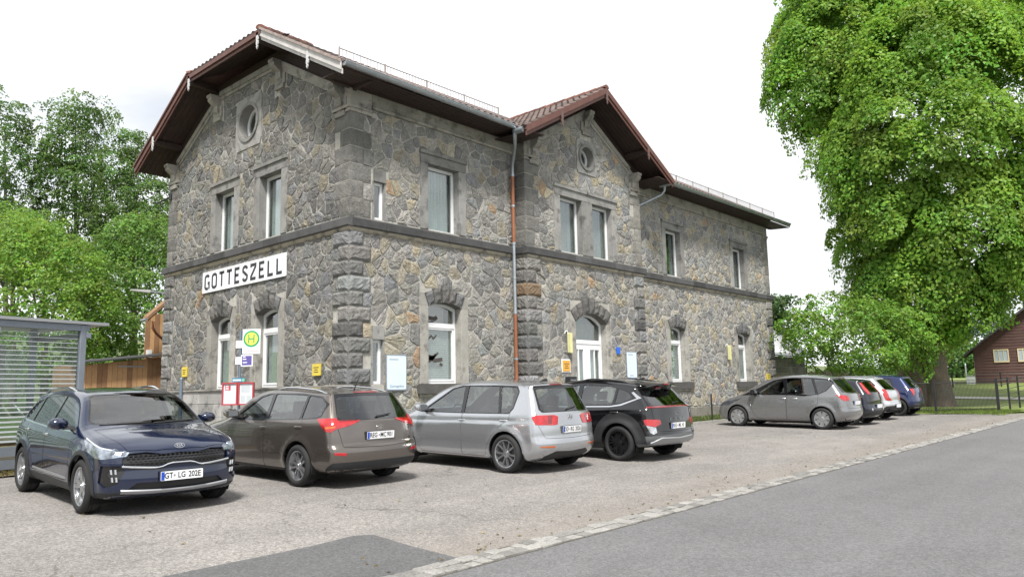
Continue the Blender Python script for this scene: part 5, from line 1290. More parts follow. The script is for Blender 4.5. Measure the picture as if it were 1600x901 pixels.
def arch_ring(xw, rt, r0, r1, a0=-.25, a1=math.pi+.25, mt='plastic', name='wheel_arch_trim', off=.006):
    t = np.linspace(a0, a1, 22)
    return ('side', [(xw+r1*math.cos(k), rt+r1*math.sin(k)) for k in t]+[(xw+r0*math.cos(k), rt+r0*math.sin(k)) for k in t[::-1]], dict(name=name, mat=mt, lr=True, off=off))
def wiper(x0y, zc, ln, dirx=-1, a=.12):
    def fn(root, M, sh, on_end, surf):
        f = on_end(dirx, 0, zc, 0, .02); w_ = MB(); P = []
        for k in range(7):
            u = x0y+ln*k/6; v = a*k/6; xs = surf(0, dirx*u, zc+v, dirx); P.append((xs+dirx*.022, dirx*u, zc+v))
        w_.tube(P, [.016]+[.009]*6, 5); w_.build('wiper', M['plastic'], root)
    return fn
def lamp_pods(uvs, sz, dirx, mt='lamp', name='lamp_lens'):
    """small round reflectors set into a lamp"""
    def fn(root, M, sh, on_end, surf):
        for yy, zz in uvs:
            for s in (1, -1):
                xs = surf(0, s*yy, zz, dirx); m = MB()
                m.lathe([(0, .012), (sz*.6, .009), (sz, 0), (sz*1.1, -.03)], lambda a, b, t: (xs+dirx*(t+.004), s*yy+a, zz+b), 14); m.build(name, M[mt], root, smooth=True)
    return fn
SIDE = [(.15, .13), (.22, .06), (.32, .02), (.46, .004), (.60, .0), (.74, .004), (.85, .012), (.92, .03), (.97, .055), (1.45, .265), (1.65, .38)]
CARS = []
# ---- brown estate
CARS.append(dict(name='brown_estate_car', label='metallic brown estate car with silver roof rails parked nose to the wall', pos=(7.44, 10.46), rot=R(90.5),
    w=1.78, wb=2.65, rt=.318, rr=.222, wheel='twin5', paint=(.145, .127, .114), prough=.24, pmetal=.75, belt=.96, cowl=2.42, seatx=.95, bslope=-.035,
    prof=[(-.70, .22, 1), (-.90, .30), (-.955, .45), (-.955, .58), (-.905, .66, 1), (-.895, .80), (-.865, .985, 1), (-.52, 1.405, 1), (-.50, 1.43, 1), (0, 1.455), (.7, 1.48), (1.2, 1.47), (1.62, 1.415), (2.42, 1.015), (2.62, .965), (3.1, .865), (3.42, .73), (3.54, .58), (3.55, .42), (3.5, .28), (3.35, .2, 1), (2, .19), (.5, .19)],
    side=SIDE, mirror=(1.90, .985), handles=[(1.02, .86), (.02, .90)], rails=(-.35, 1.15, .05), raily=.585, antenna=(-.22, 'rod'), handmat='paint',
    plate=(-1, .775, -.05, [('REG', -.14), ('MC', .045), ('901', .175)]), seal=-.032, emblems=[(-1, .895, -.12, 'oval_text', .065)],
    regions=[
        pane('front_window', [(2.00, .965), (1.42, 1.325), (1.20, 1.375), (1.08, 1.385), (1.04, .985)]),
        pane('rear_window', [(.955, .99), (.985, 1.388), (.25, 1.385), (.06, 1.375), (.055, 1.02)]),
        pane('quarter_window', [(-.005, 1.025), (0, 1.37), (-.32, 1.345), (-.50, 1.24), (-.46, 1.08), (-.36, 1.05)], 'glass'),
        ('side', [(2.10, .94), (1.45, 1.345), (1.20, 1.395), (.2, 1.405), (-.34, 1.362), (-.54, 1.25), (-.49, 1.06), (-.38, 1.03), (.95, .965)], dict(name='window_trim', mat='gloss', lr=True, off=.001, round=.02)),
        door('front_door', [(2.06, 1.0), (2.14, .9), (2.12, .36), (1.98, .245), (.99, .245), (.98, 1.0)]),
        door('rear_door', [(.97, 1.0), (.98, .245), (.40, .245), (.38, .42), (.22, .68), (-.04, .80), (-.06, 1.04)]),
        ('rear', [(0, 1.015), (.60, 1.025), (.66, 1.07), (.56, 1.33), (.49, 1.365), (0, 1.375)], dict(name='rear_screen', mat='glassd', off=-.006)),
        ('rear', [(0, 1.005), (.68, 1.01), (.66, 1.10), (.565, 1.40), (0, 1.41)], dict(name='rear_screen_border', mat='gloss', off=-.002)),
        ('rear', [(0, 1.41), (.22, 1.41), (.22, 1.432), (0, 1.432)], dict(name='brake_light', mat='darkred', off=.006)),
        ('rc', [(.16, .885), (-.03, .905), (-.03, .935), (.19, .92)], dict(name='indicator_light', mat='amber', off=.010, lr=True)),
        ('rc', [(-.10, .985), (-.44, 1.0), (-.42, 1.018), (-.10, 1.015)], dict(name='tail_light_insert', mat='darkred', off=.010, lr=True)),
        ('rc', [(.40, 1.035), (-.02, 1.045), (-.50, 1.035), (-.47, .985), (-.30, .93), (-.06, .89), (.07, .84), (.17, .86), (.28, .93)], dict(name='tail_light', mat='red', off=.008, lr=True)),
        ('rear', [(0, 1.45), (.60, 1.43), (.745, 1.03), (.72, .95), (.64, .62), (0, .60)], dict(name='tailgate', mat='paint', gap=.006)),
        ('rc', [(-.28, .50), (-.05, .515), (-.05, .555), (-.28, .545)], dict(name='reflector', mat='red', off=.004)),
        ('sideall', [(-1.2, .1), (-1.2, .415), (-.80, .40), (-.62, .30), (-.4, .1)], dict(name='bumper_valance', mat='plastic', cond=lambda c, n: n.z > -.8)),
        ('ftop', [(0, 1.025), (.66, 1.035), (.55, 1.385), (0, 1.41)], dict(name='windscreen', mat='glass', off=-.006)),
        ('fc', [(-2.35, .80), (-2.35, .68), (-2.9, .66), (-2.95, .78)], dict(name='headlight', mat='lens', off=.003)),
        ('sideall', [(.42, .1), (.42, .262), (2.2, .262), (2.2, .1)], dict(name='sill_trim', mat='plastic', lr=True)),
    ], extra=[wiper(-.02, 1.055, .30, -1, .03), ]))
# ---- silver tall hatchback
CARS.append(dict(name='silver_hatchback', label='tall silver hatchback with ten-spoke alloy wheels parked left of the black crossover', pos=(10.66, 9.10), rot=R(90.5),
    w=1.807, wb=2.67, rt=.328, rr=.236, wheel='ten', paint=(.46, .475, .50), pmetal=.75, prough=.22, belt=.98, cowl=2.66, seatx=1.0, bslope=-.022,
    prof=[(-.52, .21, 1), (-.66, .27), (-.77, .38), (-.80, .50), (-.765, .63, 1), (-.755, .80), (-.715, 1.0, 1), (-.42, 1.475, 1), (-.44, 1.51, 1), (0, 1.548), (.7, 1.578), (1.2, 1.56), (1.65, 1.49), (2.66, 1.02), (2.8, .98), (3.15, .90), (3.4, .78), (3.52, .62), (3.545, .45), (3.5, .3), (3.32, .2, 1), (2, .19), (.5, .19)],
    side=[(.15, .13), (.22, .06), (.32, .02), (.42, .012), (.50, .004), (.62, .0), (.76, .006), (.815, .010), (.835, .026), (.92, .036), (.985, .06), (1.5, .27), (1.7, .37)],
    mirror=(2.08, 1.0), handles=[(1.08, .865), (.06, .885)], antenna=(-.15, 'fin'), handmat='chrome',
    plate=(-1, .735, -.08, [('DD', -.165), ('RG', .0), ('2026', .165)]), seal=-.085, emblems=[(-1, .925, -.1, 'round_vw', .062)],
    regions=[
        pane('front_window', [(2.17, 1.0), (1.50, 1.415), (1.27, 1.465), (1.20, 1.47), (1.13, 1.005)]),
        pane('rear_window', [(1.05, 1.005), (1.10, 1.475), (.34, 1.475), (.20, 1.01)]),
        pane('quarter_window', [(.145, 1.012), (.275, 1.47), (-.06, 1.46), (-.14, 1.38), (-.10, 1.10), (-.03, 1.02)], 'glass'),
        ('side', [(2.26, .98), (1.52, 1.432), (1.27, 1.482), (.30, 1.492), (-.09, 1.478), (-.17, 1.38), (-.125, 1.09), (-.05, 1.0), (1.0, .985)], dict(name='window_trim', mat='gloss', lr=True, off=.001, round=.02)),
        door('front_door', [(2.26, 1.0), (2.30, .85), (2.26, .36), (2.14, .25), (1.08, .25), (1.09, 1.0)]),
        door('rear_door', [(1.08, 1.0), (1.07, .25), (.50, .25), (.44, .42), (.28, .66), (.06, .83), (-.06, .92), (-.08, 1.02)]),
        ('rear', [(0, 1.045), (.58, 1.05), (.625, 1.09), (.545, 1.40), (.49, 1.43), (0, 1.44)], dict(name='rear_screen', mat='glass', off=-.006)),
        ('rear', [(0, 1.03), (.63, 1.03), (.67, 1.08), (.575, 1.475), (0, 1.49)], dict(name='rear_screen_border', mat='gloss', off=-.002)),
        ('rear', [(0, 1.492), (.16, 1.492), (.16, 1.512), (0, 1.512)], dict(name='brake_light', mat='darkred', off=.006)),
        ('rc', [(-.24, .975), (-.13, .975), (-.13, .845), (-.23, .845)], dict(name='tail_light_insert', mat='darkred', off=.010, lr=True)),
        ('rc', [(.27, .955), (.20, .985), (-.30, .985), (-.40, .955), (-.38, .825), (-.30, .815), (.18, .83)], dict(name='tail_light', mat='red', off=.008, lr=True)),
        ('rear', [(0, 1.53), (.62, 1.50), (.745, 1.04), (.755, .80), (.64, .60), (0, .585)], dict(name='tailgate', mat='paint', gap=.006)),
        ('rear', [(0, .80), (.36, .80), (.33, .67), (0, .67)], dict(name='plate_recess', mat='paint', off=-.012)),
        ('rc', [(-.30, .44), (.05, .455), (.09, .475), (-.30, .475)], dict(name='reflector', mat='amber', off=.004)),
        ('rear', [(0, .36), (.42, .38), (.62, .30), (.6, .15), (0, .15)], dict(name='bumper_valance', mat='plastic')),
        ('side', [(.45, .285), (2.25, .285), (2.25, .262), (.45, .262)], dict(name='sill_strip', mat='chrome', lr=True, off=.003)),
        ('sideall', [(.42, .1), (.42, .225), (2.2, .225), (2.2, .1)], dict(name='sill_trim', mat='plastic', lr=True)),
        ('ftop', [(0, 1.03), (.68, 1.04), (.56, 1.44), (0, 1.47)], dict(name='windscreen', mat='glass', off=-.006)),
    ], extra=[wiper(-.02, 1.075, .30, -1, .04)]))
# ---- black crossover
CARS.append(dict(name='black_crossover', label='glossy black crossover with grey wheel-arch cladding and a thin red rear light bar', pos=(13.40, 8.62), rot=R(90),
    w=1.825, wb=2.66, rt=.338, rr=.240, wheel='y5', rimmat='alloyd', paint=(.004, .004, .005), pmetal=.1, prough=.15, belt=1.02, cowl=2.5, seatx=.98, bslope=-.03, flare=.035,
    prof=[(-.50, .26, 1), (-.70, .31), (-.815, .42), (-.825, .52), (-.80, .60, 1), (-.785, .80), (-.755, 1.045, 1), (-.33, 1.425, 1), (-.47, 1.475, 1), (.1, 1.54), (.8, 1.578), (1.3, 1.555), (1.68, 1.485), (2.5, 1.09), (2.65, 1.05), (3.1, .97), (3.4, .86), (3.5, .72), (3.53, .5), (3.48, .32), (3.3, .22, 1), (2, .21), (.5, .21)],
    side=[(.15, .12), (.24, .05), (.34, .02), (.48, .012), (.62, .0), (.74, .012), (.86, .004), (.95, .016), (1.01, .045), (1.06, .07), (1.5, .28), (1.7, .4)],
    mirror=(1.98, 1.03), handles=[(1.02, .90), (.1, .93)], rails=(-.12, 1.15, .035), raily=.59, railmat='plastic', antenna=(.02, 'fin'), mirmat='paint', handmat='paint',
    plate=(-1, .675, -.03, [('REG', -.135), ('ML', .05), ('43', .17)]), seal=-.03, emblems=[(-1, .915, -.06, 'oval_h', .052), (-1, .80, -.04, 't:K', .075, .24, 1.3), (-1, .80, -.04, 't:O', .075, .08, 1.2), (-1, .80, -.04, 't:N', .075, -.08, 1.3), (-1, .80, -.04, 't:A', .075, -.24, 1.3)],
    regions=[
        pane('front_window', [(2.06, 1.035), (1.47, 1.37), (1.20, 1.44), (1.10, 1.45), (1.05, 1.055)]),
        pane('rear_window', [(.96, 1.06), (.99, 1.455), (.32, 1.43), (.16, 1.40), (.17, 1.08)]),
        pane('quarter_window', [(.115, 1.10), (.105, 1.385), (-.10, 1.33), (-.27, 1.22), (-.06, 1.12)], 'glassd'),
        ('side', [(2.16, 1.01), (1.48, 1.392), (1.20, 1.462), (.9, 1.478), (.28, 1.452), (-.12, 1.352), (-.34, 1.205), (-.05, 1.095), (.2, 1.055), (.95, 1.035)], dict(name='window_trim', mat='gloss', lr=True, off=.001)),
        ('side', [(2.18, 1.005), (.95, 1.030), (.2, 1.050), (-.02, 1.085), (-.36, 1.20), (-.22, 1.31), (-.26, 1.325), (-.44, 1.205), (-.05, 1.06), (.2, 1.028), (.95, 1.008), (2.2, .982)], dict(name='bright_trim', mat='chrome', lr=True, off=.006)),
        arch_ring(0, .338, .387, .60, .0, math.pi-.02), arch_ring(2.66, .338, .387, .56, .05, math.pi),
        ('rc', [(.30, .80), (.22, .815), (-.17, .80), (-.20, .72), (-.02, .67), (.25, .70)], dict(name='tail_light', mat='red', off=.010, lr=True)),
        ('rc', [(.24, .695), (-.03, .66), (-.06, .56), (.05, .53), (.14, .56)], dict(name='reverse_light', mat='lens', off=.008, lr=True)),
        ('sideall', [(-1.2, .1), (-1.2, .53), (-.52, .49), (-.38, .40), (-.2, .1)], dict(name='bumper_valance', mat='greyp', cond=lambda c, n: (n.z > -.8) & (c.x < -.3))),
        ('sideall', [(.30, .1), (.30, .40), (2.3, .38), (2.3, .1)], dict(name='sill_trim', mat='plastic', lr=True)),
        door('front_door', [(2.14, 1.02), (2.16, .9), (2.12, .5), (2.0, .39), (1.00, .39), (1.0, 1.03)]),
        door('rear_door', [(.99, 1.03), (.985, .39), (.55, .39), (.52, .6), (.38, .84), (.15, 1.03)]),
        ('rear', [(0, 1.075), (.62, 1.085), (.65, 1.11), (.54, 1.34), (0, 1.385)], dict(name='rear_screen', mat='glassd', off=-.006)),
        ('rear', [(0, 1.385), (.10, 1.385), (.10, 1.405), (0, 1.405)], dict(name='brake_light', mat='red', off=.02)),
        ('rear', [(0, 1.065), (.68, 1.07), (.70, 1.11), (.565, 1.42), (0, 1.445)], dict(name='rear_screen_border', mat='gloss', off=-.002)),
        ('rear', [(0, 1.030), (.80, 1.02), (.80, 1.048), (0, 1.058)], dict(name='light_bar', mat='darkred', off=.008)),
        ('rear', [(0, 1.46), (.62, 1.46), (.745, 1.06), (.72, .86), (.60, .575), (0, .565)], dict(name='tailgate', mat='paint', gap=.006)),
        ('rear', [(0, .74), (.40, .74), (.37, .60), (0, .60)], dict(name='plate_recess', mat='greyp', off=-.008)),
        ('ftop', [(0, 1.10), (.66, 1.105), (.55, 1.42), (0, 1.46)], dict(name='windscreen', mat='glass', off=-.006)),
    ], extra=[]))
def kona_extra(root, M, sh, on_end, surf):
    m = MB(); n = 14; V_ = []                         # silver skid bar across the rear bumper
    for k in range(n+1):
        yy = -.80+1.6*k/n; e = abs(yy)/.80; lo = .30+.02*e; hi = .45+.03*e - .10*max(0, e-.75)/.25
        for zz, o in ((lo, .0), (lo+.03, .022), (hi-.02, .026), (hi, .0)): V_.append((surf(-.8, yy*.98, zz, -1)-o, yy, zz))
    m.add(V_, [(k*4+j, k*4+j+1, k*4+j+5, k*4+j+4) for k in range(n) for j in range(3)]); autosmooth(m.build('skid_plate', M['skid'], root), 40)
    s = MB()                                          # roof spoiler lip
    V_ = []
    for k in range(n+1):
        yy = -.58+1.16*k/n; e = (yy/.58)**2
        V_ += [(-.18, yy, 1.525-.03*e), (-.55+.10*e, yy, 1.485-.045*e), (-.56+.10*e, yy, 1.460-.045*e), (-.36, yy, 1.44-.03*e)]
    s.add(V_, [(k*4+j, k*4+j+1, k*4+j+5, k*4+j+4) for k in range(n) for j in range(3)]); autosmooth(s.build('spoiler', M['gloss'], root), 40)
    b = MB(); b.box((-.565, -.09, 1.462), (-.55, .09, 1.482)); b.build('brake_light', M['red'], root)
CARS[-1]['extra'] = [kona_extra, wiper(-.05, 1.10, .30, -1, .03)]
# ---- dark blue crossover, front towards us
def niro_extra(root, M, sh, on_end, surf):
    g = MB()                                          # grille surround, bright lower edge
    P = []
    for k in range(25):
        yy = -.66+1.32*k/24; e = abs(yy); zz = .575+.045*max(0, min(1, (.24-e)/.1)) if e < .3 else .575+.03*max(0, (e-.3)/.36)
        P.append((surf(3.5, yy, zz, 1)+.012, yy, zz))
    g.tube(P, .013, 6); autosmooth(g.build('grille_trim', M['chrome'], root), 60)
    m = MB()                                          # grille mesh, woven diamonds
    for r in range(4):
        zz = .615+r*.038
        for k in range(-11, 12):
            yy = k*.054+(r % 2)*.027
            if abs(yy) > .60 or (abs(yy) > .5 and r in (0,)): continue
            x0 = surf(3.5, yy, zz, 1)+.004
            m.prism([(-.024, 0), (0, -.007), (.024, 0), (0, .011)], lambda u, v, d: (x0+d-.012, yy+u, zz+v), 0, .012)
    m.build('grille_mesh', M['alloyd'], root)['kind'] = 'stuff'
    s = MB(); V_ = []; n = 16                         # silver skid strip
    for k in range(n+1):
        yy = -.66+1.32*k/n; e = abs(yy)/.66; z0 = .255+.025*e*e
        for dz, o in ((0, .0), (.012, .016), (.04, .018), (.055, .0)): V_.append((surf(3.5, yy, z0+dz, 1)+o, yy, z0+dz))
    s.add(V_, [(k*4+j, k*4+j+1, k*4+j+5, k*4+j+4) for k in range(n) for j in range(3)]); autosmooth(s.build('skid_plate', M['skid'], root), 40)
    for sg in (1, -1):                                # four small lamps in each corner
        for j, (yy, zz) in enumerate(((.755, .545), (.715, .545), (.745, .455), (.705, .455))):
            l = MB(); x0 = surf(3.3, sg*yy, zz, 1)
            l.prism([(-.012, -.028), (.006, -.028), (.014, .028), (-.004, .028)], lambda u, v, d: (x0+d, sg*(yy+u), zz+v), -.02, .002); l.build('lamp_cell', M['lamp'], root)
        for yy, zz, rr_ in ((.715, .765, .042), (.625, .748, .034)):
            x0 = surf(3.3, sg*yy, zz, 1); l = MB(); l.lathe([(0, .010), (rr_*.6, .008), (rr_, .0), (rr_*1.15, .004), (rr_*1.2, -.02)], lambda a, b, t: (x0+t, sg*yy+a, zz+b), 16); l.build('lamp_lens', M['headlamp'], root, smooth=True)
    w_ = MB()
    for y0, y1 in ((-.62, .0), (.02, .60)):
        w_.tube([(surf(2.5, y0+(y1-y0)*k/6, 1.065+.012*k/6, 1)+.015, y0+(y1-y0)*k/6, 1.065+.012*k/6) for k in range(7)], .010, 5)
    w_.build('wiper', M['plastic'], root)
CARS.append(dict(name='blue_crossover', label='dark blue crossover reversed in beside the glass shelter, front facing the road', pos=(4.53, 13.20), rot=R(-92), flare=.03,
    w=1.805, wb=2.70, rt=.333, rr=.236, wheel='five', paint=(.0038, .0095, .034), pmetal=.1, prough=.15, belt=1.0, cowl=2.58, seatx=1.0, bslope=-.03, taper=(.07, .06), bow=(.30, .16),
    prof=[(-.50, .24, 1), (-.70, .30), (-.785, .42), (-.79, .58), (-.765, .75), (-.72, .96), (-.62, 1.07, 1), (-.22, 1.41, 1), (-.34, 1.44, 1), (.3, 1.505), (1.0, 1.525), (1.5, 1.50), (1.82, 1.445), (2.56, 1.06), (2.75, 1.025), (3.1, .965), (3.36, .885), (3.49, .80), (3.545, .70), (3.555, .55), (3.565, .42), (3.53, .28), (3.40, .21, 1), (2, .2), (.5, .2)],
    side=[(.15, .12), (.24, .05), (.34, .02), (.48, .010), (.60, .0), (.74, .004), (.84, .010), (.93, .028), (.99, .055), (1.45, .265), (1.65, .38)],
    mirror=(2.02, 1.0), handles=[(1.08, .90), (.12, .93)], rails=(-.15, 1.30, .05), raily=.60, handmat='chrome',
    plate=(1, .468, .02, [('GT', -.165), ('LG', -.005), ('202E', .155)]), plateout=.03, seal=-.095, emblems=[(1, .815, .5, 'oval_text', .065)],
    regions=[
        pane('front_window', [(2.10, 1.01), (1.56, 1.345), (1.26, 1.41), (1.17, 1.415), (1.12, 1.03)]),
        pane('rear_window', [(1.04, 1.03), (1.07, 1.42), (.40, 1.40), (.26, 1.38), (.22, 1.05)], 'glassd'),
        pane('quarter_window', [(.165, 1.055), (.195, 1.365), (-.06, 1.29), (-.26, 1.15), (-.20, 1.09)], 'glassd'),
        ('side', [(2.20, .99), (1.58, 1.362), (1.26, 1.428), (.9, 1.438), (.36, 1.418), (-.09, 1.305), (-.31, 1.15), (-.22, 1.07), (1.0, 1.01)], dict(name='window_trim', mat='gloss', lr=True, off=.001)),
        ('side', [(2.22, .985), (1.0, 1.006), (-.23, 1.066), (-.23, 1.048), (1.0, .988), (2.24, .967)], dict(name='bright_trim', mat='chrome', lr=True, off=.005)),
        arch_ring(0, .333, .383, .445), arch_ring(2.70, .333, .383, .445),
        ('sideall', [(.36, .1), (.38, .36), (2.34, .33), (2.34, .1)], dict(name='sill_trim', mat='plastic', lr=True)),
        ('side', [(.55, .40), (2.1, .37), (2.1, .395), (.55, .425)], dict(name='bright_strip', mat='skid', lr=True, off=.006)),
        door('front_door', [(2.20, 1.0), (2.22, .88), (2.18, .46), (2.06, .35), (1.08, .35), (1.08, 1.02)]),
        door('rear_door', [(1.07, 1.02), (1.06, .36), (.56, .36), (.50, .50), (.34, .74), (.12, .90), (.05, 1.05)]),
        ('fc', [(-1.86, .925), (-2.0, .897), (-2.35, .828), (-2.62, .797), (-2.62, .787), (-2.35, .815), (-1.98, .886), (-1.86, .908)], dict(name='daytime_light', mat='lamp', off=.006, lr=True)),
        ('fc', [(-1.78, .915), (-1.98, .888), (-2.35, .815), (-2.62, .787), (-2.84, .77), (-2.82, .725), (-2.50, .695), (-2.25, .70), (-2.0, .765)], dict(name='headlight', mat='headlamp', off=.003, lr=True)),
        ('front', [(0, .745), (.22, .735), (.40, .765), (.58, .755), (.655, .70), (.66, .63), (.58, .58), (.30, .575), (.22, .61), (0, .615)], dict(name='grille', mat='gloss', off=-.03)),
        ('front', [(0, .40), (.50, .405), (.62, .31), (0, .30)], dict(name='lower_grille', mat='plastic', off=-.03)),
        ('fc', [(-2.42, .62), (-2.75, .615), (-2.82, .55), (-2.72, .40), (-2.5, .36), (-2.36, .42)], dict(name='lamp_recess', mat='gloss', off=-.02, lr=True)),
        ('sideall', [(3.05, .1), (3.15, .30), (3.8, .30), (3.8, .1)], dict(name='bumper_valance', mat='plastic', cond=lambda c, n: n.z > -.8)),
        ('ftop', [(0, 1.065), (.45, 1.065), (.665, 1.085), (.69, 1.11), (.575, 1.40), (.52, 1.432), (0, 1.45)], dict(name='windscreen', mat='glass', off=-.006)),
        ('ftop', [(0, 1.050), (.45, 1.05), (.69, 1.06), (.71, 1.11), (.59, 1.41), (.53, 1.445), (0, 1.462)], dict(name='windscreen_border', mat='gloss', off=-.001)),
        ('top', [(2.58, .72), (3.0, .70), (3.40, .60), (3.49, .30), (3.51, 0), (3.49, -.30), (3.40, -.60), (3.0, -.70), (2.58, -.72), (2.64, 0)], dict(name='bonnet', mat='paint', gap=.005)),
        ('rear', [(0, 1.08), (.60, 1.09), (.50, 1.38), (0, 1.40)], dict(name='rear_screen', mat='glassd', off=-.006)),
    ], extra=[niro_extra]))
# ---- grey-bronze minivan
CARS.append(dict(name='grey_minivan', label='grey-bronze compact minivan with silver wheel covers, side towards us beyond the gap', pos=(23.95, 8.62), rot=R(90.5), vox=.042,
    w=1.80, wb=2.644, rt=.318, rr=.222, wheel='cap', paint=(.235, .238, .244), prough=.24, pmetal=.7, belt=1.0, cowl=2.72, seatx=1.0, bslope=-.035,
    prof=[(-.50, .22, 1), (-.66, .29), (-.76, .42), (-.775, .55), (-.75, .65, 1), (-.735, .82), (-.68, 1.05, 1), (-.26, 1.505, 1), (-.30, 1.54, 1), (.15, 1.59), (.7, 1.615), (1.2, 1.59), (1.65, 1.51), (2.72, 1.02), (2.85, .975), (3.2, .85), (3.42, .70), (3.5, .55), (3.51, .4), (3.45, .28), (3.3, .2, 1), (2, .19), (.5, .19)],
    side=[(.15, .13), (.22, .06), (.32, .02), (.46, .004), (.62, .0), (.78, .006), (.90, .015), (.98, .04), (1.03, .06), (1.55, .285), (1.75, .38)],
    mirror=(2.05, 1.02), handles=[(1.16, .90), (.80, .90)], mirmat='gloss', handmat='chrome', plate=(-1, .78, -.1, []),
    regions=[
        pane('front_window', [(2.02, 1.02), (1.50, 1.42), (1.22, 1.475), (1.10, 1.02)]),
        pane('corner_window', [(2.42, .985), (2.08, 1.03), (2.08, 1.14)], 'glassd'),
        pane('rear_window', [(1.03, 1.03), (1.10, 1.505), (.35, 1.50), (.16, 1.03), (.5, 1.00)]),
        pane('quarter_window', [(.085, 1.06), (.265, 1.495), (-.16, 1.46), (-.32, 1.38), (-.12, 1.15)], 'glass'),
        ('side', [(2.52, .97), (2.05, 1.17), (1.52, 1.442), (1.22, 1.50), (.9, 1.525), (.30, 1.522), (-.18, 1.482), (-.36, 1.385), (-.14, 1.13), (.08, 1.03), (.5, .975), (.9, 1.0), (2.0, .995)], dict(name='window_trim', mat='gloss', lr=True, off=.001)),
        door('front_door', [(2.22, 1.02), (2.26, .85), (2.14, .45), (1.95, .26), (1.06, .26), (1.06, 1.02)]),
        door('rear_door', [(1.05, 1.02), (1.05, .26), (.30, .26), (.28, .50), (.10, .75), (.08, 1.03)]),
        ('side', [(2.20, .72), (2.08, .48), (1.80, .36), (1.1, .335), (1.1, .348), (1.78, .376), (2.05, .50), (2.185, .73)], dict(name='bright_strip', mat='chrome', lr=True, off=.006)),
        ('rear', [(0, 1.10), (.58, 1.11), (.62, 1.15), (.50, 1.46), (0, 1.48)], dict(name='rear_screen', mat='glassd', off=-.006)),
        ('rear', [(0, 1.08), (.66, 1.09), (.66, 1.16), (.53, 1.50), (0, 1.515)], dict(name='rear_screen_border', mat='gloss', off=-.002)),
        ('rc', [(.42, 1.02), (.05, 1.01), (-.16, .98), (-.20, .86), (.10, .84), (.25, .90)], dict(name='tail_light', mat='red', off=.008, lr=True)),
        ('rear', [(0, 1.545), (.60, 1.52), (.74, 1.05), (.72, .9), (.62, .63), (0, .615)], dict(name='tailgate', mat='paint', gap=.006)),
        ('sideall', [(-1.2, .1), (-1.2, .33), (-.6, .30), (-.4, .1)], dict(name='bumper_valance', mat='plastic', cond=lambda c, n: n.z > -.8)),
        ('sideall', [(.42, .1), (.42, .235), (2.2, .235), (2.2, .1)], dict(name='sill_trim', mat='plastic', lr=True)),
        ('fc', [(-1.65, .87), (-2.1, .80), (-2.6, .72), (-2.5, .64), (-2.1, .66)], dict(name='headlight', mat='lensd', off=.003, lr=True)),
        ('ftop', [(0, 1.04), (.66, 1.05), (.54, 1.46), (0, 1.49)], dict(name='windscreen', mat='glass', off=-.006)),
    ], extra=[wiper(-.02, 1.12, .30, -1, .03)]))
# ---- small dark city car
CARS.append(dict(name='dark_city_car', label='small dark blue car with tall red pillar lamps squeezed between grey minivan and silver hatchback', pos=(26.3, 8.62), rot=R(90), vox=.05,
    w=1.68, wb=2.45, rt=.295, rr=.205, wheel='five', paint=(.004, .006, .016), pmetal=.2, belt=.98, cowl=2.3, seatx=.9,
    prof=[(-.42, .22, 1), (-.58, .30), (-.66, .42), (-.665, .55), (-.63, .66, 1), (-.62, .85), (-.57, 1.04, 1), (-.26, 1.40, 1), (-.30, 1.43, 1), (.2, 1.475), (.7, 1.49), (1.2, 1.45), (1.45, 1.40), (2.3, 1.0), (2.5, .95), (2.85, .85), (3.02, .68), (3.05, .45), (3.0, .28), (2.85, .2, 1), (2, .19), (.5, .19)],
    side=SIDE, mirror=(1.75, 1.0), handles=[(.9, .88), (.05, .9)], mirmat='gloss', plate=(-1, .60, 0, []),
    regions=[
        pane('front_window', [(1.78, .99), (1.28, 1.32), (1.0, 1.375), (.92, 1.0)]), pane('rear_window', [(.84, 1.0), (.90, 1.38), (.2, 1.36), (.05, 1.03)], 'glassd'),
        ('side', [(1.9, .97), (1.30, 1.34), (1.0, 1.395), (.15, 1.38), (-.02, 1.01)], dict(name='window_trim', mat='gloss', lr=True)),
        ('rc', [(.30, 1.33), (.14, 1.35), (-.02, 1.12), (-.10, .98), (.10, .98), (.24, 1.12)], dict(name='tail_light', mat='red', off=.01, lr=True)),
        ('rear', [(0, 1.06), (.50, 1.07), (.45, 1.36), (0, 1.38)], dict(name='rear_screen', mat='glassd', off=-.004)),
        ('rear', [(0, 1.05), (.56, 1.05), (.62, .85), (.55, .66), (0, .655)], dict(name='tailgate', mat='gloss')),
        ('sideall', [(-1.2, .1), (-1.2, .52), (-.45, .45), (-.38, .1)], dict(name='bumper_valance', mat='plastic', cond=lambda c, n: (n.z > -.8) & (c.x < -.35))),
        ('ftop', [(0, 1.02), (.6, 1.03), (.5, 1.36), (0, 1.39)], dict(name='windscreen', mat='glass', off=-.006))],
    extra=[lamp_pods([(.52, .50)], .05, -1, 'lens', 'fog_light')]))
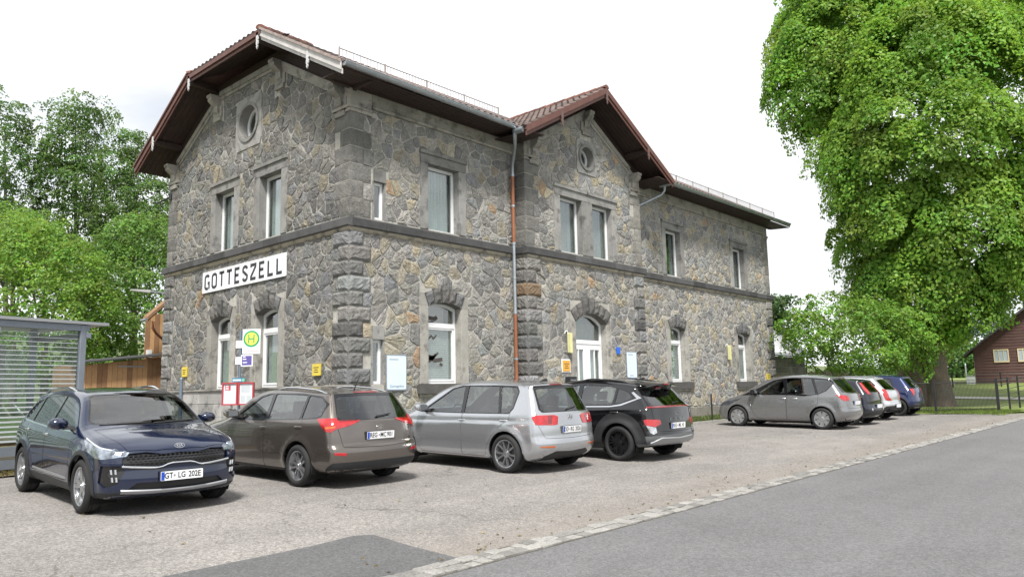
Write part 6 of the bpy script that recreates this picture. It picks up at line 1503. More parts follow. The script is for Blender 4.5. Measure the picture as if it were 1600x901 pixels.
# ---- silver raised hatchback
CARS.append(dict(name='raised_silver_hatchback', label='light silver hatchback with black lower cladding and two-part red lamps before the tree', pos=(29.35, 8.95), rot=R(90), vox=.045,
    w=1.75, wb=2.59, rt=.322, rr=.215, wheel='steel', paint=(.55, .57, .60), pmetal=.6, belt=1.0, cowl=2.45, seatx=.95, flare=.025,
    prof=[(-.45, .26, 1), (-.60, .32), (-.69, .45), (-.70, .58), (-.66, .68, 1), (-.65, .88), (-.60, 1.03, 1), (-.12, 1.46, 1), (-.14, 1.49, 1), (.3, 1.53), (.8, 1.545), (1.3, 1.51), (1.55, 1.45), (2.45, 1.05), (2.65, 1.0), (3.05, .90), (3.27, .76), (3.32, .52), (3.26, .32), (3.1, .24, 1), (2, .23), (.5, .23)],
    side=SIDE, mirror=(1.85, 1.0), handles=[(.98, .90), (.05, .92)], rails=(-.05, 1.15, .05), railmat='skid', mirmat='plastic', handmat='plastic', plate=(-1, .50, 0, []),
    regions=[
        pane('front_window', [(1.90, 1.0), (1.35, 1.36), (1.05, 1.42), (.97, 1.01)]), pane('rear_window', [(.89, 1.01), (.94, 1.425), (.30, 1.41), (.14, 1.03)], 'glass'),
        pane('quarter_window', [(.07, 1.05), (.22, 1.40), (.02, 1.37), (-.16, 1.22)], 'glassd'),
        ('side', [(2.0, .98), (1.37, 1.385), (1.05, 1.442), (.25, 1.432), (0, 1.392), (-.20, 1.22), (.03, 1.01)], dict(name='window_trim', mat='gloss', lr=True)),
        arch_ring(0, .322, .372, .45), arch_ring(2.59, .322, .372, .45),
        ('rc', [(.38, 1.05), (.26, 1.09), (.12, 1.07), (.08, .95), (.02, .80), (-.20, .70), (.12, .685), (.26, .72), (.34, .86)], dict(name='tail_light', mat='red', off=.012, lr=True)),
        ('rear', [(0, 1.06), (.55, 1.07), (.60, 1.10), (.46, 1.40), (0, 1.43)], dict(name='rear_screen', mat='glassd', off=-.004)),
        ('rear', [(0, 1.51), (.56, 1.48), (.68, 1.05), (.66, .9), (.58, .64), (0, .63)], dict(name='tailgate', mat='paint', gap=.007)),
        ('sideall', [(-1.2, .1), (-1.2, .56), (-.55, .50), (-.40, .40), (-.30, .1)], dict(name='bumper_valance', mat='plastic', cond=lambda c, n: (n.z > -.8) & (c.x < -.3))),
        ('sideall', [(.40, .1), (.40, .33), (2.2, .33), (2.2, .1)], dict(name='sill_trim', mat='plastic', lr=True)),
        door('front_door', [(1.98, 1.0), (2.0, .5), (1.9, .35), (.93, .35), (.93, 1.0)]), door('rear_door', [(.92, 1.0), (.92, .35), (.5, .35), (.42, .55), (.15, .82), (.1, 1.02)]),
        ('ftop', [(0, 1.07), (.6, 1.08), (.5, 1.41), (0, 1.44)], dict(name='windscreen', mat='glass', off=-.006))], extra=[]))
# ---- dark blue compact suv
CARS.append(dict(name='blue_compact_suv', label='dark blue compact car with black alloy wheels parked last, right by the big tree trunk', pos=(32.75, 9.0), rot=R(90), vox=.05,
    w=1.75, wb=2.50, rt=.335, rr=.235, wheel='y5', rimmat='alloyd', paint=(.008, .018, .075), pmetal=.4, belt=1.0, cowl=2.35, seatx=.9, flare=.03,
    prof=[(-.42, .26, 1), (-.56, .34), (-.64, .45), (-.65, .60), (-.62, .70, 1), (-.60, .90), (-.55, 1.05, 1), (-.18, 1.47, 1), (-.22, 1.50, 1), (.3, 1.55), (.8, 1.56), (1.3, 1.52), (1.5, 1.46), (2.35, 1.06), (2.55, 1.0), (2.95, .92), (3.12, .76), (3.16, .52), (3.1, .32), (2.95, .24, 1), (2, .23), (.5, .23)],
    side=SIDE, mirror=(1.8, 1.0), handles=[(.95, .90), (.05, .92)], mirmat='gloss',
    regions=[
        pane('front_window', [(1.86, 1.0), (1.32, 1.37), (1.05, 1.42), (.97, 1.01)], 'glassd'), pane('rear_window', [(.89, 1.01), (.94, 1.425), (.30, 1.41), (.12, 1.03)], 'glassd'),
        ('side', [(1.96, .98), (1.34, 1.39), (1.05, 1.442), (.25, 1.43), (.05, 1.01)], dict(name='window_trim', mat='gloss', lr=True)),
        arch_ring(0, .335, .385, .44), arch_ring(2.5, .335, .385, .44),
        ('rc', [(.30, 1.04), (-.02, 1.04), (-.06, .98), (.02, .82), (.10, .76), (.16, .86)], dict(name='tail_light', mat='red', off=.01, lr=True)),
        ('rear', [(0, 1.08), (.55, 1.09), (.46, 1.42), (0, 1.44)], dict(name='rear_screen', mat='glassd', off=-.004)),
        ('sideall', [(-1.2, .1), (-1.2, .46), (-.50, .42), (-.40, .38), (-.30, .1)], dict(name='bumper_valance', mat='plastic', cond=lambda c, n: (n.z > -.8) & (c.x < -.3))),
        ('sideall', [(.40, .1), (.40, .33), (2.1, .33), (2.1, .1)], dict(name='sill_trim', mat='plastic', lr=True)),
        ('ftop', [(0, 1.08), (.6, 1.09), (.5, 1.42), (0, 1.45)], dict(name='windscreen', mat='glass', off=-.006))], extra=[]))
for S_ in CARS: build_car(S_)
# ------------------------------------------------------------------ trees
def leaf_mat(name, k=.45):
    if name in MATS: return MATS[name]
    m = bpy.data.materials.new(name); m.use_nodes = True; t = m.node_tree; t.nodes.clear(); L = t.links.new
    o = t.nodes.new('ShaderNodeOutputMaterial'); a = t.nodes.new('ShaderNodeVertexColor'); a.layer_name = 'Col'
    P = t.nodes.new('ShaderNodeBsdfPrincipled'); P.inputs['Roughness'].default_value = .5; P.inputs['Specular IOR Level'].default_value = .35
    tr = t.nodes.new('ShaderNodeBsdfTranslucent'); x = t.nodes.new('ShaderNodeMixShader'); x.inputs[0].default_value = k
    hs = t.nodes.new('ShaderNodeHueSaturation'); hs.inputs['Hue'].default_value = .485; hs.inputs['Value'].default_value = 1.25; L(a.outputs[0], hs.inputs['Color'])
    L(a.outputs[0], P.inputs['Base Color']); L(hs.outputs[0], tr.inputs[0]); L(P.outputs[0], x.inputs[1]); L(tr.outputs[0], x.inputs[2]); L(x.outputs[0], o.inputs[0]); MATS[name] = m; return m
M_leaf = leaf_mat('leaf')
M_bark = mat('bark', (.185, .145, .112), .95, noise=[(3, .3), (18, .35)], noise2=(2.0, (.15, .15, .13), .5, .68), bump=[(9, .8, .06), (35, .7, .03)])
M_birch = mat('pale_bark', (.20, .19, .17), .9, noise=[(6, .4)])
def unit(a): return a/np.maximum(np.linalg.norm(a, axis=-1, keepdims=True), 1e-9)
def leaf_obj(name, P, Nn, S, C, parent, asp=.66, loc=None):
    n = len(P); T = unit(np.cross(Nn, unit(rng.normal(size=(n, 3))))); B = np.cross(Nn, T); S = S[:, None]
    down = np.array((0, 0, -1.))
    V = np.stack([P-T*S*.5, P+B*S*asp*.5+Nn*S*.07, P+T*S*.5-Nn*S*.12+down*S*.06, P-B*S*asp*.5+Nn*S*.07], 1).reshape(-1, 3)
    me = bpy.data.meshes.new(name); me.vertices.add(4*n); me.vertices.foreach_set('co', V.astype(np.float32).ravel())
    me.loops.add(4*n); me.loops.foreach_set('vertex_index', np.arange(4*n, dtype=np.int32)); me.polygons.add(n); me.polygons.foreach_set('loop_start', np.arange(0, 4*n, 4, dtype=np.int32))
    try: me.polygons.foreach_set('loop_total', np.full(n, 4, np.int32))
    except Exception: pass
    a = me.color_attributes.new('Col', 'FLOAT_COLOR', 'CORNER'); c4 = np.ones((n, 4), np.float32); c4[:, :3] = C; a.data.foreach_set('color', np.repeat(c4, 4, axis=0).ravel())
    me.materials.append(M_leaf); me.update(calc_edges=True); me.validate()
    return link(name, me, parent, loc or (0, 0, 0))
def crown(blobs, n_cl, n_lf, rc, ls, col, droop=.5, up=.45, inner=.25, var=.28, face=True, ragged=.12):
    """leafy clumps spread over the surface (and some inside) of overlapping lobes. blobs: (centre, (rx, ry, rz))"""
    cen = np.array([b[0] for b in blobs]); rad = np.array([b[1] for b in blobs]); ar = (rad.prod(1))**(2/3); cnt = np.maximum(3, (n_cl*ar/ar.sum())).astype(int)
    CP, CN = [], []
    for i, k in enumerate(cnt):
        d = unit(rng.normal(size=(k, 3))); d[:, 2] += .12; d = unit(d)
        f = np.where(rng.random(k) < inner, rng.uniform(.45, .85, k), 1+rng.normal(0, ragged, k))
        P = cen[i]+d*rad[i]*f[:, None]; dep = np.full(k, 9.)
        for j in range(len(blobs)):
            if j != i: dep = np.minimum(dep, (((P-cen[j])/rad[j])**2).sum(1))
        ok = dep > .62
        if face: tocam = np.array(CAMP)-cen[i]; s = (d*unit(tocam)).sum(1); ok &= (s > -.25) | (rng.random(k) < .35)
        CP.append(P[ok]); CN.append(unit(d/rad[i])[ok])
    CP = np.concatenate(CP); CN = np.concatenate(CN); K = len(CP)
    ax = unit(CN*(1-up)+np.array((0, 0, up))); rcl = rc*rng.uniform(.6, 1.35, K)
    ccol = np.array(col)*np.exp(rng.normal(0, var*.55, (K, 1)))*(1+rng.normal(0, .06, (K, 3)))
    idx = np.repeat(np.arange(K), n_lf); n = len(idx); q = rng.normal(size=(n, 3)); a = ax[idx]; q -= (q*a).sum(1, keepdims=True)*a; q = unit(q); r = np.sqrt(rng.random(n))[:, None]
    R_ = rcl[idx][:, None]; P = CP[idx]+q*r*R_+a*(.30*R_*(1-r*r)+rng.normal(0, .10, (n, 1))*R_); P[:, 2] -= (droop*R_*r*r)[:, 0]
    Nn = unit(a*.75+q*r*.55+rng.normal(0, .38, (n, 3))); S = ls*rng.uniform(.65, 1.3, n); C = ccol[idx]*np.exp(rng.normal(0, var*.5, (n, 1)))
    C[:, 0] *= 1+rng.normal(0, .10, n)
    return P, Nn, S, np.clip(C, .004, .5)
def limb(mb, pts, rad, n=10, rough=.08):
    pts = [Vector(p) for p in pts]; V = []
    for i, p in enumerate(pts):
        d = (pts[min(i+1, len(pts)-1)]-pts[max(i-1, 0)]).normalized(); a = d.cross(Vector((0, 1, .01))).normalized(); b = d.cross(a)
        for k in range(n):
            t = 2*math.pi*k/n; r = rad[i]*(1+rough*math.sin(3*t+i*.7)+random.uniform(-rough, rough)); V.append(p+(a*math.cos(t)+b*math.sin(t))*r)
    mb.add(V, [(i*n+k, i*n+(k+1) % n, (i+1)*n+(k+1) % n, (i+1)*n+k) for i in range(len(pts)-1) for k in range(n)])
def tree(name, label, base, trunk, blobs, cr, group=None, bark=None, cat='tree', pedestal=None):
    """trunk: list of (points, radii) in world space; blobs in world space"""
    base = Vector(base); o = empty(name, base, label=label, cat=cat, group=group)
    for k, (pts, rad) in enumerate(trunk):
        mb = MB(); limb(mb, pts, rad, 22 if rad[0] > .5 else 8, .09 if rad[0] > .5 else .06); autosmooth(mb.build('trunk' if k == 0 else 'limb', bark or M_bark, o, loc=-base, fix=False), 60)
    leaf_obj('crown', *cr, o, loc=-base); return o
PB = lambda x, y, D, rx, ry, dd=None: (tuple(pt(x, y, D)), (rx/FPX*D, dd or rx/FPX*D, ry/FPX*D))
def gp_(x, y): v = Vector((x, y, 0)); v.z = gz(x, y); return v
GREEN = (.175, .325, .042)
# --- the great lime tree right of the yard
D0 = 39.; tb = gp_(42.4, 10.6)
bl = [PB(1450, 120, 37.5, 118, 110), PB(1440, 235, 37, 135, 110), PB(1455, 350, 37, 128, 110), PB(1448, 436, 37, 100, 66), PB(1535, 190, 38, 140, 160), PB(1575, 310, 38, 140, 105), PB(1540, 395, 37.5, 110, 46), PB(1415, 498, 37, 56, 34),
      PB(1300, 75, 41, 85, 80), PB(1262, 140, 41, 58, 52), PB(1342, 168, 41, 66, 78), PB(1362, 265, 40.5, 40, 68), PB(1392, 370, 40, 36, 84), PB(1330, 0, 42, 100, 70), PB(1430, -60, 42, 150, 110), PB(1560, -20, 42, 150, 110), PB(1380, 450, 39, 32, 44), PB(1450, 505, 37.6, 48, 18), PB(1520, 438, 37.8, 60, 26)]
trk = [([tb+Vector((-.2, .2, -.3)), tb+Vector((-.15, .15, .5)), tb+Vector((-.1, .2, 1.4)), tb+Vector((-.1, .5, 2.6)), tb+Vector((0, .9, 4.2)), tb+Vector((.2, 1.2, 8)), tb+Vector((.3, 1.5, 15))], [1.45, 1.05, .88, .8, .72, .5, .2]),
       ([tb+Vector((-.3, -.5, -.3)), tb+Vector((-.2, -.5, .6)), tb+Vector((-.1, -.45, 1.6)), tb+Vector((.0, -.5, 3.0)), tb+Vector((.1, -.8, 5)), tb+Vector((.2, -1.2, 10))], [1.15, .8, .66, .6, .5, .25])]
tree('lime_tree', 'huge old lime tree with massive twin trunk and dense bright crown at right', tb, trk, bl, crown(bl, 2600, 380, 1.0, .185, GREEN, droop=.6, up=.48, inner=.22, ragged=.06, var=.22))
# --- leafy shrub between the car row and the lime tree
sb = pt(1325, 600, 33.5); sb.z = gz(sb.x, sb.y)
bl = [PB(1320, 525, 33.5, 72, 50), PB(1270, 525, 33, 42, 34), PB(1390, 530, 33.8, 54, 42), PB(1410, 500, 34.2, 40, 30), PB(1300, 490, 33.8, 46, 28), PB(1345, 560, 33, 60, 24), PB(1350, 500, 34, 50, 30), PB(1255, 505, 33.4, 26, 18), PB(1300, 472, 34, 18, 16)]
st = [([sb, sb+(pt(x, 560, 33.3)-sb)*.6, pt(x, 560, 33.3), pt(x2, 510, 33.4)], [.06, .045, .035, .012]) for x, x2 in ((1290, 1265), (1310, 1300), (1330, 1340), (1345, 1380), (1300, 1290), (1355, 1400))]
tree('hazel_shrub', 'many-stemmed dark green shrub behind the parked row, left of the lime trunk', sb, st, bl, crown(bl, 900, 40, .38, .13, (.14, .265, .038), up=.35, droop=.5, inner=.3, ragged=.2), cat='shrub')
# --- row of trees beyond the shelter
G2 = 'trees beyond the shelter'
def left_tree(name, label, x, D, blobs, cl, lf, rc, ls, col, lean=0, **k):
    b = pt(x, 640, D); b.z = gz(b.x, b.y)+max(0, b.y-55)*.06; top = pt(x+lean, blobs[0][1], D)
    bl = [PB(*q) for q in blobs]; t = [([b-Vector((0, 0, .3)), b+(top-b)*.3, b+(top-b)*.65, top], [.22, .17, .11, .03])]
    for q in bl[1:6]: a = b+(top-b)*random.uniform(.35, .7); t.append(([a, (a+Vector(q[0]))*.5+Vector((0, 0, .4)), Vector(q[0])], [.08, .05, .015]))
    tree(name, label, b, t, bl, crown(bl, cl, lf, rc, ls, col, **k), group=G2, bark=M_birch if 'birch' in name or 'aspen' in name else None)
AS = dict(up=.3, droop=.4, inner=.35, ragged=.25, var=.3)
DG = (.10, .185, .044)
left_tree('aspen_tree', 'tall airy tree at the left edge, top cut by the frame side', 8, 52, [(5, 200, 52, 40, 50), (-20, 290, 52, 60, 70), (25, 260, 52, 34, 50), (20, 350, 52, 48, 50), (-30, 400, 52, 60, 60)], 760, 44, .6, .18, DG, **AS)
left_tree('aspen_tree', 'tallest airy tree in the row left of the gable', 118, 55, [(122, 180, 55, 40, 26), (112, 225, 55, 50, 40), (128, 290, 55, 56, 48), (100, 340, 55, 54, 44), (135, 375, 55, 50, 44), (80, 280, 55, 26, 44), (75, 400, 55, 40, 40)], 1200, 44, .6, .18, DG, **AS)
left_tree('aspen_tree', 'slender airy tree nearest the gable roof', 205, 54, [(200, 225, 54, 24, 24), (195, 270, 54, 40, 36), (215, 310, 54, 46, 36), (190, 350, 54, 44, 40), (240, 330, 54, 36, 40), (225, 390, 54, 44, 36)], 900, 44, .58, .175, DG, **AS)
left_tree('maple_tree', 'bright yellow-green bushy maple behind the glass shelter', 70, 36, [(75, 400, 36, 60, 46), (30, 380, 36, 40, 40), (110, 420, 36, 44, 44), (55, 460, 35.5, 76, 60), (120, 490, 35.5, 56, 56), (0, 450, 36, 60, 70), (-40, 400, 36.5, 50, 60), (60, 540, 35.5, 90, 50), (-20, 540, 36, 80, 60)], 1250, 46, .46, .15, (.165, .29, .045), up=.45, droop=.7, inner=.25)
left_tree('maple_tree', 'green bushy maple between the yellow-green one and the gable', 210, 40, [(215, 370, 40, 50, 36), (180, 400, 40, 40, 36), (240, 390, 40.5, 44, 50), (205, 440, 39.5, 64, 50), (250, 450, 40, 50, 60), (170, 470, 39.5, 46, 50), (210, 510, 39, 70, 50), (150, 540, 39, 50, 46), (255, 530, 40, 40, 50)], 1150, 46, .50, .16, (.125, .235, .046), up=.42, droop=.65, inner=.3)
left_tree('maple_tree', 'pale green tree rising at the far left edge behind the bright maple', 20, 43, [(10, 350, 43, 40, 26), (60, 360, 43, 40, 26), (-10, 390, 43, 60, 40), (40, 410, 43, 60, 40), (130, 430, 43, 50, 50), (150, 470, 43, 40, 40)], 700, 44, .5, .17, (.15, .27, .05), up=.4, droop=.5, inner=.3)
# --- far trees on the right
def far_tree(name, label, x, ybase, D, blobs, cl, col, ls=.4, rc=.9, grp='far trees on the right', **k):
    b = pt(x, ybase, D); bl = [PB(*q) for q in blobs]; tree(name, label, b, [([b-Vector((0, 0, .5)), b+(Vector(bl[0][0])-b)*.6, Vector(bl[0][0])], [.25, .18, .05])], bl, crown(bl, cl, 26, rc, ls, col, **k), group=grp)
far_tree('garden_tree', 'round green tree between the white house and the brown timber house', 1505, 592, 85, [(1505, 555, 85, 22, 16), (1492, 562, 85, 14, 16), (1520, 565, 85, 14, 18), (1506, 578, 85, 22, 12)], 200, (.10, .20, .05))
far_tree('garden_shrub', 'low bright shrub left of the brown timber house', 1522, 597, 80, [(1523, 588, 80, 7, 9)], 40, (.15, .25, .05), ls=.3, rc=.5)
far_tree('larch_tree', 'thin feathery tree peeping past the right end of the station', 1222, 600, 60, [(1215, 480, 60, 14, 14), (1228, 500, 60, 14, 10), (1208, 510, 60, 14, 14), (1222, 530, 60, 18, 14), (1235, 470, 60, 8, 5)], 110, (.06, .12, .035), ls=.28, rc=.7, up=.2, droop=.2, ragged=.35, inner=.5)
far_tree('orchard_tree', 'dark garden tree glimpsed under the lime crown left of the trunk', 1400, 610, 62, [(1395, 588, 62, 30, 20), (1350, 590, 62, 30, 18), (1425, 580, 62, 20, 20), (1310, 588, 62, 24, 16)], 260, (.07, .15, .035), ls=.3, rc=.6)
# --- wooded slopes far behind and the wood left of the yard
def wood(name, pts, h, n, col, sz, lab):
    P = []; 
    for k in range(n):
        i = rng.integers(0, len(pts)-1); t = rng.random(); a = np.array(pts[i])*(1-t)+np.array(pts[i+1])*t; c = a+rng.normal(0, 2.5, 3)*np.array((1, 1, 0)); hh = h*rng.uniform(.7, 1.1); P.append(((c[0], c[1], c[2]+hh*.5), (h*.22*rng.uniform(.8, 1.3), h*.22*rng.uniform(.8, 1.3), hh*.5)))
    cr = crown(P, n*34, 22, sz*2.2, sz, col, face=False, up=.3, ragged=.15); o = leaf_obj(name, *cr, None); tag(o, lab, 'wood', kind='stuff')
hp = lambda x, D, y: tuple(pt(x, y, D))
wood('distant_wood', [hp(1440, 230, 590), hp(1490, 230, 585), hp(1560, 240, 580), hp(1640, 240, 580)], 17, 26, (.045, .085, .045), .9, 'dark wooded slope far behind the timber house')
wood('yard_wood', [(-24, 64, 1.5), (-18, 38, 1), (-17, 14, .5), (-24, -12, 0)], 16, 32, (.07, .14, .03), .5, 'green wood bordering the yard on the left')
# ------------------------------------------------------------------ street furniture, shelter, sheds, fence, houses
M_grey_steel = mat('grey_steel', (.20, .225, .26), .45, metal=.4, noise=(6, .08)); M_white_strip = mat('white_film', (.42, .45, .47), .6)
M_fence = mat('fence_black', (.018, .019, .02), .5); M_pine = mat('pine_boards', (.42, .25, .12), .75, noise=[(3, .2), (25, .15)]); M_pined = mat('pine_boards_dark', (.24, .13, .065), .75, noise=[(3, .25), (25, .15)])
def PT(root):                                    # builds parts in world space under a root
    return lambda mb, name, m, parent=None, **k: mb.build(name, m, parent or root, loc=(-root.location if parent is None else (0, 0, 0)), **k)
# --- glass shelter with printed stripes
sp0 = Vector((5.28, 16.0, 0)); sdir = Vector((-.978, -.208, 0)); sback = Vector((-.208, .978, 0)); gz0 = gz(4.5, 16)
sh_ = empty('glass_shelter', (4.5, 15.9, gz0), label='grey steel shelter with striped glass wall at the left edge', cat='shelter'); Pn = PT(sh_)
SF = lambda u, v, d: tuple(sp0+sdir*u-sback*d+Vector((0, 0, v)))      # u runs left, d towards the road
for u in (0, 1.62, 3.24):
    mb = MB(); mb.prism([(u-.06, gz0), (u+.06, gz0), (u+.06, 3.13), (u-.06, 3.13)], SF, -.06, .06); bevel(Pn(mb, 'post', M_grey_steel), .008, 1)
    mb = MB(); mb.prism([(u-.05, gz0), (u+.05, gz0), (u+.05, 3.13), (u-.05, 3.13)], SF, -1.75, -1.65); Pn(mb, 'post', M_grey_steel)
mb = MB(); mb.prism([(-.12, 3.01), (3.4, 3.01), (3.4, 3.13), (-.12, 3.13)], SF, -.05, .05); Pn(mb, 'beam', M_grey_steel)
mb = MB(); mb.prism([(-.12, 2.88), (-.04, 2.88), (-.04, 2.98), (-.12, 2.98)], SF, -2.0, .1); mb.prism([(1.5, 2.90), (1.6, 2.90), (1.6, 2.99), (1.5, 2.99)], SF, -2.0, .1); Pn(mb, 'roof_beam', M_grey_steel)
mb = MB(); mb.prism([(-.46, 3.135), (4.2, 3.135), (4.2, 3.19), (-.46, 3.19)], SF, -2.15, .12); Pn(mb, 'roof_panel', mat('roof_sheet', (.30, .31, .32), .5, metal=.4))
for a, b in ((.50, .68), (.72, .90)):
    mb = MB(); mb.prism([(.06, gz0+a-.42), (3.3, gz0+a-.42), (3.3, gz0+b-.44), (.06, gz0+b-.44)], SF, -.05, .05); Pn(mb, 'base_rail', M_grey_steel)
for a, b in ((.07, 1.55), (1.69, 3.17)):
    mb = MB(); mb.prism([(a, gz0+.5), (b, gz0+.5), (b, 3.0), (a, 3.0)], SF, -.006, .006); gl = Pn(mb, 'glass_pane', glass('shelter_glass', (.80, .86, .84), 1.5))
    v = gz0+.54
    while v < 2.95:
        h_ = .034-.026*(v-gz0-.54)/2.0; mb = MB(); mb.prism([(a+.01, v), (b-.01, v), (b-.01, v+max(.008, h_)), (a+.01, v+max(.008, h_))], SF, .006, .012); Pn(mb, 'stripe', M_white_strip, gl); v += .085
mb = MB(); mb.prism([(.1, gz0+.3), (3.2, gz0+.3), (3.2, 2.7), (.1, 2.7)], SF, -1.71, -1.69); Pn(mb, 'glass_pane', glass('shelter_glass', (.80, .86, .84), 1.5))
mb = MB(); mb.prism([(.55, 1.55), (1.25, 1.55), (1.25, 2.8), (.55, 2.8)], SF, -1.66, -1.63); Pn(mb, 'poster', mat('poster_paper', (.50, .50, .46), .8, noise=(3, .15)))
mb = MB(); mb.prism([(.3, gz0+.42), (3.0, gz0+.42), (3.0, gz0+.47), (.3, gz0+.47)], SF, -1.6, -1.2); Pn(mb, 'bench', M_pined)
# --- bus stop
bp = Vector((9.42, 17.62, gz(9.42, 17.62))); bs = empty('bus_stop', bp, label='bus stop pole with yellow-green H sign and red framed timetables', cat='bus stop'); Pn = PT(bs)
rt_ = Vector((.62, -.785, 0)); no_ = Vector((-.785, -.62, 0)); BS = lambda u, v, d: tuple(Vector((bp.x, bp.y, 0))+rt_*u+no_*d+Vector((0, 0, v)))
M_pole = mat('blue_grey_pole', (.16, .20, .26), .5, metal=.4)
mb = MB(); mb.tube([(bp.x, bp.y, bp.z-.1), (bp.x, bp.y, 3.32)], .035, 10); autosmooth(Pn(mb, 'pole', M_pole), 50)
M_hg = mat('sign_green', (.02, .30, .13), .5); M_hy = mat('sign_h_yellow', (.72, .66, .10), .5); M_pur = mat('sign_violet', (.10, .08, .28), .5); M_red = mat('frame_red', (.36, .05, .06), .45)
mb = MB(); mb.prism(rpoly([(.07, 2.74), (.52, 2.74), (.52, 3.35), (.07, 3.35)], .015), BS, .03, .05); hs = Pn(mb, 'sign_panel', M_white)
ell = lambda r, n=28: [(.295+r*math.cos(2*math.pi*k/n), 3.11+r*math.sin(2*math.pi*k/n)) for k in range(n)]
mb = MB(); mb.prism(ell(.205), BS, .05, .053); Pn(mb, 'sign_ring', M_hg, hs); mb = MB(); mb.prism(ell(.158), BS, .053, .056); Pn(mb, 'sign_disc', M_hy, hs)
mb = MB()
for a, b, c, d in ((.215, .245, 3.0, 3.22), (.345, .375, 3.0, 3.22), (.245, .345, 3.095, 3.125)): mb.prism([(a, c), (b, c), (b, d), (a, d)], BS, .056, .059)
Pn(mb, 'letter_h', M_hg, hs)
mb = MB(); mb.prism([(.08, 2.80), (.51, 2.80), (.51, 2.81), (.08, 2.81)], BS, .05, .052); Pn(mb, 'sign_line', M_red, hs)
mb = MB(); mb.prism(rpoly([(.04, 2.44), (.34, 2.44), (.34, 2.72), (.04, 2.72)], .012), BS, .03, .05); vs_ = Pn(mb, 'route_panel', M_white)
mb = MB(); mb.prism([(.065, 2.465), (.315, 2.465), (.315, 2.695), (.065, 2.695)], BS, .05, .053); Pn(mb, 'route_field', M_pur, vs_)
for k, (a, b, c) in enumerate(((.09, .16, 2.655), (.09, .18, 2.60), (.09, .20, 2.52))): mb = MB(); mb.prism([(a, c), (b, c), (b, c+.022), (a, c+.022)], BS, .053, .055); Pn(mb, 'print', M_white, vs_)
for v in (2.98, 2.58): mb = MB(); mb.prism([(-.10, v-.09), (.08, v-.09), (.08, v+.09), (-.10, v+.09)], BS, .03, .045); Pn(mb, 'clamp', M_white)
mb = MB(); mb.prism(rpoly([(-.17, 2.06), (.15, 2.06), (.15, 2.16), (-.17, 2.16)], .01), BS, .03, .05); nm = Pn(mb, 'name_strip', mat('sign_teal', (.06, .20, .30), .5))
mb = MB(); mb.prism([(-.15, 2.085), (.06, 2.085), (.06, 2.125), (-.15, 2.125)], BS, .05, .053); Pn(mb, 'print', M_pr, nm)
mb = MB(); mb.prism([(.115+.035*math.cos(t), 2.105+.035*math.sin(t)) for t in np.linspace(0, 6.28, 13)[:-1]], BS, .05, .054); Pn(mb, 'print', mat('print_green', (.15, .50, .30), .5), nm)
for a in (-.40, .005):
    mb = MB(); ring(mb, BS, [(a, 1.50), (a+.39, 1.50), (a+.39, 2.05), (a, 2.05)], [(a+.035, 1.535), (a+.355, 1.535), (a+.355, 2.015), (a+.035, 2.015)], .02, .09); tf = Pn(mb, 'timetable_frame', M_red)
    mb = MB(); mb.prism([(a+.03, 1.53), (a+.36, 1.53), (a+.36, 2.02), (a+.03, 2.02)], BS, .02, .06); Pn(mb, 'timetable_sheet', mat('sheet_white', (.60, .64, .70), .6, noise=(8, .06)), tf)
    mb = MB()
    if a < -.1:
        mb.prism([(a+.065, 1.86), (a+.21, 1.86), (a+.21, 1.985), (a+.065, 1.985)], BS, .06, .062); Pn(mb, 'print', mat('print_red', (.42, .06, .08), .6), tf)
        for k in range(3): mb = MB(); mb.prism([(a+.08, 1.88+.036*k), (a+.16, 1.88+.036*k), (a+.16, 1.896+.036*k), (a+.08, 1.896+.036*k)], BS, .062, .064); Pn(mb, 'print', M_white, tf)
        mb = MB(); mb.prism([(a+.06, 1.57), (a+.33, 1.57), (a+.33, 1.80), (a+.06, 1.80)], BS, .06, .062); Pn(mb, 'print', M_pale, tf)
    else:
        for u0_, v0_, w_, h_ in ((.07, 1.80, .22, .18), (.06, 1.56, .12, .18), (.20, 1.56, .12, .18)):
            for k in range(int(h_/.02)): mb.prism([(a+u0_, v0_+k*.02), (a+u0_+w_, v0_+k*.02), (a+u0_+w_, v0_+k*.02+.010), (a+u0_, v0_+k*.02+.010)], BS, .06, .062)
        Pn(mb, 'timetable_lines', mat('print_lines', (.36, .40, .40), .6), tf)['kind'] = 'stuff'
mb = MB(); mb.prism([(-.19, .55), (-.15, .55), (-.15, 1.52), (-.19, 1.52)], BS, .02, .05); Pn(mb, 'support_bar', M_zinc)
# --- bollards by the gable and the railing post by the front wall
def bollard(x, y, h, label, r=.035, m=None, z0=None):
    o = empty('steel_post', gp_(x, y), label=label, cat='post'); P_ = PT(o); mb = MB(); z = gz(x, y) if z0 is None else z0
    mb.tube([(x, y, z-.1), (x, y, z+h)], r, 10); autosmooth(P_(mb, 'post_tube', m or M_pole), 50)
    mb = MB(); mb.tube([(x, y, z+h), (x, y, z+h+.03)], [r*1.1, r*.7], 10); P_(mb, 'post_cap', m or M_pole)
bollard(9.6, 21.2, 1.62, 'blue-grey steel post against the gable plinth', .05)
bollard(24.1, 12.70, .95, 'dark steel post in the planted strip before the grey minivan', .03, M_fence)
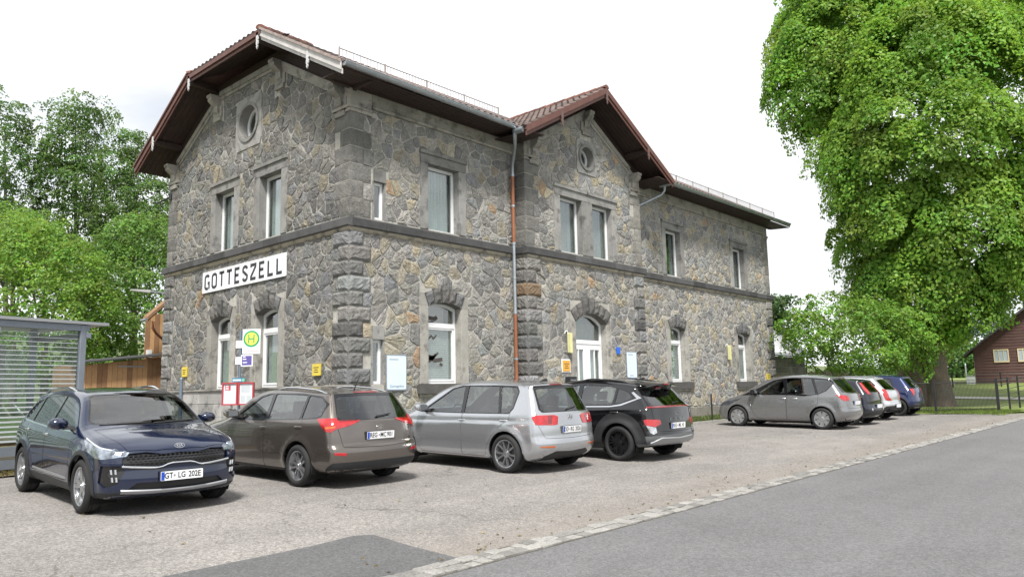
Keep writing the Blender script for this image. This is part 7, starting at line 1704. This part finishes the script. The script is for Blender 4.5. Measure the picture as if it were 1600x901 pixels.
# --- timber store and canopy house behind the gable
tz = gz(9, 26)
wsd = empty('timber_shed', (9.6, 25.6, tz), label='low board-clad timber shed left of the gable', cat='shed'); P_ = PT(wsd)
x = 8.45
while x < 10.9:
    w_ = rng.uniform(.13, .17); top = 2.76+(x-8.4)*.12
    mb = MB(); mb.box((x, 25.5+rng.uniform(0, .012), tz), (x+w_-.008, 25.55, top)); P_(mb, 'plank', M_pine if rng.random() < .6 else M_pined); x += w_
mb = MB(); mb.add([(8.25, 25.15, 2.80), (11.2, 25.15, 3.13), (11.2, 26.2, 3.2), (8.25, 26.2, 2.87), (8.25, 25.15, 2.84), (11.2, 25.15, 3.17), (11.2, 26.2, 3.24), (8.25, 26.2, 2.91)], [(0, 1, 2, 3), (4, 5, 6, 7), (0, 1, 5, 4), (1, 2, 6, 5), (2, 3, 7, 6), (3, 0, 4, 7)]); P_(mb, 'shed_roof', mat('roofing_felt', (.03, .03, .03), .9))
mb = MB(); mb.box((8.42, 25.56, tz), (8.5, 28, 2.8)); P_(mb, 'side_wall', M_pined); mb = MB(); mb.box((9.5, 25.47, 2.72), (10.3, 25.5, 2.76)); P_(mb, 'latch_bar', M_zinc)
cn = empty('canopy_house', (11.4, 27.5, tz), label='timber house with sloping canopy roof peeping out behind the gable corner', cat='building'); P_ = PT(cn)
for k in range(8): mb = MB(); mb.box((10.75+k*.16, 26.6, tz), (10.75+k*.16+.15, 26.65, 4.6)); P_(mb, 'plank', M_pine if k % 2 else M_pined)
mb = MB(); mb.add([(10.40, 25.6, 4.27), (12.2, 25.6, 5.98), (12.2, 26.0, 5.98), (10.40, 26.0, 4.27), (10.40, 25.6, 4.39), (12.2, 25.6, 6.10), (12.2, 26.0, 6.10), (10.40, 26.0, 4.39)], [(0, 1, 2, 3), (4, 5, 6, 7), (0, 1, 5, 4), (1, 2, 6, 5), (2, 3, 7, 6), (3, 0, 4, 7)]); P_(mb, 'canopy_roof', mat('canopy_timber', (.22, .125, .065), .7, noise=(8, .2)))
mb = MB(); mb.add([(10.44, 25.63, 4.26), (12.2, 25.63, 5.93), (12.2, 26.0, 5.93), (10.44, 26.0, 4.26)], [(0, 1, 2, 3)]); P_(mb, 'canopy_soffit', M_wood)
mb = MB(); mb.tube([(10.36, 25.6, 4.28), (10.36, 26.0, 4.28)], .05, 8); P_(mb, 'gutter', M_zinc)
mb = MB(); mb.tube([(10.62, 25.7, 4.25), (10.62, 25.7, 4.02), (10.75, 25.75, 3.87), (11.4, 26.2, 3.5)], .05, 8); autosmooth(P_(mb, 'downpipe', M_copper), 50)
mb = MB(); mb.box((10.8, 26.55, 3.1), (10.98, 26.6, 3.35)); P_(mb, 'meter_box', M_white)
# --- platform lamp on the far gable corner and the wire bracket above
lm = empty('platform_lamp', (10.2, 24.5, 5.0), label='slim grey street lamp sticking out from the far gable corner', cat='lamp'); P_ = PT(lm)
mb = MB(); mb.tube([(10.47, 24.55, 5.05), (10.15, 24.6, 5.07), (9.98, 24.62, 5.07)], .03, 8); P_(mb, 'lamp_arm', M_zinc)
mb = MB(); mb.add([(10.0, 24.50, 5.03), (10.0, 24.72, 5.03), (10.0, 24.72, 5.12), (10.0, 24.50, 5.12), (9.45, 24.55, 5.06), (9.45, 24.68, 5.06), (9.45, 24.68, 5.10), (9.45, 24.55, 5.10)], [(0, 1, 2, 3), (4, 5, 6, 7), (0, 1, 5, 4), (1, 2, 6, 5), (2, 3, 7, 6), (3, 0, 4, 7)]); P_(mb, 'lamp_head', mat('lamp_grey', (.42, .42, .42), .5))
mb = MB(); mb.box((10.46, 24.4, 4.85), (10.56, 24.6, 5.35)); P_(mb, 'lamp_mount', mat('green_mount', (.10, .16, .14), .5))
br = empty('cable_bracket', (10.3, 24.3, 8.2), label='black cable bracket high on the far gable corner', cat='bracket'); P_ = PT(br)
mb = MB(); mb.tube([(10.33, 24.1, 8.12), (10.25, 24.35, 8.05), (10.2, 24.7, 8.0), (10.15, 24.95, 8.06)], .03, 6); P_(mb, 'bracket_arm', M_black); mb = MB(); mb.tube([(10.33, 24.1, 8.02), (10.33, 24.1, 8.22)], .05, 8); P_(mb, 'bracket_foot', M_black)
# --- annex behind the right end
ax_ = empty('stone_annex', (36, 17, gz(36, 17)), label='low stone annex with pale grey roof behind the right end of the station', cat='building'); P_ = PT(ax_)
def ashlar_wall(P_, fn, u0, u1, v0, v1, h, lw, wts):
    mb = MB(); mb.prism([(u0, v0), (u1, v0), (u1, v1), (u0, v1)], fn, -.3, 0); P_(mb, 'wall', M_mortar); k = 0; v = v0
    while v < v1-.02:
        u = u0-rng.uniform(0, lw)
        while u < u1:
            w_ = lw*rng.uniform(.6, 1.4); a, b = max(u, u0), min(u+w_, u1)
            if b-a > .08: mb = MB(); mb.c = tuple(np.array(pal(wts))*.9); mb.prism(rpoly([(a+.012, v+.012), (b-.012, v+.012), (b-.012, min(v1, v+h)-.012), (a+.012, min(v1, v+h)-.012)], .03, 1), fn, -.02, rng.uniform(.01, .03)); P_(mb, 'stone', M_stone, col=True)
            u += w_
        v += h
AF = lambda u, v, d: (u, 17.0-d, v)
ashlar_wall(P_, AF, 34.2, 43.6, gz(36, 17), 3.30, .34, .62, W_FRO)
mb = MB(); mb.add([(33.7, 16.5, 3.33), (43.9, 16.5, 3.33), (43.9, 21.0, 6.35), (33.7, 21.0, 6.35), (33.7, 16.5, 3.45), (43.9, 16.5, 3.45), (43.9, 21, 6.47), (33.7, 21, 6.47)], [(0, 1, 2, 3), (4, 5, 6, 7), (0, 1, 5, 4), (1, 2, 6, 5), (2, 3, 7, 6), (3, 0, 4, 7)]); P_(mb, 'roof', mat('pale_roof_sheet', (.42, .43, .44), .6, noise=[(2, .12), (20, .1)]))
mb = MB(); mb.tube([(33.7, 16.45, 3.32), (43.9, 16.45, 3.32)], .06, 8); P_(mb, 'gutter', M_zinc)
mb = MB(); mb.tube([(42.9, 16.5, 3.3), (43.2, 16.75, 2.9), (43.5, 16.9, 2.4), (43.5, 16.9, .8)], .05, 8); P_(mb, 'downpipe', M_zinc)
mb = MB(); mb.box((41.6, 16.75, 1.75), (42.8, 16.96, 1.98)); P_(mb, 'plank', M_pined)
mb = MB(); mb.box((34.6, 20.2, 6.2), (35.2, 20.8, 7.4)); P_(mb, 'chimney', mat('brick_red', (.22, .09, .06), .9, noise=(20, .2)))
bf = empty('board_fence', gp_(44, 17), label='weathered upright board fence beside the stone annex', cat='fence'); P_ = PT(bf)
for k in range(34): mb = MB(); x = 43.95+k*.2; mb.box((x, 17.0+rng.uniform(0, .03), gz(x, 17)), (x+.17, 17.05, gz(x, 17)+1.75+rng.uniform(-.06, .06))); P_(mb, 'plank', mat('grey_fence_board', (.21, .175, .135), .9, noise=[(4, .3), (30, .2)]))
# --- black bar fence and gate at the lime tree
def fence(name, label, A, B, h, nbar, posts, rails=(.12, .92), mesh=False):
    A, B = gp_(*A), gp_(*B); A.z = gh(A.x, A.y); B.z = gh(B.x, B.y); o = empty(name, A, label=label, cat='fence', group='black fence around the lime tree'); P_ = PT(o)
    for t in posts: p = A+(B-A)*t; mb = MB(); mb.box((p.x-.035, p.y-.035, p.z-.1), (p.x+.035, p.y+.035, p.z+h+.06)); P_(mb, 'post', M_fence)
    for r_ in rails: mb = MB(); mb.tube([A+Vector((0, 0, h*r_)), B+Vector((0, 0, h*r_))], .016, 6); P_(mb, 'rail', M_fence)
    if nbar:
        mb = MB()
        for k in range(nbar): p = A+(B-A)*((k+.5)/nbar); mb.box((p.x-.0055, p.y-.0055, p.z+.06), (p.x+.0055, p.y+.0055, p.z+h))
        P_(mb, 'bars', M_fence)['kind'] = 'stuff'
fence('bar_fence', 'black bar fence panel before the lime tree lawn', (34.45, 8.27), (37.5, 6.65), 1.32, 46, (0, 1))
fence('bar_fence', 'black bar fence running behind the parked blue compact', (33.9, 12.5), (34.4, 8.4), 1.32, 50, (0, .5))
fence('wire_fence', 'black post and wire fence at the right edge running away from the road', (37.55, 6.62), (48, 6.4), 1.32, 0, (0.0, .2, .4, .6, .8, 1), rails=(.15, .32, .49, .66, .83, .97))
fence('paddock_fence', 'dark low rail fence across the lawn behind the lime trunk', (53, 17), (56, 7.0), .85, 0, (0, .25, .5, .75, 1), rails=(.55, .95))
def lawn_sheet(name, x0, x1, y0f, y1f, m_, dz, nx=60, ny=16):
    V = []; F = []
    for i in range(nx+1):
        x = x0+(x1-x0)*i/nx
        for j in range(ny+1): y = y0f(x)+(y1f(x)-y0f(x))*j/ny; V.append((x, y, gh(x, y)+dz))
    for i in range(nx):
        for j in range(ny): F.append((i*(ny+1)+j, (i+1)*(ny+1)+j, (i+1)*(ny+1)+j+1, i*(ny+1)+j+1))
    link(name, mkmesh(name, V, F, m_, smooth=True))['kind'] = 'structure'
lawn_sheet('lawn', 34.0, 100, lambda x: max(5.75, 8.5-(x-34)*.72), lambda x: 12.6+(x-34)*.7, mat('lawn_grass', (.15, .195, .045), .95, noise=[(.35, .2), (5, .25), (50, .3)], noise2=(.8, (.20, .16, .085), .58, .7)), .012)
lawn_sheet('garden_path', 47.0, 48.2, lambda x: 5.9, lambda x: 12.5, mat('path_gravel', (.55, .53, .48), .95, noise=[(30, .15)]), .04, 3, 12)
def tufts(name, lab, area, n, hgt, col):
    P = np.array([(rng.uniform(area[0], area[1]), rng.uniform(area[2], area[3]), 0) for _ in range(n)]); P[:, 2] = .0076*P[:, 0]+.02523*P[:, 1]+.03+hgt*.3
    Nn = unit(rng.normal(size=(n, 3))*np.array((1, 1, .25))); S = hgt*rng.uniform(.6, 1.4, n); C = np.array(col)*np.exp(rng.normal(0, .3, (n, 1)))
    tag(leaf_obj(name, P, Nn, S, C, None, asp=.22), lab, 'grass', kind='stuff')
tufts('wall_weeds', 'weeds and grass along the foot of the front wall', (22.5, 33.6, 12.85, 14.35), 2600, .14, (.10, .14, .04))
tufts('lawn_edge_grass', 'longer grass at the yard edge under the fence', (34.2, 38.5, 5.9, 9.5), 5000, .11, (.13, .19, .04))
tufts('shelter_weeds', 'dry grass and leaf litter before the shelter', (2.6, 5.3, 15.2, 15.9), 900, .09, (.15, .13, .05))
n_ = 420; Pd = np.stack([rng.uniform(2, 34, n_), rng.uniform(5.2, 12, n_), np.zeros(n_)], 1); Pd[:, 1] = np.where(rng.random(n_) < .5, 5.25+rng.exponential(.25, n_), Pd[:, 1]); Pd[:, 2] = .0076*Pd[:, 0]+.02523*Pd[:, 1]+.012
tag(leaf_obj('fallen_leaves', Pd, unit(np.stack([rng.normal(0, .3, n_), rng.normal(0, .3, n_), np.ones(n_)], 1)), rng.uniform(.02, .06, n_), np.array((.16, .13, .06))*np.exp(rng.normal(0, .4, (n_, 1))), None), 'scattered dry leaves and grit on the yard', 'leaves', kind='stuff')
# --- brown timber house
Lw = pt(1526, 600, 50); hd = Vector((.2, -.98, 0)); bk = Vector((.98, .2, 0)); zb_, ze, rs = 1.55, 3.85, .80
HF = lambda u, v, d: tuple(Vector((Lw.x, Lw.y, 0))+hd*u-bk*d+Vector((0, 0, v)))
HB = Vector(HF(4, zb_, 0)); th = empty('timber_house', HB, label='dark red-brown timber house with pale framed windows at the right edge', cat='building'); P_ = PT(th)
M_brown = mat('brown_boards', (.092, .045, .038), .75, noise=[(2, .2), (14, .2)])
v = zb_
while v < 7.0:
    u0 = max(0, (v+.1-ze)/rs); u1 = 8.4-u0
    if u1-u0 < .3: break
    mb = MB(); mb.add([HF(u0, v, .03), HF(u1, v, .03), HF(u1, v+.19, 0), HF(u0, v+.19, 0), HF(u0, v, -.05), HF(u1, v, -.05)], [(0, 1, 2, 3), (0, 1, 5, 4)]); P_(mb, 'plank', M_brown, fix=False); v += .19
mb = MB(); mb.prism([(0.02, zb_-.4), (8.38, zb_-.4), (8.38, ze), (4.2, ze+4.2*rs), (.02, ze)], HF, -7, -.03); P_(mb, 'wall', M_brown)
mb = MB(); mb.prism([(-.02, zb_-.5), (8.42, zb_-.5), (8.42, zb_), (-.02, zb_)], HF, -.2, .05); P_(mb, 'foundation', M_grey)
for s in (0, 1):
    a = [(-.55, ze-.55*rs), (4.2, ze+4.2*rs+.02), (4.2, ze+4.2*rs+.18), (-.55, ze-.55*rs+.14)]; a = a if s == 0 else [(8.4-u, v_) for u, v_ in a]
    mb = MB(); mb.prism(a, HF, -7.5, .6); P_(mb, 'roof', mat('house_roof', (.075, .07, .072), .8, noise=(4, .2)))
M_cream = mat('cream_frame', (.66, .53, .33), .6)
for u in (1.10, 2.42, 4.6):
    mb = MB(); ring(mb, HF, [(u, 2.95), (u+.85, 2.95), (u+.85, 3.80), (u, 3.80)], [(u+.07, 3.03), (u+.78, 3.03), (u+.78, 3.73), (u+.07, 3.73)], .0, .08); rbox(mb, HF, u+.27, u+.31, 3.03, 3.73, .0, .07); rbox(mb, HF, u+.54, u+.58, 3.03, 3.73, .0, .07); wn = P_(mb, 'window', M_cream)
    mb = MB(); rbox(mb, HF, u+.07, u+.78, 3.03, 3.73, .032, .04); P_(mb, 'pane', mat('house_pane', (.35, .42, .48), .15, spec=.8), wn)
# --- log pile and garden boxes before the house
lp = empty('log_pile', HF(2.0, 1.1, 1.0), label='stacked firewood logs at the foot of the timber house', cat='log pile'); P_ = PT(lp)
M_end = mat('log_end', (.38, .27, .17), .85, noise=(14, .3))
for k in range(81):
    u = .15+(k % 27)*.14+rng.uniform(-.02, .02); vv = 1.12+(k//27)*.14+rng.uniform(-.02, .02); r_ = rng.uniform(.055, .08); mb = MB(); mb.tube([HF(u, vv, 1.2), HF(u, vv, .8)], r_, 7); P_(mb, 'log', M_end if rng.random() < .7 else M_bark)
for u, w_, h_, lab in ((-.55, .5, .85, 'white plastic garden tank nearest the timber house'), (-1.75, .55, .5, 'white garden cupboard left of the white tank')):
    o = empty('garden_box', HF(u, 1.1, .5), label=lab, cat='container'); P_ = PT(o); z1 = 1.25
    mb = MB(); mb.prism(rpoly([(u, z1), (u+w_, z1), (u+w_, z1+h_), (u, z1+h_)], .05), HF, 0, .6); P_(mb, 'box_body', M_white); mb = MB(); mb.prism([(u-.03, z1+h_), (u+w_+.03, z1+h_), (u+w_+.03, z1+h_+.05), (u-.03, z1+h_+.05)], HF, -.03, .63); P_(mb, 'box_lid', M_grey)
    mb = MB(); mb.prism([(u+.05, z1-.3), (u+w_-.05, z1-.3), (u+w_-.05, z1), (u+.05, z1)], HF, .05, .55); P_(mb, 'box_foot', M_black)
# --- white house further off
hd = Vector((.671, -.741, 0)); bk = Vector((.741, .671, 0)); wd_ = 120.; W0 = pt(1452, 600, wd_); WF = lambda u, v, d: tuple(Vector((W0.x, W0.y, W0.z+.3))+hd*u-bk*d+Vector((0, 0, v)))
wh = empty('white_house', WF(2, 0, 0), label='white house with brown roof glimpsed past the lime trunk', cat='building'); P_ = PT(wh)
mb = MB(); mb.prism([(-2, -1), (4.6, -1), (4.6, 4.6), (1.3, 6.2), (-2, 4.6)], WF, -8, 0); P_(mb, 'wall', M_white)
for s in (0, 1):
    a = [(-2.8, 4.3), (1.3, 6.3), (1.3, 6.6), (-2.8, 4.6)]; a = a if s == 0 else [(2.6-u, v_) for u, v_ in a]
    mb = MB(); mb.prism(a, WF, -8.5, .8); P_(mb, 'roof', mat('brown_roof', (.20, .10, .06), .85))
for u, v in ((2.9, 3.2), (.6, 3.2), (2.9, 1.2)): mb = MB(); rbox(mb, WF, u, u+.9, v, v+1.1, 0, .06); P_(mb, 'window', mat('far_pane', (.10, .12, .13), .2))
mb = MB(); rbox(mb, WF, 2.6, 6.8, -1, 1.6, 1.5, 5); P_(mb, 'garage', mat('grey_boards', (.12, .11, .11), .8)); mb = MB(); mb.prism([(2.3, 1.6), (7.2, 1.6), (6.6, 3.2), (3.0, 3.2)], WF, 1.2, 5.3); P_(mb, 'garage_roof', mat('grey_roof', (.24, .235, .24), .8))
mb = MB()
pl = empty('utility_post', pt(1511, 597, 70), label='slim pale post on the lawn left of the timber house', cat='post'); P_ = PT(pl); q_ = pt(1511, 597, 70)
mb = MB(); mb.tube([(q_.x, q_.y, q_.z-.5), (q_.x, q_.y, q_.z+1.6)], .06, 8); P_(mb, 'post_tube', M_zinc); mb = MB(); mb.tube([(q_.x, q_.y, q_.z+1.6), (q_.x, q_.y, q_.z+1.68)], [.08, .05], 8); P_(mb, 'post_cap', M_zinc)
